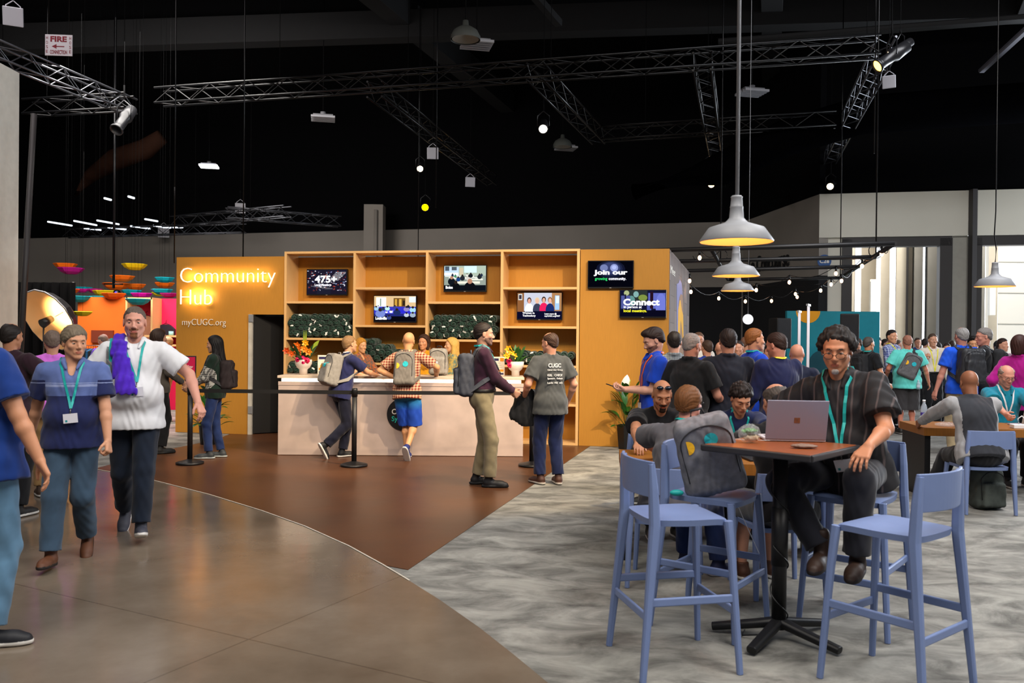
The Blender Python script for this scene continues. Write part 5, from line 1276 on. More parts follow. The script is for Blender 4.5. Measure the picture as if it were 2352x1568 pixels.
# small counter signs
def csign(px, label, mirror=False):
    c = onctr(px, .40); t = thing('counter_card', label, 'sign', c + Vector((0, 0, .001)), math.atan2(ce.y, ce.x)); W_, H_ = .20, .27
    MB().box((0, 0, H_ / 2), (W_, .008, H_)).build('card', mat('card_cream', 'efe6d6', rough=.6, kind='flat'), t)
    mb = MB(); mb.box((-.035, -.0046, H_ - .04), (.1, .001, .035), mi=0); mb.box((.06, -.0046, H_ - .04), (.05, .001, .05), mi=1); mb.box((0, -.0046, .075), (.17, .001, .03), mi=1); mb.box((0, -.0046, .03), (.17, .001, .025), mi=0)
    for k in range(3): mb.box((0, -.0046, .12 + .03 * k), (.13 - .02 * k, .001, .004), mi=2)
    mb.build('card_print', [mat('print_navy', '2a2858', kind='flat'), mat('print_orange', 'e8951c', kind='flat'), mat('print_grey', 'a39a8c', kind='flat')], t)
csign(729, 'upright cream information card right of the orange flower bowl')
csign(1141, 'upright cream information card left of the yellow flower bowl')

# rolled fleeces on the shelves
def roll_mesh(seed, stripe):
    rn = random.Random(seed); mb = MB(); r0 = .060; n = 26
    f = lambda P: np.minimum(rcq(P, (0, -.13, 0), (0, .10, 0), r0, r0, V3(0, 0, 1), 1.0), 9) + .012 * np.sin(np.sqrt(P[:, 0] ** 2 + P[:, 2] ** 2) * 190 + np.arctan2(P[:, 2], P[:, 0]) + seed) * (P[:, 1] < -.10) + wob(P, .006, 1.6, seed)
    vs, fs = nets(f, (-.09, -.22, -.09), (.09, .18, .09), .0075)
    o = npmesh('rolled_fleece', vs, fs, mat('fleece_green', '0d3226', rough=.95, amt=.35, scale=30, sheen=.3))
    if stripe:
        mb = MB(); a0 = rn.uniform(0, 6)
        for i in range(8):
            a = a0 + i * .16; b = a + .16; q_ = [(.052, a), (.052, b), (.030, b), (.030, a)]
            mb.add([(r_ * math.cos(x), -.196 + (r_ - .03) * .5, r_ * math.sin(x)) for r_, x in q_], [(0, 1, 2, 3)])
        mb.build('fleece_logo', mat('fleece_white', 'd8dcd8', rough=.9, kind='flat'), o)
    return o
protos = [roll_mesh(k, k % 2 == 0) for k in range(6)]
rn = random.Random(11); used = [False] * 6
piles = [(0, 1.60, 10, 4, 'rolled dark green fleece in the pile on the first shelf column', 'rolled fleeces in the first column'), (2, 1.60, 10, 4, 'rolled dark green fleece in the pile on the third shelf column', 'rolled fleeces in the third column'),
         (1, 1.215, 8, 4, 'rolled dark green fleece in the pile on the second shelf column', 'rolled fleeces in the second column'), (3, 1.215, 10, 2, 'rolled dark green fleece in the low pile on the fourth shelf column', 'rolled fleeces in the fourth column'),
         (0, 1.0, 9, 2, 'rolled dark green fleece low in the first shelf column, behind the counter flowers', 'rolled fleeces low in the first column')]
for col_, z0, nx, nz, lb, gp in piles:
    for j in range(nz):
        cnt_ = nx if j < nz - 1 else nx - 1
        if col_ == 1: cnt_ = max(2, nx - 2 * j)
        for i in range(cnt_):
            k = rn.randrange(6); pr = protos[k]; u = U1 + BWd * col_ + .085 + (.055 if j % 2 else 0) + i * (BWd - .17) / (nx - 1) + rn.uniform(-.008, .008)
            if u > U1 + BWd * (col_ + 1) - .085: continue
            if not used[k]: c = pr; used[k] = True
            else: c = copy_tree(pr)
            c.location = B(u, .21 + rn.uniform(-.01, .01), z0 + .073 + j * .084 + rn.uniform(-.004, .004)); c.rotation_euler = (0, rn.uniform(0, 6), R(-10.8) + rn.uniform(-.1, .1)); sc_ = rn.uniform(.95, 1.06); c.scale = (sc_, 1, sc_)
            tag(c, lb, 'fleece', gp)
# ================================================================ people
def cloth(k, c, **a): return mat('cloth_' + k, c, rough=a.pop('rough', .85), amt=a.pop('amt', .1), scale=a.pop('scale', 14), sheen=.15, spec=.25, **a)
def fl_(px, Y): # floor point under an image column at depth Y
    v = ray(px, 768 + CAMZ * FPX / Y); return Vector((v.x / v.y * Y, Y, 0.006))
NAVY, BLACK, JEAN, DJEAN = cloth('navy', '20284a'), cloth('black', '121317'), cloth('jeans', '39506a', amt=.25, scale=7), cloth('dark_jeans', '161f30', amt=.25, scale=7)
BJEAN, GREY, BLUE, WHITE, KHAKI = cloth('blue_jeans', '1d2f5c', amt=.2, scale=7), cloth('grey', '55565a'), cloth('royal_blue', '1140b8'), cloth('white', 'd9dade', amt=.04), cloth('khaki', '7d735a', amt=.12)
TEAL, LANY, LANO = mat('lanyard_teal', '14a3a0', rough=.5, amt=.05), mat('lanyard_yellow', 'e6dc28', rough=.5, amt=.05), mat('lanyard_orange', 'e8602a', rough=.5, amt=.05)
def shoe(c, s_='d8d6d0', boot=False):
    r_ = (mat('shoe_' + c, c, rough=.6, amt=.15), mat('sole_' + s_, s_, rough=.6, kind='flat')); return r_ + (1,) if boot else r_
PKG, PKD = mat('pack_grey', '5f5f62', rough=.9, amt=.15, scale=30), mat('pack_dark', '1c1d20', rough=.85, amt=.2, scale=30)
PKT, STR = mat('pack_trim', '2b2c30', rough=.7), mat('strap_grey', '77797c', rough=.85, amt=.1)
M_gl = mat('glasses_frame', '120e0e', rough=.3)
LENS = mat('glasses_lens', 'dfe6ee', rough=.03, alpha=.22, spec=1.0, kind='flat')

# the man at the left edge
g = person('person in a royal blue T-shirt and light jeans, cut off by the left edge', fl_(-48, 4.5), -28, H=1.80, build=1.25, belly=.04, side=-9, h=.0055, eyes=False, hair=('short', '3a2a20'),
       top=dict(mat=cloth('deep_blue', '0c2f73'), loose=.02, hem=-.13), bottom=dict(mat=cloth('light_jeans', '5a7f9c', amt=.25, scale=6), loose=.02), shoes=shoe('16181e'), hr=(.37, .12, .86), er=(.5, -1, 0),
       fl=(-.13, -.16, 0, 12, 0), fr=(.09, .0, 0, -48, 0), skin='c48a68', hand_r=dict(curl=.35, palm=(-.4, -1, 0), thumb=(-.8, .3, .2)))

# striped polo
def stripe(g, c):
    u = (c - g.W) @ g.U; x = np.abs((c - g.W) @ g.Rr); m = np.zeros(len(c), int); arm_ = x > .175
    m[(u > .205) & ~arm_] = 1; m[(u > .185) & (u < .255) & ~arm_] = 1; m[(u > .255) & (u < .27) & ~arm_] = 2; m[(u > .278) & (u < .284)] = 2
    m[(x > .13) & (u > .30)] = 1; return m
g = person('person in a navy polo with a pale blue chest band and a teal lanyard, walking', fl_(165, 6.15), 196, H=1.69, build=1.08, belly=.03, h=.0048, skin='c99272', hair=('side', '6e6252'), head=(26, 4, 0), twist=4,
       top=dict(mat=[cloth('polo_navy', '1c2450'), cloth('polo_band', '56679c'), cloth('polo_line', '8a97c0')], matf=stripe, collar=True, hem=-.10, loose=.02, vneck=True), bottom=dict(mat=cloth('worn_jeans', '34485c', amt=.3, scale=6), loose=.018),
       shoes=shoe('5c3620', '1c1614', True), hl=(-.27, .16, .88), el_=(-.6, -1, 0), hr=(.32, -.16, .92), hand_l=dict(curl=1.0, palm=(.9, -.3, 0)), fr=(.10, .22, .0, -6, -6), fl=(-.07, -.18, .06, 6, 38), lanyard=(TEAL, .10, -.01), kl=(0, 1, -.1))
# white polo
g = person('person in a white polo with a purple jacket over one shoulder, walking', fl_(306, 6.95), 200, H=1.86, build=1.13, belly=.045, h=.0048, skin='cf9480', hair=('buzz', '5c5048'), head=(0, 2, 0), beard=('goatee', '7a4a2e'),
       top=dict(mat=WHITE, collar=True, hem=-.13, loose=.022), bottom=dict(mat=cloth('indigo_jeans', '141d2c', amt=.3, scale=6), loose=.012), shoes=shoe('3a3c48', 'e0deda'),
       hl=(-.46, .16, 1.02), el_=(-1, -.6, 0), hr=(.25, .10, .955), er=(1, -.5, 0), hand_l=dict(curl=.45, palm=(.3, -.2, -1), dir=(-.35, .35, -.9)), hand_r=dict(curl=.2, dir=(-.3, .3, -1)),
       fl=(-.07, .26, .03, 4, -16), fr=(.08, -.26, .07, -6, 40), lanyard=(TEAL, .13, -.03), kr=(0, 1, -.1))
s_ = g.s
pts = [g.surf(g.W + g.Rr * .09 - g.Fd * .10 + g.U * .40, .012), g.surf(g.W + g.Rr * .095 + g.U * .45, .018), g.surf(g.W + g.Rr * .10 + g.Fd * .06 + g.U * .40, .018)] + [g.front(.10 - .012 * k, .34 - k * .055, .016) for k in range(6)]
pts = np.array(pts, F4)
def drapef(P):
    d = None
    for i in range(len(pts) - 1):
        e = rcq(P, pts[i], pts[i + 1], .042 + .004 * i, .046 + .004 * i, g.Fd if i > 2 else V3(0, 0, 1), 1.9); d = e if d is None else smin(d, e, .02)
    return smax(d, -((P - pts[-1]) @ g.U + .02), .006) + .006 * np.sin(P[:, 0] * 130 + P[:, 2] * 25) + wob(P, .004, 1.4)
o = field_obj('purple_jacket', drapef, pts.min(0) - .09, pts.max(0) + .09, .005, cloth('purple', '4a22b4'), None, None, s_)
o.location = g.root.location; o.rotation_euler = g.root.rotation_euler; tag(o, 'bright purple jacket slung over the shoulder of the man in white', 'jacket')
t = thing('shoulder_bag', 'teal and grey padded bag strap on the shoulder of the man in white', 'bag', g.root.location, g.root.rotation_euler.z)
pp = [g.surf(g.W + g.Rr * .15 - g.Fd * .08 + g.U * .36, .006), g.surf(g.W + g.Rr * .155 + g.U * .42, .006), g.surf(g.W + g.Rr * .155 + g.Fd * .06 + g.U * .36, .006)] + [g.front(.155 + .004 * k, .30 - .05 * k, .006) for k in range(3)]
g.ribbon('padded_strap', pp, .062, .012, mat('strap_grey', '77797c'), t)
g.ribbon('teal_webbing', [p_ + g.Fd * .013 * (i > 1) + g.U * .013 * (i < 3) for i, p_ in enumerate(pp)] + [g.front(.17, .14, .012), g.surf(g.W + g.Rr * .20 + g.U * .06 + g.Fd * .02, .012)], .030, .004, TEAL, t)
wr = MB(); c = g.P3(g.WR); dw_ = g.P3(g.WR - g.ER).normalized()
wr.tube([c + (Matrix.Rotation(a, 3, dw_) @ dw_.orthogonal().normalized()) * .033 * s_ for a in [2 * PI * i / 16 for i in range(16)]], .0045, n=6, closed=True)
wr.build('bracelet', mat('steel_link', 'b9b9b9', rough=.25, metal=.9), g.root)

# far left background
g = person('person in a dark maroon T-shirt seen from behind by the black drape', fl_(22, 7.6), -10, H=1.72, build=1.1, eyes=False, hair=('bald', '1c1614'), skin='b07a5c', top=dict(mat=cloth('maroon_dark', '26101c')), bottom=dict(mat=BLACK), shoes=shoe('141414'), hr=(.33, .25, 1.05), er=(1, -.4, 0))
t = thing('paper_folder', 'cream paper held by the man in dark maroon', 'paper', g.root.location + Vector((.42, .34, 1.06)), R(20)); MB().box((0, 0, 0), (.20, .28, .01), rot=Matrix.Rotation(R(35), 3, 'X')).build('sheet', mat('paper_cream', 'd9b98a'), t)
person('person in a pink-lit shirt behind the man in the striped polo', fl_(118, 8.6), 30, H=1.66, build=1.05, eyes=False, hair=('short', '6a5a50'), top=dict(mat=cloth('pink_lit_shirt', 'c86ad0')), bottom=dict(mat=cloth('tan_trousers', '9a7a50')), shoes=shoe('4a3a30'))  # pink light falling on the shirt is put into its cloth colour
person('person in a purple shirt looking down by the clothes rack', fl_(236, 15.2), 70, H=1.62, h=.011, eyes=False, head=(0, 15, 0), hair=('bald', '7a6a60'), top=dict(mat=cloth('violet', '5a2ab8')), bottom=dict(mat=cloth('light_grey', '8a8c90')), shoes=shoe('333333'), hl=(-.15, .3, 1.0), hr=(.15, .3, 1.0))
person('person in a dark top and black trousers behind the man in white', fl_(362, 11.7), -40, H=1.70, h=.011, eyes=False, female=True, hair=('bob', '2a1c16'), top=dict(mat=cloth('taupe', '4a443e'), sleeve='long'), bottom=dict(mat=BLACK), shoes=shoe('1a1a1a', '1a1a1a'), hr=(.2, .25, 1.0))
person('person in a beige cap and beige shirt by the merchandise shelves', fl_(384, 16), 120, H=1.58, h=.011, eyes=False, skin='c89a7a', hair=('short', 'b9a27c'), top=dict(mat=cloth('beige', 'c2a07a'), sleeve='long'), bottom=dict(mat=cloth('beige', 'c2a07a')), shoes=shoe('333333'))
# woman with long hair
def chk(g, c): x = np.minimum(np.sqrt(((c - g.EL) ** 2).sum(1)), np.sqrt(((c - g.ER) ** 2).sum(1))); y = (c - g.W) @ g.Fd; return ((x < .17)).astype(int)
g = person('woman with long black hair and a dark backpack, looking left beside the Enter sign', gnd(492, 1052) + Vector((0, 0, .006)), 98, H=1.62, build=.92, h=.0075, female=True, skin='b98a70', hair=('long', '0e0c0e'), head=(-8, 6, 0),
       top=dict(mat=[cloth('forest', '10241c'), cloth('check', 'b9b9b4', kind='plaid', col2='1a1a1c')], matf=chk, sleeve='long', hem=-.09), bottom=dict(mat=BJEAN, loose=.004), shoes=shoe('33383c', 'a8b0b0'), hl=(-.08, .32, 1.02), hr=(.08, .33, 1.04), el_=(-.6, -1, -.3), er=(.6, -1, -.3),
       fl=(-.08, .06, 0, 5, 0), fr=(.08, -.08, 0, -5, 0), lanyard=(TEAL, .12, 0))
backpack(g, 'dark maroon backpack on the woman with long black hair', mat('pack_maroon', '1c1216', rough=.8, amt=.3, scale=20), PKT, 1, z=.14, wd=.30, hh=.42, dp=.17, decal=False)

# at the counter
g = person('person in a navy shirt with a grey backpack, leaning on the counter', fl_(782, 11.45), -52, H=1.665, h=.0075, lean=14, pz=.93, skin='d09a78', hair=('short', '8a6a48'), head=(4, -6, 0), eyes=False,
       top=dict(mat=cloth('indigo_shirt', '262a55'), collar=False), bottom=dict(mat=cloth('black_jeans', '14172a')), shoes=shoe('15171c', 'dcdcd8'), hr=(.10, .55, 1.13), hl=(-.25, .50, 1.13), el_=(-1, -.2, -.3), er=(.5, -.6, -.5), hand_r=dict(palm=(0, 0, -1), curl=.1), hand_l=dict(palm=(0, 0, -1), curl=.1),
       fl=(-.05, .06, 0, 0, 0), fr=(.0, -.23, .10, 0, 62), kr=(.2, 1, -.2), lanyard=(WHITE, .2, 0, 0))
backpack(g, 'grey backpack with black side pocket on the man in navy at the counter', mat('pack_pale', '8e8a84', rough=.9, amt=.12, scale=30), mat('strap_pale', '8e8a84'), 1, z=.17, wd=.31, hh=.46, dp=.18, decal=True)
PLAID = mat('plaid_red', '7a1e18', rough=.85, kind='plaid', col2='c8a888', scale=9)
g = person('bald person in a red plaid shirt and blue shorts, leaning on the counter', fl_(934, 11.35), -8, H=1.72, h=.0075, lean=12, pz=.93, side=-2, skin='d0986c', hair=None, eyes=False, head=(0, 0, 6), top=dict(mat=PLAID, hem=-.12, loose=.02), bottom=dict(mat=mat('shorts_blue', '1546b4', rough=.8, kind='dip_dye', col2='35a8b8'), len=.52, loose=.02),
       shoes=shoe('1c2c6c', 'c8c8c8'), hl=(-.16, -.02, 1.10), el_=(-1, .1, .5), hr=(.30, .42, 1.10), er=(1, -.5, 0), hand_l=dict(curl=.7), fl=(-.02, .08, 0, 4, 0), fr=(.05, -.18, .09, -4, 55), kr=(.1, 1, -.1))
backpack(g, 'grey backpack with yellow and teal discs on the bald man in plaid', mat('pack_taupe', '77726c', rough=.9, amt=.12, scale=30), mat('strap_taupe', '6a655e', rough=.8), 0, z=.17, wd=.30, hh=.46, dp=.14)
LT = dict(h=.0085)
person('woman with long blonde hair and a patterned top behind the counter, looking right', fl_(826, 12.95), -125, H=1.60, **LT, female=True, skin='d09a70', hair=('long', 'b07a28'), head=(0, 6, 0), top=dict(mat=cloth('print_teal', '1f6a70', amt=.5, scale=30, col2='b0581c'), sleeve='elbow', vneck=True), bottom=dict(mat=BLACK), shoes=shoe('222222'), hl=(-.15, .42, 1.0), hr=(.15, .42, 1.0), hand_l=dict(palm=(0, 0, -1)), hand_r=dict(palm=(0, 0, -1)))
person('woman in a yellow top behind the counter, half hidden by the bald man', fl_(972, 12.95), 160, H=1.66, **LT, female=True, skin='c98a64', hair=('bob', '3a241a'), top=dict(mat=cloth('gold', 'c88a14'), sleeve='long'), bottom=dict(mat=BLACK), shoes=shoe('222222'), hr=(.3, .4, 1.0))
person('woman with straight blonde hair and a teal floral top behind the counter, facing left', fl_(1036, 12.85), 105, H=1.62, **LT, female=True, skin='d8a27c', hair=('long', 'c89c50'), top=dict(mat=cloth('floral', '1a8a98', amt=.5, scale=26, col2='c8a030'), sleeve='elbow'), bottom=dict(mat=BLACK), shoes=shoe('222222'), hl=(-.1, .3, 1.12), hr=(.1, .32, 1.10), lanyard=(TEAL, .1))
c = onctr(1001, .42); rp = thing('backpack', 'grey backpack with a water bottle standing on the counter', 'backpack', c + Vector((0, 0, .002)), R(-8)); make_pack(rp, rot(0, 0, 0), V3(0, 0, .19), 1.0, mat('pack_pale', '8e8a84'), PKT, 1, .28, .38, .16, decal=False)
bottle(onctr(1000, .12) + Vector((0, 0, .002)), 'small clear water bottle on the counter beside the grey backpack', h=.20, r=.03, lab='8a9aa8')

# purple shirt man, grey T-shirt man
g = person('person in a dark purple shirt and khaki trousers, in profile facing right', gnd(1106, 1116) + Vector((0, 0, .006)), -84, H=1.795, h=.0065, skin='b98a74', hair=('short', '221a18'), beard=('stub', '6e5248'), head=(2, 2, 0),
       top=dict(mat=cloth('aubergine', '34182c'), sleeve='long', hem=.065, collar=True, loose=.016), bottom=dict(mat=KHAKI, loose=.012, waist=.10), belt=mat('belt_black', '0e0c0c', rough=.4), shoes=shoe('0e0e12', '0c0c0e'), hl=(-.06, .30, 1.02), hr=(.05, .32, 1.02), el_=(-.5, -1, -.3), er=(.5, -1, -.3),
       hand_l=dict(curl=.8, palm=(1, 0, 0)), hand_r=dict(curl=.8, palm=(-1, 0, 0)), lanyard=(TEAL, .16, 0, 0), fl=(-.10, -.04, 0, 6, 0), fr=(.10, .08, 0, -8, 0))
backpack(g, 'blue-grey backpack worn by the man in the dark purple shirt', mat('pack_blue_grey', '3f434e', rough=.9, amt=.15, scale=30), mat('strap_blue_grey', '4a4e58', rough=.8), 1, z=.14, wd=.30, hh=.46, dp=.17, decal=False)
g = person('person in a grey printed T-shirt and dark jeans, seen from behind at the belt end', gnd(1262, 1112) + Vector((0, 0, .006)), 22, H=1.695, build=1.05, h=.0065, skin='cf947a', hair=('bald', '3c2a22'), head=(28, 4, 0), eyes=False, beard=None,
       top=dict(mat=cloth('charcoal_tee', '414446'), hem=-.14, loose=.024), bottom=dict(mat=cloth('navy_jeans', '141f44', amt=.25, scale=7), loose=.014), shoes=shoe('4a2c20', 'c9c0b4'), hl=(-.26, .16, 1.0), el_=(-.5, -1, 0), hr=(.28, .10, .95), fl=(-.10, .05, 0, 14, 0), fr=(.10, -.02, 0, -10, 0))
def back_text(g, body, x, u, w_, hh, wt=.0):
    pc = g.front(x + w_ / 2, u + hh / 2, .003, back=True); M = frameM(g.P3(pc - g.Rr * (w_ / 2) - g.U * (hh / 2)), g.P3(g.Rr), g.P3(-g.Fd)); return text('shirt_print', body, mat('print_white', 'c9ccd0', rough=.8, kind='flat'), M, width=w_ * g.s, height=hh * g.s, extrude=.006, weight=wt, parent=g.root)
back_text(g, 'CUGC', -.085, .30, .16, .048, .03)
for u, bd in ((.26, 'Citrix User Group'), (.20, 'IGEL   CHECK'), (.16, 'Sponsors   Goliath'), (.11, 'Login VSI  eG')): back_text(g, bd, -.10, u, .19, .022 if u > .25 else .026, .02)
# jacket hanging from the hand of the grey T-shirt man
tJ = thing('jacket', 'black jacket hanging from the arm of the man in the grey T-shirt', 'jacket', g.root.location, g.root.rotation_euler.z)
a_ = g.WL
jf = lambda P: smin(rcq(P, a_ + V3(.06, .0, .02), a_ + V3(.04, -.02, -.24), .075, .13, V3(0, 1, 0), 1.7), rcq(P, a_ + V3(-.05, .02, .0), a_ + V3(-.09, .02, -.20), .05, .085, V3(0, 1, 0), 1.6), .04) + .006 * np.sin(P[:, 0] * 90 + 6 * P[:, 2]) + wob(P, .005, 1.3)
field_obj('jacket_cloth', jf, a_ - .34, a_ + .25, .009, BLACK, tJ, None, g.s)

# group behind the high tables
g = person('person in a bright blue polo looking down at a phone in profile by the booth', fl_(1500, 8.35), 98, H=1.75, h=.007, skin='cf9c86', hair=('quiff', '2a1e1a'), head=(0, 24, 0), beard=('stub', '7a5444'), top=dict(mat=BLUE, collar=True, hem=-.12, loose=.02), bottom=dict(mat=cloth('slate_jeans', '4a6474', amt=.2)), shoes=shoe('333333'),
       hl=(-.05, .30, 1.14), hr=(.10, .26, 1.14), el_=(-.4, -1, -.6), er=(.4, -1, -.6), hand_l=dict(curl=.6, palm=(.3, 0, 1)), hand_r=dict(curl=.6, palm=(-.3, 0, 1)), lanyard=(LANO, .0, 0))
t = thing('phone', 'dark phone in the hands of the man in the bright blue polo', 'phone', g.root.matrix_world @ Vector((0, 0, 0)), 0)
t.location = Matrix.Translation(g.root.location) @ Matrix.Rotation(g.root.rotation_euler.z, 4, 'Z') @ (g.P3(g.WL) + Vector((.06, .11, .03))); t.rotation_euler = (0, 0, g.root.rotation_euler.z)
MB().box((0, 0, 0), (.072, .14, .009), rot=Matrix.Rotation(R(20), 3, 'X')).build('phone_body', M_iron, t, bevel=.003)
CHK = mat('grey_check', '3a424a', rough=.85, kind='plaid', col2='8a949c', scale=18)
person('person in a grey checked shirt seen from behind at the booth corner', fl_(1545, 9.2), -8, H=1.72, eyes=False, hair=('buzz', '1c1614'), skin='cf9c86', top=dict(mat=CHK, sleeve='long', collar=True), bottom=dict(mat=DJEAN), shoes=shoe('222222'), hl=(-.22, .3, 1.15))
person('person with short grey hair in a black polo, back turned, left of the navy shirt', fl_(1574, 8.0), -42, H=1.70, build=1.12, belly=.03, h=.008, eyes=False, lean=8, head=(-8, 8, 0), hair=('buzz', '8a8480'), skin='b9806a', top=dict(mat=cloth('soft_black', '0f1114'), collar=True, loose=.02), bottom=dict(mat=BLACK), shoes=shoe('222222'), hl=(-.3, .15, .95), hr=(.2, .35, 1.05))
person('broad-shouldered person in a dark navy polo seen squarely from behind', fl_(1668, 8.1), 2, H=1.74, build=1.15, belly=.03, h=.008, eyes=False, head=(-6, 0, 0), hair=('short', '241c1a'), skin='b9846c', top=dict(mat=cloth('ink', '141824'), collar=True, loose=.024, hem=-.14), bottom=dict(mat=BLACK), shoes=shoe('222222'), hl=(-.28, .2, .98), hr=(.28, .2, .98))
person('person with reddish hair in a royal blue polo facing right, behind the group', fl_(1728, 9.3), -78, H=1.76, h=.009, skin='d0906c', hair=('short', '8a5226'), top=dict(mat=BLUE, collar=True, loose=.02), bottom=dict(mat=BLACK), shoes=shoe('222222'), hl=(-.1, .3, 1.1), hr=(.1, .3, 1.1), lanyard=(TEAL, .15))
person('person in a navy jumper with a yellow lanyard round the neck, back turned', fl_(1790, 8.0), 22, H=1.71, build=1.2, h=.008, eyes=False, head=(20, 12, 0), lean=6, hair=('short', '30201a'), skin='c98a74', top=dict(mat=cloth('dark_indigo', '141a40'), sleeve='long', loose=.02), bottom=dict(mat=BLACK), shoes=shoe('222222'), hl=(-.2, .3, 1.0), hr=(.2, .3, 1.0), lanyard=(LANY, .1, 0, 0))
person('bald person in a dark navy shirt behind the man with the yellow lanyard', fl_(1826, 8.8), -20, H=1.60, build=1.05, eyes=False, lean=8, hair=None, skin='c98a70', top=dict(mat=cloth('navy2', '141a30')), bottom=dict(mat=BLACK), shoes=shoe('222222'))
FR = dict(h=.013)
for a in ((1602, 13.2, 175, 1.74, ('short', '5a4030'), 'c8c4bc', 'person with glasses in a pale shirt far behind the group by the booth corner', (M_gl, 0.0)), (1622, 12.2, 20, 1.62, ('short', '3a2a20'), '122a7a', 'person in a dark blue shirt with a pack strap, far behind the booth corner', None),
          (1652, 12.4, -20, 1.60, ('none', '0'), '4a5a7a', 'person in a checked blue shirt mostly hidden behind the navy polo', None), (1694, 12.6, 150, 1.62, ('buzz', '2a1e1a'), '2a2a2c', 'person in a dark shirt right of the navy polo, far behind', None),
          (1712, 13.6, -70, 1.68, ('bald', '6a4a3a'), 'c9b8a0', 'person in a cream shirt far behind the royal blue polo', None), (1768, 13.0, 60, 1.55, ('short', '2a1e1a'), '2a2c30', 'person in black far behind, by the tall banner', None),
          (2106, 21.0, 170, 1.72, ('short', '3a2c22'), '1a3a7a', 'small distant person in a blue suit at the left doorway', (M_gl, 0.0)), (1968, 18, 100, 1.68, ('short', '3a2a20'), '5a4a44', 'distant person at the edge of the teal wall', None),
          (2014, 19.5, 150, 1.72, ('short', '1a1614'), 'c8b8a8', 'distant person between the teal wall and the checked shirt', None), (2150, 17.5, 20, 1.62, ('short', '2a2624'), '2a2c30', 'distant dark-haired person behind the white shirt', None), (2290, 16, -20, 1.66, ('short', '1a1a1c'), '2a3036', 'distant person with black hair behind the rightmost group', None),
          (2172, 16.5, 170, 1.60, ('short', '2a2020'), '33404a', 'distant person in slate between the white and blue shirts', None), (2300, 15, 200, 1.70, ('short', '2a1a14'), '8a6a80', 'person in a mauve shirt behind the woman in magenta', None)):
    person(a[6], fl_(a[0], a[1]), a[2], H=a[3], **FR, eyes=False, hair=a[4], glasses=a[7], top=dict(mat=cloth('c' + a[5], a[5])), bottom=dict(mat=BLACK), shoes=shoe('222222'), skin='c28c72')
for k, (px, d_, hh_, hc, tc_) in enumerate(((1745, 15, 1.63, '2a1e18', '3a4a5a'), (1905, 21.5, 1.7, '4a3a30', '6a6a70'), (2032, 20.5, 1.68, '2a2220', '444a54'), (2060, 21, 1.66, '5a4a40', '7a3a3a'), (2124, 20, 1.70, '2a2220', '2a3440'), (2185, 20.5, 1.66, '3a2c24', '8a8c90'), (2262, 19, 1.70, '1c1816', '20242c'), (2340, 20, 1.72, '4a3628', '5a5e66'))):
    person(('distant person in slate left of the navy-jumper man', 'distant person in grey behind the laptop man', 'distant person in dark grey beyond the checked shirt', 'distant person in dark red beyond the mint shirt', 'distant person in dark blue right of the blue suit', 'distant person in pale grey beyond the blue T-shirt', 'distant person in near-black at the right doorway', 'distant person in blue-grey at the right edge')[k],
           fl_(px, d_), 150 + 37 * k, H=hh_, h=.016, eyes=False, hair=('short', hc), top=dict(mat=cloth('c' + tc_, tc_)), bottom=dict(mat=BLACK), shoes=shoe('222222'), skin='b98a72')

# group on the right
g = person('person in a black and grey polo with a black backpack, facing right', fl_(1992, 14.2), -68, H=1.70, h=.009, skin='c28866', hair=('buzz', '4a4440'), top=dict(mat=[cloth('black2', '14161a'), cloth('silver', '8a8e90')], matf=lambda g, c: ((((c - g.W) @ g.U) < .17) & (np.abs((c - g.W) @ g.Rr) < .17) & (((c - g.W) @ g.Fd) > .0)).astype(int), collar=True), bottom=dict(mat=GREY), shoes=shoe('222222'), hr=(.25, .2, .95), lanyard=(TEAL, .2, 0, 0))
backpack(g, 'black backpack on the man in the black and grey polo', PKD, PKT, 2, wd=.3, decal=False)
person('person in a blue and white checked shirt with a yellow lanyard, looking right', fl_(2046, 15.7), -140, H=1.84, h=.009, skin='c99070', hair=('short', '1c1614'), head=(-25, 0, 0), top=dict(mat=mat('blue_check', '1c2a78', rough=.85, kind='plaid', col2='b9c4e0', scale=10), sleeve='long', collar=True, hem=.06), bottom=dict(mat=BLACK), shoes=shoe('1a1a1a', '1a1a1a'), hl=(-.1, .28, 1.1), hr=(.1, .28, 1.1), lanyard=(LANY, .05, 0))
g = person('large person in a mint green shirt and grey shorts, back turned', fl_(2082, 15.0), -10, H=1.74, build=1.24, belly=.05, h=.009, eyes=False, skin='c98068', hair=('buzz', '9a6a58'), top=dict(mat=cloth('mint', '62cfc6', amt=.05), loose=.025, hem=-.14), bottom=dict(mat=cloth('slate_shorts', '3c3a3c'), len=.56, loose=.025), shoes=shoe('1c1814', '8a8680'), hr=(.38, .08, .92), hl=(-.3, .2, 1.0))
backpack(g, 'grey sling bag with a teal disc on the back of the man in mint', PKG, PKT, 0, z=.16, wd=.33, hh=.44, dp=.12, roll=24, straps=(0, 1), h=.01)
bottle(fl_(2108, 14.8) + Vector((0, 0, .80)), 'small clear bottle in the hand of the man in mint', h=.16, r=.03, lab='b9c4d0')
person('person in a white shirt with a yellow lanyard and black trousers, facing us', fl_(2140, 16.2), 172, H=1.78, h=.009, skin='c99478', hair=('short', '4a3a30'), top=dict(mat=cloth('ivory', 'd9d0c4', amt=.04), sleeve='long', collar=True, hem=.06), bottom=dict(mat=BLACK), belt=M_iron, shoes=shoe('1a1a1a', '1a1a1a'), hr=(.20, .16, 1.32), er=(.8, -.6, -.6), hl=(-.26, .05, .88), lanyard=(LANY, .0, 0), hand_r=dict(curl=1.0))
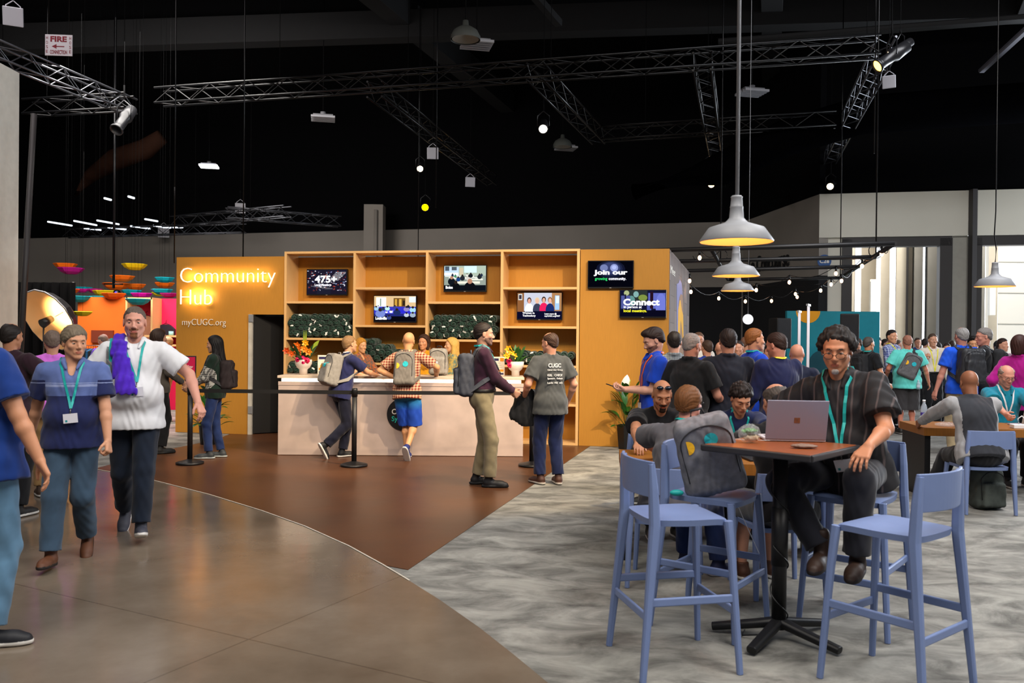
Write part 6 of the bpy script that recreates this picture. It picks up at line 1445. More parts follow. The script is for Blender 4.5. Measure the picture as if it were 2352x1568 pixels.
g = person('person in a bright blue T-shirt and khaki trousers with a black backpack, back turned', fl_(2206, 12.2), 4, H=1.84, h=.008, build=1.08, eyes=False, skin='c98a78', hair=('bald', '8a8886'), top=dict(mat=cloth('azure', '1450d0'), loose=.02, hem=-.10), bottom=dict(mat=cloth('sand', 'a89878', amt=.06), loose=.02), shoes=shoe('6a5a4a'), hl=(-.33, .05, .88), hr=(.33, .05, .9))
backpack(g, 'large black backpack on the man in the bright blue T-shirt', mat('pack_black_sheen', '2a2c30', rough=.5, amt=.3, scale=20), PKT, 2, z=.18, wd=.36, hh=.48, dp=.2, decal=False)
g = person('tall grey-haired person in a black polo with glasses and a backpack, facing left', fl_(2258, 12.3), 62, H=1.84, h=.008, skin='c98a74', hair=('short', '77726e'), head=(18, 6, 0), glasses=(M_gl, 0.0), top=dict(mat=cloth('jet', '121418'), hem=-.05), bottom=dict(mat=cloth('midnight', '0f1c3a')), shoes=shoe('222222'), hl=(-.08, .24, 1.40), el_=(-.4, -.3, -1), hand_l=dict(curl=1.0), hr=(.25, .2, .95))
backpack(g, 'black backpack with a white tag on the tall grey-haired man', PKD, PKT, 2, wd=.32, decal=False)
person('dark-haired person between the blue T-shirt and the grey-haired man', fl_(2232, 13.4), 150, H=1.72, h=.010, skin='c08a64', hair=('quiff', '14100e'), head=(10, 4, 0), top=dict(mat=cloth('mustard', '8a6a24')), bottom=dict(mat=cloth('mustard', '8a6a24')), shoes=shoe('222222'))
person('woman with a brown bob in a magenta blouse at the right edge', fl_(2338, 10.4), -50, H=1.72, h=.008, female=True, eyes=False, skin='c28a74', hair=('bob', '38201c'), top=dict(mat=cloth('magenta', 'a0107c'), sleeve='long', loose=.02, hem=-.12, collar=True), bottom=dict(mat=BLACK), shoes=shoe('222222'), hl=(-.26, .02, .98), hr=(.2, .3, 1.05))

# seated people
SK = dict(fl=(-.11, .30, 0, 6, 0), fr=(.11, .32, 0, -6, 0), pz=.565, py=-.10)
def lp_(x, y, z=0.0): return Vector((x, y, z))
g = person('person in a grey T-shirt with sandy hair and glasses, seated with his back to us', lp_(1.13, 5.78, .003), -38, H=1.76, h=.0065, **dict(SK, fl=(-.12, .38, 0, 8, 0), fr=(.16, .34, 0, -30, 0)), build=1.05, lean=30, skin='cf9080', hair=('side', '6a4426'), head=(0, -2, 0), glasses=(M_gl, 0.0), top=dict(mat=cloth('grey_tee', '55545a'), loose=.022, hem=-.10), bottom=dict(mat=BJEAN, loose=.014), shoes=shoe('1c2448', 'd8d0d0'),
       hl=lp_(1.10, 6.38, .80), hr=lp_(1.46, 6.42, .80), lanyard=(TEAL, .2, 0, 0), hand_l=dict(palm=(0, 0, -1)), hand_r=dict(palm=(0, 0, -1)))
g = person('person in a black T-shirt with sunglasses on a shaved head, leaning on the low table', lp_(1.24, 7.36, .003), 186, H=1.78, h=.0065, **SK, build=1.15, lean=36, skin='b07a5c', hair=None, head=(-6, 22, 0), beard=('goatee', '2a1e18'), top=dict(mat=cloth('black3', '0f1014'), loose=.02), bottom=dict(mat=BLACK), shoes=shoe('222222'), hl=lp_(1.50, 6.70, .79), hr=lp_(.98, 6.58, .79), er=(1, -.2, 0), el_=(-1, -.2, 0), hand_l=dict(palm=(0, 0, -1)), hand_r=dict(palm=(0, 0, -1)))
o = MB()
for k in (-1, 1): o.sphere(g.P3(g.Hc + g.Hm @ V3(k * .033, .068, .098)), (.028, .012, .019), n=8, M=Matrix([[float(x) for x in r_] for r_ in (g.Hm @ rot(0, -45))]))
o.tube([g.P3(g.Hc + g.Hm @ V3(-.075, .0, .07)), g.P3(g.Hc + g.Hm @ V3(-.06, .06, .092)), g.P3(g.Hc + g.Hm @ V3(0, .078, .10)), g.P3(g.Hc + g.Hm @ V3(.06, .06, .092)), g.P3(g.Hc + g.Hm @ V3(.075, .0, .07))], .003, n=6)
o.build('sunglasses', mat('mirror_lens', '1c2430', rough=.05, metal=.6, kind='flat'), g.root)
g = person('person with dark curly hair in a navy T-shirt bent over the low table', lp_(1.94, 7.42, .003), 178, H=1.76, h=.0075, **SK, lean=38, skin='c28a6c', hair=('curly', '1e1614'), head=(6, 30, 0), top=dict(mat=cloth('navy3', '1a2448'), loose=.016), bottom=dict(mat=BLACK), shoes=shoe('2a1a1a'), hl=lp_(2.12, 6.72, .79), hr=lp_(1.68, 6.70, .79), hand_l=dict(palm=(0, 0, -1)), hand_r=dict(palm=(0, 0, -1)), lanyard=(TEAL, .2, 0, 0))
g = person('person with a bald crown, black shirt and grey shorts seated behind the high table', lp_(1.76, 5.60, .003), 10, H=1.76, h=.0085, **SK, build=1.1, lean=16, eyes=False, skin='c28a70', hair=('ring', '4a4440'), head=(0, 14, 0), top=dict(mat=BLACK, loose=.018), bottom=dict(mat=cloth('grey_shorts', '4a4c50'), len=.5, loose=.02), shoes=shoe('4a2c1c'), hl=lp_(1.58, 6.24, .80), hr=lp_(1.98, 6.24, .80))
def ragl(g, c): x = np.abs((c - g.W) @ g.Rr); m = (x > .155).astype(int); a = np.minimum(np.sqrt(((c - (g.EL * .7 + g.Sc * .3)) ** 2).sum(1)), np.sqrt(((c - (g.ER * .7 + g.Sc * .3)) ** 2).sum(1))); return m
g = person('bald person in a charcoal shirt with pale grey sleeves, seated with his back to us', lp_(4.54, 8.33, .003), -6, H=1.82, h=.0075, **dict(SK, fl=(-.30, .30, 0, 20, 0), fr=(.34, .30, 0, -30, 0)), build=1.15, lean=30, eyes=False, skin='8e5c42', hair=None, head=(0, 10, 0), top=dict(mat=[cloth('charcoal', '2e3036'), cloth('pale_grey', '9a9a9c')], matf=ragl, sleeve='long', loose=.022), bottom=dict(mat=BLACK, loose=.02), shoes=shoe('77757a', 'd9d4cc'),
       hl=lp_(4.30, 8.95, .80), hr=lp_(4.92, 8.95, .80), el_=(-1, -.6, 0), er=(1, -.6, 0))
g = person('balding person with glasses in a teal polo, seated at the right edge with a phone', lp_(5.78, 10.0, .003), 176, H=1.78, h=.0085, **SK, build=1.1, lean=14, skin='c9907c', hair=('ring', '8a7a70'), head=(0, 20, 0), glasses=(M_gl, 0.0), top=dict(mat=cloth('teal_shirt', '0a7890'), loose=.02, collar=True), bottom=dict(mat=BLACK), shoes=shoe('222222'), hr=lp_(5.50, 9.42, .80), hl=lp_(5.95, 9.42, .80), lanyard=(WHITE, .15, 0, 0), hand_r=dict(curl=.8))
# packs on the floor and on the stool
gp = thing('backpack', 'grey-green backpack standing on the carpet under the chair of the bald man', 'backpack', (4.70, 8.42, .006), R(10)); make_pack(gp, rot(0, 0, 0), V3(0, 0, .20), 1.0, mat('pack_olive', '3a403c', rough=.9, amt=.3, scale=12), PKT, 1, .32, .40, .18, decal=False)
bp_ = thing('backpack', 'grey backpack with yellow and teal discs propped on a bar stool', 'backpack', (1.14, 4.84, .757), 0)
Cm = rot(-32, 0, 0) @ rot(0, 12, 0) @ rot(0, 0, -17)
make_pack(bp_, rot(-4, -10, -16), V3(-.02, .0, .235), 1.0, mat('pack_heather', '74747a', rough=.95, amt=.22, scale=22), PKT, 0, .36, .46, .15, h=.006, dzd=.09)
MB().sphere((-.20, -.02, .02), (.04, .02, .018), n=8).build('teal_tag', TEAL, bp_)

# the man with the laptop
SH = mat('shirt_dark_stripe', '17161a', rough=.8, kind='stripes_x', col2='4a4040', scale=4.2, amt=.93)
g = person('person with wavy dark hair and a dark striped shirt seated at the high table laptop', lp_(1.985, 4.98, .004), 143, H=1.80, build=1.10, belly=.03, h=.0042, pz=.885, py=-.06, lean=13, side=8, skin='bd8262', hair=('wavy', '24201f'), head=(10, 13, 0), beard=('chin', 'b0aaa4'), glasses=(M_gl, -.010),
       top=dict(mat=SH, collar=True, loose=.030, hem=-.13, wr=.006), bottom=dict(mat=cloth('charcoal_jeans', '1b1c24', amt=.3, scale=7), loose=.016), shoes=shoe('2e1c12', '1a1210', True),
       fl=(-.13, .34, .37, 6, 4), fr=(.05, .36, .385, 4, 4), kl=(-.15, 1, .4), kr=(.9, 1, .4), hl=(-.20, .40, 1.055), el_=(-.5, -.7, -1), hr=lp_(1.66, 5.02, 1.115), er=(1, -.4, -.3), hand_l=dict(palm=(.1, -.1, -1), dir=(.25, .75, -.62), curl=.28, spread=.14, thumb=(1, .2, .2)), hand_r=dict(palm=(0, 0, -1), curl=.3),
       lanyard=(TEAL, .04, .0))
d = g.P3(g.WL)
# ================================================================ overhead rig, lamps, far stands
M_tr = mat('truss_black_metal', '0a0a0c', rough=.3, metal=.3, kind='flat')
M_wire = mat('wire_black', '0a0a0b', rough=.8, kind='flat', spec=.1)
M_trs = mat('truss_lit_metal', '5a5c62', rough=.3, metal=.8, kind='flat')  # lighter copy of the truss metal, being lit is put into its colour
def truss(a, b, label, m=M_tr, w_=.30, up=.30, trib=None):
    a = Vector(a); b = Vector(b); d = (b - a); L = d.length; dn = d.normalized(); sd = dn.cross(Vector((0, 0, 1))).normalized() * w_ / 2; U_ = Vector((0, 0, up))
    t = thing('lighting_truss', label, 'truss', a); cs = [-sd, sd, sd + U_, -sd + U_]
    for c in cs: MB().cyl(c, c + d, .022, n=6).build('chord', m, t)
    mb = MB(); n = max(2, int(L / .42)); st = L / n
    for f in range(4):
        p, q = cs[f], cs[(f + 1) % 4]
        for i in range(n):
            x, y = (p, q) if (i + f) % 2 else (q, p); mb.cyl(x + dn * st * i, y + dn * st * (i + 1), .011, n=4, caps=False)
    mb.build('bracing', m, t)
    for k in (.2, .8): p = a * 0 + d * k + U_; mb = MB(); mb.cyl(p, Vector((p.x, p.y, 10.48 - a.z)), .006, n=5); mb.build('hanging_cable', M_wire, t); return t
Z = 6.3
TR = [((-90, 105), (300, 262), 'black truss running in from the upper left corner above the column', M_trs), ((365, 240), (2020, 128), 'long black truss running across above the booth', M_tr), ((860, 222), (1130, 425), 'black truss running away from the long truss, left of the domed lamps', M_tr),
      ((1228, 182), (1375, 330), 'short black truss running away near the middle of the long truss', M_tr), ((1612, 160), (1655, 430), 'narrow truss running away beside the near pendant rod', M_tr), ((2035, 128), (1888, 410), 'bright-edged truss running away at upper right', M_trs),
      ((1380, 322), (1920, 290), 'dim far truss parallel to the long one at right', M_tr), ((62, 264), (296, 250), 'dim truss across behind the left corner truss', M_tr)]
TS = [truss(gnd(*a, Z), gnd(*b, Z), lb, m) for a, b, lb, m in TR]
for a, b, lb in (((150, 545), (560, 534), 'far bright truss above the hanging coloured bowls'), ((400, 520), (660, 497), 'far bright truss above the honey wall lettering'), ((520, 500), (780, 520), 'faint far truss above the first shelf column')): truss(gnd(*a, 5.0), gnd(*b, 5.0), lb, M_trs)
for k, (x0, y0, x1, y1) in enumerate(((110, 509, 165, 518), (170, 507, 222, 517), (223, 506, 273, 515), (193, 524, 232, 528), (248, 522, 290, 527), (300, 519, 345, 525), (333, 503, 362, 508), (352, 518, 392, 523), (375, 522, 420, 522), (295, 451, 308, 455), (240, 455, 255, 459))):
    a, b = gnd(x0, y0, 5.3), gnd(x1, y1, 5.3); b = a + (b - a).normalized() * min(2.2, (b - a).length)
    t = thing('tube_light', 'thin glowing tube light high in the far left rig above the bowls', 'lamp', a, 0, 'tube lights of the far rig'); MB().cyl((0, 0, 0), b - a, .03, n=6).build('tube', em('tube_glow', (.8, .88, 1), 2.2), t)
    MB().cyl((0, 0, .0), (0, 0, 5.19), .0022, n=4).build('hanging_wire', M_wire, t)
M_fx = mat('fixture_grey', '77777c', rough=.5, kind='flat')
def highbay(px, py, z, on, label):
    c = gnd(px, py, z); t = thing('high_bay_lamp', label, 'lamp', c, R(12))
    MB().box((0, 0, .09), (.5, .3, .06)).cyl((0, 0, .1), (0, 0, .2), .07).build('housing', M_fx, t)
    for k in range(5): MB().box((0, -.24 + .12 * k, .03), (.6, .07, .05)).build('tube', em('bay_glow', (.93, .93, 1), 7) if on else mat('bay_off', 'a0a0a6', rough=.4, kind='flat'), t)
    MB().cyl((0, 0, .2), (0, 0, 10.49 - z), .010, n=5).build('hanging_rod', M_wire, t)
for a in ((742, 275, 7.2, 0, 'unlit high-bay lamp below the long truss left of the yellow spot'), (1095, 106, 7.4, 0, 'unlit high-bay lamp just behind the upper domed lamp'), (1727, 216, 7.4, 0, 'unlit high-bay lamp right of the near pendant rod, upper'), (1300, 343, 7.4, 0, 'unlit high-bay lamp behind the small domed lamp'),
          (1396, 454, 7.4, 0, 'far unlit high-bay lamp above the booth end panel'), (1703, 384, 7.4, 0, 'unlit high-bay lamp right of the near pendant rod, lower'), (480, 384, 7.4, 1, 'glowing high-bay lamp above the word Community'), (390, 452, 7.4, 1, 'glowing high-bay lamp above the hanging bowls'), (2177, 290, 7.4, 1, 'glowing high-bay lamp at upper right')): highbay(*a)
def dome(px, py, z, label):
    c = gnd(px, py, z); t = thing('domed_lamp', label, 'lamp', c); r = .27
    MB().lathe([(r, 0), (r * .97, r * .3), (r * .8, r * .62), (r * .45, r * .85), (.06, r * .95), (.05, r * 1.3), (0, r * 1.3)], n=28).build('dome', mat('dome_green_grey', '4a4c48', rough=.5, kind='flat'), t)
    MB().lathe([(0, r * .35), (r * .9, r * .05)], n=28).build('diffuser', mat('diffuser_grey', '8a857c', rough=.5, kind='flat'), t); MB().cyl((0, 0, r * 1.3), (0, 0, 10.49 - z), .010, n=5).build('hanging_rod', M_wire, t)
dome(1069, 92, 7.0, 'large unlit domed lamp near the top edge'); dome(1292, 338, 7.0, 'smaller unlit domed lamp below the truss')
def stage(px, py, z, aim, label, lit=None, sc=1.0, white=False):
    c = gnd(px, py, z); t = thing('stage_light', label, 'spotlight', c); d = (Vector(aim) - c).normalized(); Q = d.to_track_quat('Z', 'Y').to_matrix(); m = mat('stage_white', 'a8a8b0', rough=.5, kind='flat') if white else mat('stage_black', '17171a', rough=.35, spec=.6, kind='flat')
    if white: MB().box((0, 0, 0), (.34 * sc, .34 * sc, .10 * sc), rot=Q).build('lamp_body', m, t, bevel=.01)
    else: MB().lathe([(0, -.30 * sc), (.08 * sc, -.28 * sc), (.10 * sc, -.05 * sc), (.075 * sc, .0), (.08 * sc, .22 * sc), (.10 * sc, .24 * sc), (.10 * sc, .27 * sc), (.085 * sc, .27 * sc), (.08 * sc, .2 * sc)], n=20, M=Q).build('lamp_body', m, t)
    if lit: MB().lathe([(0, .245 * sc), (.082 * sc, .245 * sc)] if not white else [(0, .052 * sc), (.1 * sc, .052 * sc)], n=20, M=Q).build('lens', em('lens_' + lit, lit, 14), t)
    sd = Q @ Vector((.12 * sc, 0, 0)); MB().tube([sd, sd + Vector((0, 0, .2 * sc)), Vector((0, 0, .30 * sc)), -sd + Vector((0, 0, .2 * sc)), -sd], .012 * sc, n=6).build('yoke', m, t)
    MB().cyl((0, 0, .3 * sc), (0, 0, .3 * sc + max(.05, min(.6, Z - z - .1))), .015, n=6).cyl((0, 0, .3 * sc), (0, 0, 10.49 - z), .005, n=4).build('hook', M_wire, t)
CT = (-1.5, 12, 1)
stage(285, 275, 5.9, (-9, 12, 0), 'long black stage light hanging at the end of the left corner truss', None, 1.3)
for a in ((2068, 112, 6.2, CT, 'upper of two bright stage lights at the top of the bright truss', 'ffd9a0', .8), (2048, 130, 6.0, CT, 'lower amber stage light at the top of the bright truss', 'ffb53c', 1.1), (1631, 383, 5.9, (0, 8, 0), 'upper lit stage light beside the near pendant rod', 'ffd9b0', 1.0), (1636, 420, 5.9, (0, 8, 0), 'lower lit stage light beside the near pendant rod', 'ffcf98', 1.0),
          (1248, 289, 5.9, (0, 6, 0), 'lit stage light hanging left of the small domed lamp', 'fff0d8', 1.0), (965, 383, 5.9, (-1, 8, 0), 'lit stage light below the white panel light', 'ffe2b8', .9), (977, 474, 5.6, (-1, 4, 0), 'small yellow-lit stage light above the booth', 'ffb400', 1.2), (1908, 424, 5.7, (2, 8, 0), 'lit stage light at the far lower end of the bright truss', 'ffdca8', 1.0)): stage(*a)
stage(994, 352, 6.0, (-1, 3, 2), 'white square panel light above the booth', None, .8, True); stage(1080, 418, 6.0, (3, 3, 2), 'white panel light at the end of the receding truss', None, .8, True)
stage(2042, 188, 5.9, (0, 3, 2), 'white panel light under the bright truss', None, .6, True); stage(376, 533, 5.5, (-3, 3, 2), 'pale panel light on the far bright truss', None, 1.2, True); stage(552, 478, 5.9, (-3, 3, 2), 'pale panel light above the word Community', None, 1.0, True)
stage(30, 38, 7.0, (-3, 3, 2), 'pale rectangular lamp in the top left corner', None, .9, True)
M_pipe = mat('pale_pipe', '6a6a74', rough=.4, kind='flat')
for a, b, z in (((2000, 258), (2400, 196), 8.6), ((1960, 252), (2400, 236), 8.6), ((2222, 402), (2400, 285), 7.5), ((2255, 162), (2420, 10), 7.5), ((1650, 98), (2360, 42), 8.0)):
    a_, b_ = gnd(*a, z), gnd(*b, z); mb = MB(); mb.sweep([a_, b_], .14 if z != 8.0 else .3, .1); struct('ceiling_pipe', mb, M_pipe if z != 8.0 else M_beam)
# fire sign
c = gnd(135, 104, 6.0); t = thing('fire_hose_sign', 'white hanging FIRE HOSE CONNECTION sign with a red arrow', 'sign', c, R(4)); k = .27
MB().box((0, 0, 0), (.40, .012, .32)).build('sign_plate', mat('sign_plate_white', 'c9c3ca', rough=.5, kind='flat'), t, bevel=.004)
RED = mat('sign_dark_red', '7a1024', rough=.6, kind='flat')
def sgn(s_, x, z, w_, h_, wt=.02, al='CENTER'): text('sign_word', s_, RED, frameM((x, -.0075, z), (1, 0, 0), (0, -1, 0)), width=w_, height=h_, extrude=.001, weight=wt, parent=t, align=al)
sgn('FIRE', 0, .05, .24, .085, .04); sgn('CONNECTION', 0, -.135, .25, .06)
for i, ch in enumerate('HOSE'):
    for sx in (-1, 1): sgn(ch, sx * .17, .085 - i * .068, .028, .045, .0)
MB().box((.02, -.0075, -.02), (.13, .001, .014)).prism([(-.10, -.007, -.02), (-.03, -.007, .015), (-.03, -.007, -.055)], (0, -.001, 0)).build('arrow', RED, t)
MB().cyl((-.15, 0, .16), (-.15, 0, 10.4 - c.z), .004, n=4).cyl((.15, 0, .16), (.15, 0, 10.4 - c.z), .004, n=4).build('hanging_wire', M_tr, t)
# pendants
M_shade = mat('shade_grey_enamel', '8d8f94', rough=.45, amt=.03)
M_shin = mat('shade_inside_glow_tint', 'f0d2a0', rough=.5, kind='flat')  # white lining, with the bulb's warm glow put into its colour
for px, py, d, lb in ((1691, 556, 4.75, 'largest and nearest of the grey enamel pendant lamps'), (1690, 634, 7.4, 'middle grey enamel pendant lamp directly under the nearest one'), (1694, 668, 10.45, 'smallest grey enamel pendant lamp, lowest of the line of three'), (2285, 658, 9.1, 'dark grey pendant lamp hanging alone before the right doorway')):
    c = atd(px, py, d); t = thing('pendant_lamp', lb, 'lamp', c)
    pr = [(.200, 0), (.203, .006), (.155, .075), (.150, .080), (.065, .108), (.052, .120), (.040, .135), (.035, .190), (.037, .195), (.034, .20), (.030, .245), (.033, .25), (.026, .258), (0, .258)]
    MB().lathe(pr, n=48).build('lamp_shade', M_shade, t)
    MB().lathe([(.198, .001), (.151, .072), (.062, .104), (.03, .12), (0, .12)], n=48).build('shade_lining', M_shin, t)
    MB().sphere((0, 0, .075), (.022, .022, .03), n=8).build('bulb', em('pendant_bulb', (1, .38, .08), 10), t)
    if px < 2000: MB().cyl((0, 0, .25), (0, 0, 10.4 - c.z), .0085 if d < 5 else .008, n=8).build('hanging_rod', mat('rod_grey', '77787c', rough=.4, kind='flat'), t)
    else: MB().tube([(0, 0, .25), (.01, 0, .4), (-.012, 0, .55), (0, 0, .8), (0, 0, 10.4 - c.z)], .006, n=6).build('hanging_cord', M_tr, t)
    point('pendant_bulb_light', c + Vector((0, 0, .04)), 6, (1, .36, .07), .02)
c = atd(1718, 733, 14); t = thing('globe_lamp', 'white glowing globe lamp hanging below the bulb strings', 'lamp', c); MB().sphere((0, 0, 0), .085, n=14).build('globe', em('globe_glow', (.9, .9, .95), 1.1), t); MB().cyl((0, 0, .08), (0, 0, 10.49 - c.z), .005, n=6).build('hanging_cord', mat('rod_grey', '77787c'), t)
# pipe frame with bulb strings
PF = 3.0
fr = thing('pipe_frame', 'black pipe frame hung over the right lounge carrying bulb strings', 'frame', (0, 0, 0))
def gp_(x, y): return gnd(x, y, PF)
NR, FR_ = gp_(2055, 559), gp_(1930, 638)
nl, fl2 = gp_(1560, 572), gp_(1672, 642)
dirn = (FR_ - NR)
for a, b in ((NR, gp_(1400, 578)), (gp_(2012, 590), gp_(1420, 603)), (gp_(1975, 612), gp_(1440, 625)), (FR_, fl2), (NR, FR_), (gp_(1634, 572), fl2)):
    mb = MB().cyl(a, b, .035, n=8); mb.build('pipe', M_iron, fr)
for p in (gp_(2012, 590), FR_, gp_(1655, 600), gp_(1690, 570)): MB().cyl(p, Vector((p.x, p.y, 10.4)), .012, n=5).tube([p + Vector((.12 * math.cos(a), 0, .12 * math.sin(a) + .1)) for a in [i * .5 for i in range(13)]], .008, n=5).build('hanging_cable', M_tr, fr)
BULBS = [(1607, 592, 13.5), (1584, 645, 15), (1587, 670, 16), (1651, 685, 17), (1712, 692, 17.5), (1772, 691, 18), (1737, 666, 16), (1813, 648, 15.5), (1827, 675, 18), (1831, 682, 18.5), (1885, 667, 17), (1909, 653, 16.5), (1920, 628, 15), (1933, 645, 15.5), (1980, 611, 14), (2025, 583, 13)]
chains = [[gp_(1592, 588), 0, gp_(1655, 574)], [1, 2, 3, 4, 5, 8, 9, 11, 13, gp_(1960, 616)], [gp_(1700, 642), 6, 7, 12, 14, 15, gp_(2045, 563)], [fl2, 10, FR_]]
bp3 = [atd(*b) for b in BULBS]
for ci, ch in enumerate(chains):
    cabs = [x if isinstance(x, Vector) else bp3[x] + Vector((0, 0, .13)) for x in ch]
    pts_ = []
    for i in range(len(cabs) - 1):
        for u in range(6): u /= 6; pts_.append(cabs[i].lerp(cabs[i + 1], u) - Vector((0, 0, .12 * math.sin(u * PI))))
    t = thing('string_cable', ('thin black bulb cable at the booth corner', 'long thin black bulb cable sagging across the lounge', 'thin black bulb cable rising towards the near frame corner', 'thin black bulb cable at the far frame edge')[ci], 'cable'); MB().tube(pts_ + [cabs[-1]], .006, n=5).build('cable', M_tr, t)
for b in bp3:
    t = thing('string_bulb', 'small warm glowing bulb on the strings over the right lounge', 'bulb', b, 0, 'bulbs on the string lights'); MB().sphere((0, 0, 0), (.028, .028, .038), n=8).build('bulb', em('string_bulb_glow', (1, .52, .26), 16), t); MB().cyl((0, 0, .035), (0, 0, .12), .018, n=8).build('socket', M_tr, t)
# hanging bowls of cloth
BW = [(150, 606, 52, 'f06a10', 23, 'orange'), (163, 616, 58, '9a1076', 21, 'magenta'), (309, 607, 56, 'e8c814', 22, 'yellow'), (281, 634, 55, 'f06a10', 21, 'orange'), (268, 651, 64, 'f06a10', 23, 'orange'), (310, 653, 50, 'f06a10', 21.5, 'orange'), (378, 638, 46, '12a0b0', 20, 'teal'), (378, 650, 46, 'f06a10', 22, 'orange'),
      (154, 664, 54, 'e05a0c', 19, 'orange'), (150, 672, 44, 'e8c814', 20.5, 'yellow'), (187, 660, 50, '12a0b0', 24, 'teal'), (188, 664, 32, 'c8148a', 22, 'magenta'), (218, 664, 36, 'c8148a', 23, 'magenta'), (241, 668, 54, 'e8c814', 21, 'yellow'), (261, 674, 56, 'd8560c', 18, 'orange'), (302, 667, 46, '12a0b0', 21, 'teal'), (325, 674, 50, 'd012a0', 19, 'magenta'),
      (372, 665, 48, '12a0b0', 19, 'teal'), (366, 672, 34, 'e8c814', 21, 'yellow'), (388, 674, 40, '8a1066', 18.5, 'purple'), (183, 681, 55, '0f8c98', 18, 'teal'), (227, 681, 44, '12a0b0', 20, 'teal'), (317, 687, 56, '0f8c98', 17.5, 'teal'), (190, 716, 42, 'b8b010', 16, 'olive yellow')]
pos = ['top left, highest', 'just under the highest orange one', 'alone at upper middle', 'below the upper yellow one', 'left of a touching pair', 'right of a touching pair', 'high by the honey wall', 'directly under the high teal one by the wall', 'at the far left of the lower band', 'under the far left orange one', 'behind the far left orange one', 'small, beside the far left orange one', 'small, between orange and yellow', 'left of the lit projector', 'lowest of the orange ones', 'right of the lit projector', 'bright, low in the middle', 'low by the honey wall', 'peeping out beside the purple one', 'darkest, at the wall edge', 'low left, broad', 'low, next to the broad teal one', 'lowest of the teal ones', 'hanging alone before the orange stand']
for (px, py, wpx, c_, d, cn_), ps in zip(BW, pos):
    c = atd(px, py, d); r = wpx * d / FPX / 2; h_ = r * .48; t = thing('hanging_bowl', '%s cloth bowl hanging in the air, %s' % (cn_, ps), 'decoration', c - Vector((0, 0, h_)))
    o = MB().lathe([(0, 0), (r * .42, .02 * r), (r * .75, h_ * .42), (r, h_)], n=8, smooth=False).build('cloth_bowl', mat('bowl_' + c_, c_, rough=.6, spec=.2, amt=.06, scale=6), t); o.rotation_euler = (0, 0, px * .37); md = o.modifiers.new('s', 'SOLIDIFY'); md.thickness = .012
    MB().cyl((0, 0, .02), (0, 0, 10.49 - c.z + h_), .0022, n=4).build('hanging_wire', M_wire, t)
area('bowl_light', (-8.5, 17, 7.5), (-9, 21, 2.5), 5, 3, 700, (1, .95, .9))
# projector bar
c = atd(261, 652, 20); t = thing('hanging_bar', 'black hanging bar with a small blue-lit projector among the bowls', 'projector', c); MB().cyl((-.22, 0, 0), (.22, 0, 0), .02, n=6).cyl((0, 0, -.1), (0, 0, 7.5), .03, n=6).build('bar', M_tr, t); MB().sphere((.08, 0, -.22), .09, n=8).build('lamp_body', M_tr, t); MB().sphere((.09, -.085, -.20), .022, n=6).build('lens', em('blue_lens', '3a3cff', 3), t)
for px in (400, 558):
    p = atd(px, 600, 15.2); mb = MB().cyl((p.x, p.y, 2.90), (p.x, p.y, 10.4), .012, n=5); struct('hanging_cable', mb, M_tr)
for px, d, z0 in ((1000, 17, 4.2), (960, 19, 3.2), (2005, 13.5, 4.6)):
    p = atd(px, 600, d); mb = MB().cyl((p.x, p.y, z0), (p.x, p.y, 10.4), .010, n=5); struct('hanging_cable', mb, M_tr)

# photo umbrella
c = atd(112, 735, 15.4); n_ = Vector((-.36, -.80, -.46)).normalized(); Q = (n_).to_track_quat('Z', 'Y').to_matrix()
t = thing('photo_umbrella', 'very large black photo umbrella with a glowing cream inside', 'umbrella', c); r = .60
prf = [(0, -.40), (r * .45, -.34), (r * .8, -.18), (r, 0)]
o = MB().lathe(prf, n=16, M=Q, smooth=False).build('outer_cloth', mat('umbrella_black', '0e0e11', rough=.45, kind='flat'), t)
MB().lathe([(a * .985, b + .015) for a, b in prf], n=16, M=Q, smooth=True).build('inner_cloth', mat('umbrella_lining', 'f0c890', rough=.7, kind='flat'), t)
MB().tube([Q @ Vector((r * math.cos(2 * PI * i / 16), r * math.sin(2 * PI * i / 16), 0)) for i in range(16)], .013, n=6, closed=True).build('rim', mat('rim_grey', '9a9aa0', rough=.5), t)
hd = Q @ Vector((0, 0, .05)); ls = c + hd; dd = Q @ Vector((0, 0, 1))
MB().cyl(hd - dd * .12, hd + dd * .10, .06, .085, n=16).cyl(hd - dd * .38, hd - dd * .1, .008, n=6).build('lamp_head', mat('stage_black', '17171a'), t)
bt_ = ls + dd * .06; lf = Vector((bt_.x, bt_.y, .0)) - c
MB().cyl(bt_ - c, lf + Vector((0, 0, .1)), .018, n=8).build('stand', mat('stage_black', '17171a'), t)
for k in range(3): a = k * 2.09; MB().cyl(lf + Vector((0, 0, .45)), lf + Vector((.45 * math.cos(a), .45 * math.sin(a), .015)), .013, n=6).build('stand_leg', mat('stage_black', '17171a'), t)
spot('umbrella_lamp', ls - dd * .13, ls - dd * 2, 130, (1, .66, .30), 150, .8, .05)

# merchandise stand
ms = thing('merchandise_stand', 'orange and hot pink merchandise stand with a framed red niche far left', 'stand', (0, 0, 0)); YM = 18.0
def mx(px): return atd(px, 800, YM).x
def mz(py): return atd(290, py, YM).z
ORM, RDM, PKM = mat('stand_orange', 'e06410', rough=.7, amt=.04, scale=3), mat('stand_red', 'b80830', rough=.7, kind='flat'), mat('stand_pink', 'd80a4c', rough=.7, kind='flat')
MB().box(((mx(178) + mx(291)) / 2, YM + .1, 1.2), (mx(291) - mx(178), .2, 2.4)).build('orange_panel', ORM, ms)
MB().box(((mx(352) + mx(470)) / 2, YM + .52, 1.2), (mx(470) - mx(352), .2, 2.4)).build('pink_panel', PKM, ms)
MB().box(((mx(291) + mx(352)) / 2 - .2, YM + .5, 1.2), (mx(352) - mx(291) + .4, .19, 2.39)).build('red_panel', RDM, ms)
mb = MB()
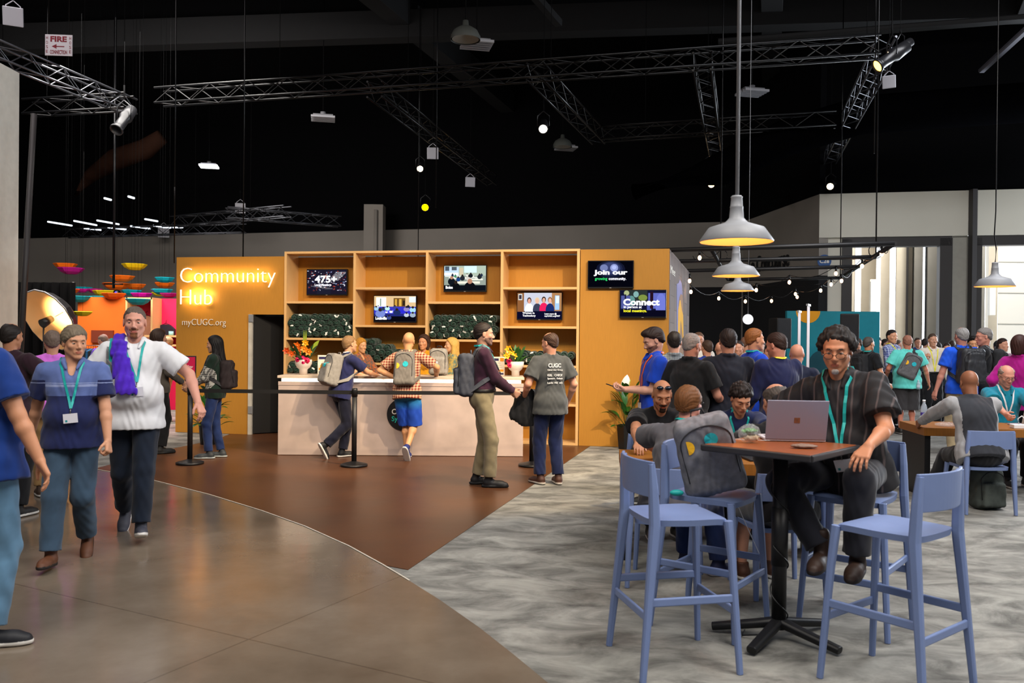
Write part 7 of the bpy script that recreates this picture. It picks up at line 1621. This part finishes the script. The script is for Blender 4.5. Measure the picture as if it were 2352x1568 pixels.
for (a, b) in ((291, 293), (349, 351)): mb.box(((mx(a) + mx(b)) / 2, YM + .2, 1.2), (.04, .5, 2.4))
mb.box(((mx(291) + mx(351)) / 2, YM + .2, 2.38), (mx(351) - mx(291), .5, .04)); mb.build('niche_frame', M_edge, ms)
for z in (mz(771), mz(792)): MB().box(((mx(330) + mx(470)) / 2, YM + .25, z), (mx(470) - mx(330), .45, .04)).build('shelf_board', M_edge, ms)
MB().box(((mx(212) + mx(262)) / 2, YM - .03, mz(773)), (mx(262) - mx(212), .05, .26)).build('dark_panel', mat('stand_dark_orange', '6a2406', rough=.7, kind='flat'), ms)
area('stand_light', (-7.6, 15.5, 4.6), (-7.8, 18.2, 1.3), 4, 1.5, 330, (1, .9, .8))
spot('pink_floor_light', (-7, 17, 6), (-6.2, 15.8, 0), 900, (1, .12, .30), 44, .6); spot('pink_floor_light', (-5, 18, 6), (-7.6, 14.6, 0), 500, (1, .35, .25), 24, .6)
def garment(name, label, px, py, w_, h_, c_, long=False, Y=YM + .34, rz=0, group=None, dp=.10):
    c = atd(px, py, Y); t = thing(name, label, 'shirt', c, rz, group); mb = MB(); hw = w_ / 2
    P_ = [(-.06, 0), (-hw * .55, -.02), (-hw, -.10 if not long else -.08), (-hw * (1.0 if not long else 1.05), -.22 if not long else -h_ * .85), (-hw * .72, -.20 if not long else -h_ * .85), (-hw * .62, -.12), (-hw * .6, -h_), (hw * .6, -h_), (hw * .62, -.12), (hw * .72, -.20 if not long else -h_ * .85), (hw * (1.0 if not long else 1.05), -.22 if not long else -h_ * .85), (hw, -.10 if not long else -.08), (hw * .55, -.02), (.06, 0)]
    mb.prism([(x, 0, z) for x, z in P_], (0, dp, 0)); mb.build('cloth', mat('garment_' + c_, c_, rough=.85, amt=.15), t)
    MB().tube([(-hw * .5, dp / 2, -.015), (0, dp / 2, .03), (hw * .5, dp / 2, -.015)], .006, n=5).tube([(0, dp / 2, .03), (0, dp / 2, .09), (.03, dp / 2, .10)], .004, n=5).build('hanger', M_tr, t)
garment('hanging_shirt', 'hot pink shirt hanging in the red niche', 307, 730, .38, .55, 'c0103c'); garment('hanging_shirt', 'tan long-sleeved shirt hanging in the red niche', 334, 725, .38, .62, '9c6a50', True)
garment('display_shirt', 'dark polo shirt displayed on the pink wall shelf', 379, 745, .40, .42, '1c1626')
c = atd(393, 768, YM + .2); t = thing('display_cups', 'small teal and white cup on the pink wall shelf', 'cup', c); MB().cyl((0, 0, -.03), (0, 0, .07), .05, n=12).build('cup_body', mat('cup_teal', '8fc8cc', kind='flat'), t)
rk = thing('clothes_rack', 'steel rolling clothes rack in front of the orange panel', 'rack', (0, 0, 0)); YR = 16.4
xa, xb = atd(176, 795, YR).x, atd(247, 795, YR).x; zr = atd(210, 793, YR).z
MB().tube([(xa, YR, .02), (xa, YR, zr), (xb, YR, zr), (xb, YR, .02)], .016, n=8).build('rail', mat('rack_steel', 'a8a8a8', rough=.3, metal=.8, kind='flat'), rk)
for x in (xa, xb): MB().cyl((x, YR - .25, .03), (x, YR + .25, .03), .016, n=8).build('foot', mat('rack_steel', 'a8a8a8'), rk)
for k in range(12):
    x = xa + .06 + (xb - xa - .12) * k / 11; c_ = ('1a1c22', '3a1420', '22252c', '2c3a30', '14305a', '1a1c20', '1a5a8a', '24262c', '102a50', '1c1c1e', '2a1c28', '15161a')[k]
    t = thing('rack_shirt', 'dark garment hanging on the clothes rack before the orange panel', 'shirt', (x, YR, zr - .06), R(80), 'garments on the clothes rack'); MB().prism([(-.05, -.03, 0), (-.2, -.03, -.05), (-.22, -.03, -.3), (-.2, -.03, -.62), (.2, -.03, -.62), (.22, -.03, -.3), (.2, -.03, -.05), (.05, -.03, 0)], (0, .055, 0)).build('cloth', mat('garment_' + c_, c_, rough=.85, amt=.15), t)
    MB().tube([(0, 0, 0), (0, 0, .05), (.02, 0, .07)], .004, n=4).build('hanger', M_tr, t)
# teal stand, banners, speakers, wall signs
tw = thing('teal_wall', 'tall teal display wall with a yellow half disc at its top edge', 'display wall', (0, 0, 0)); YT = 19.0
a, b = atd(1808, 713, YT), atd(2021, 711, YT)
MB().box(((a.x + b.x) / 2, YT + .06, a.z / 2), (b.x - a.x, .12, a.z - .01)).build('panel', mat('display_teal', '0c8496', rough=.6, amt=.04), tw)
cx = atd(1856, 713, YT).x; MB().prism([(cx + .27 * math.cos(PI + PI * i / 20), YT - .001, a.z - .005 + .27 * math.sin(PI + PI * i / 20)) for i in range(21)], (0, -.006, 0)).build('half_disc', mat('disc_yellow', 'e8a010', rough=.6, kind='flat'), tw)
cx2 = atd(1890, 830, YT).x; MB().prism([(cx2 + .32 * math.cos(2 * PI * i / 24), YT - .001, 1.1 + .32 * math.sin(2 * PI * i / 24)) for i in range(24)], (0, -.006, 0)).build('dark_disc', mat('disc_dark_teal', '0a4a58', rough=.6, kind='flat'), tw)
for k, (px, py, Y, wd, lb) in enumerate(((1836, 716, 13.2, .10, 'narrow pale roll-up banner seen edge on, left of the taller one'), (1857, 701, 12.6, .10, 'taller pale roll-up banner seen edge on behind the laptop man'))):
    p = atd(px, py, Y); t = thing('banner_stand', lb, 'banner', (p.x, Y, .004), R(63)); MB().box((0, 0, p.z / 2 + .02), (.26, .006, p.z - .04)).build('banner_cloth', mat('banner_pale', 'a8928e', rough=.6, kind='flat'), t)
    MB().box((0, 0, p.z), (.28, .03, .03)).build('banner_rail', mat('rack_steel', 'a8a8a8'), t)
def speaker(px, py, Y, lb, rz):
    p = atd(px, py, Y); t = thing('loudspeaker', lb, 'speaker', (p.x, Y, .004), rz); z = p.z
    MB().prism([(-.18, -.14, z - .62), (.18, -.14, z - .62), (.14, .2, z - .62), (-.14, .2, z - .62)], (0, 0, .62)).build('cabinet', mat('speaker_black', '121214', rough=.6, kind='flat'), t, bevel=.02)
    MB().box((0, -.143, z - .31), (.32, .004, .56)).build('grille', mat('grille_black', '1c1c1f', rough=.8), t); MB().cyl((0, 0, .0), (0, 0, z - .61), .02, n=8).build('pole', M_iron, t)
    for k in range(3): a = k * 2.09 + .4; MB().cyl((0, 0, .5), (.4 * math.cos(a), .4 * math.sin(a), .012), .012, n=6).build('stand_leg', M_iron, t)
speaker(1950, 721, 17.0, 'black loudspeaker on a stand before the teal wall', R(-15)); speaker(1792, 731, 17.5, 'black loudspeaker on a stand left of the teal wall', R(20))
dW = Vector((WC[0] - WB1[0], WC[1] - WB1[1], 0)).normalized(); nW = Vector((dW.y, -dW.x, 0)) * (1 if Vector((dW.y, -dW.x, 0)).x < 0 else -1)
def onw(px, py, off=.02):
    o_ = Vector((WB1[0], WB1[1], 0)) + nW * off; d = ray(px, py); k = (o_ - Vector((0, 0, CAMZ))).dot(nW) / d.dot(nW); return Vector((0, 0, CAMZ)) + d * k
pA, pB = onw(1716, 626), onw(1813, 611); L_ = (Vector((pB.x, pB.y, 0)) - Vector((pA.x, pA.y, 0))).length
tag(text('wall_lettering', 'To Concourse', mat('letter_black', '0c0c0e', kind='flat'), frameM(Vector((pA.x, pA.y, (pA.z + pB.z) / 2 - .02)), dW, nW), width=L_, height=.5, extrude=.02, weight=.015), 'black words To Concourse high on the grey wall behind the bulbs', 'sign')
pc = A + D_ * (_dw(ray(1893, 600))) ; pc = Vector((pc.x, pc.y, atd(1893, 600, pc.y).z)) - NB * .012
t = thing('gate_sign', 'round blue C2e sign on the pale wall left of the doorways', 'sign', pc, math.atan2(D_.y, D_.x)); MB().cyl((0, 0, 0), (0, -.03, 0), .175, n=32, smooth=False).build('disc', mat('sign_blue', '0e4a8a', rough=.5, kind='flat'), t)
text('sign_word', 'C2e', mat('white_letter', 'e8e6de'), frameM((0, -.031, -.05), (1, 0, 0), (0, -1, 0)), width=.24, height=.11, extrude=.003, weight=.03, parent=t, align='CENTER')
pe = atd(1750, 713, 27.2); t = thing('exit_sign', 'small glowing red exit sign on the dark wall', 'sign', pe); MB().box((0, 0, 0), (.15, .05, .13)).build('sign_box', em('exit_red', 'ff1408', 1.5), t)
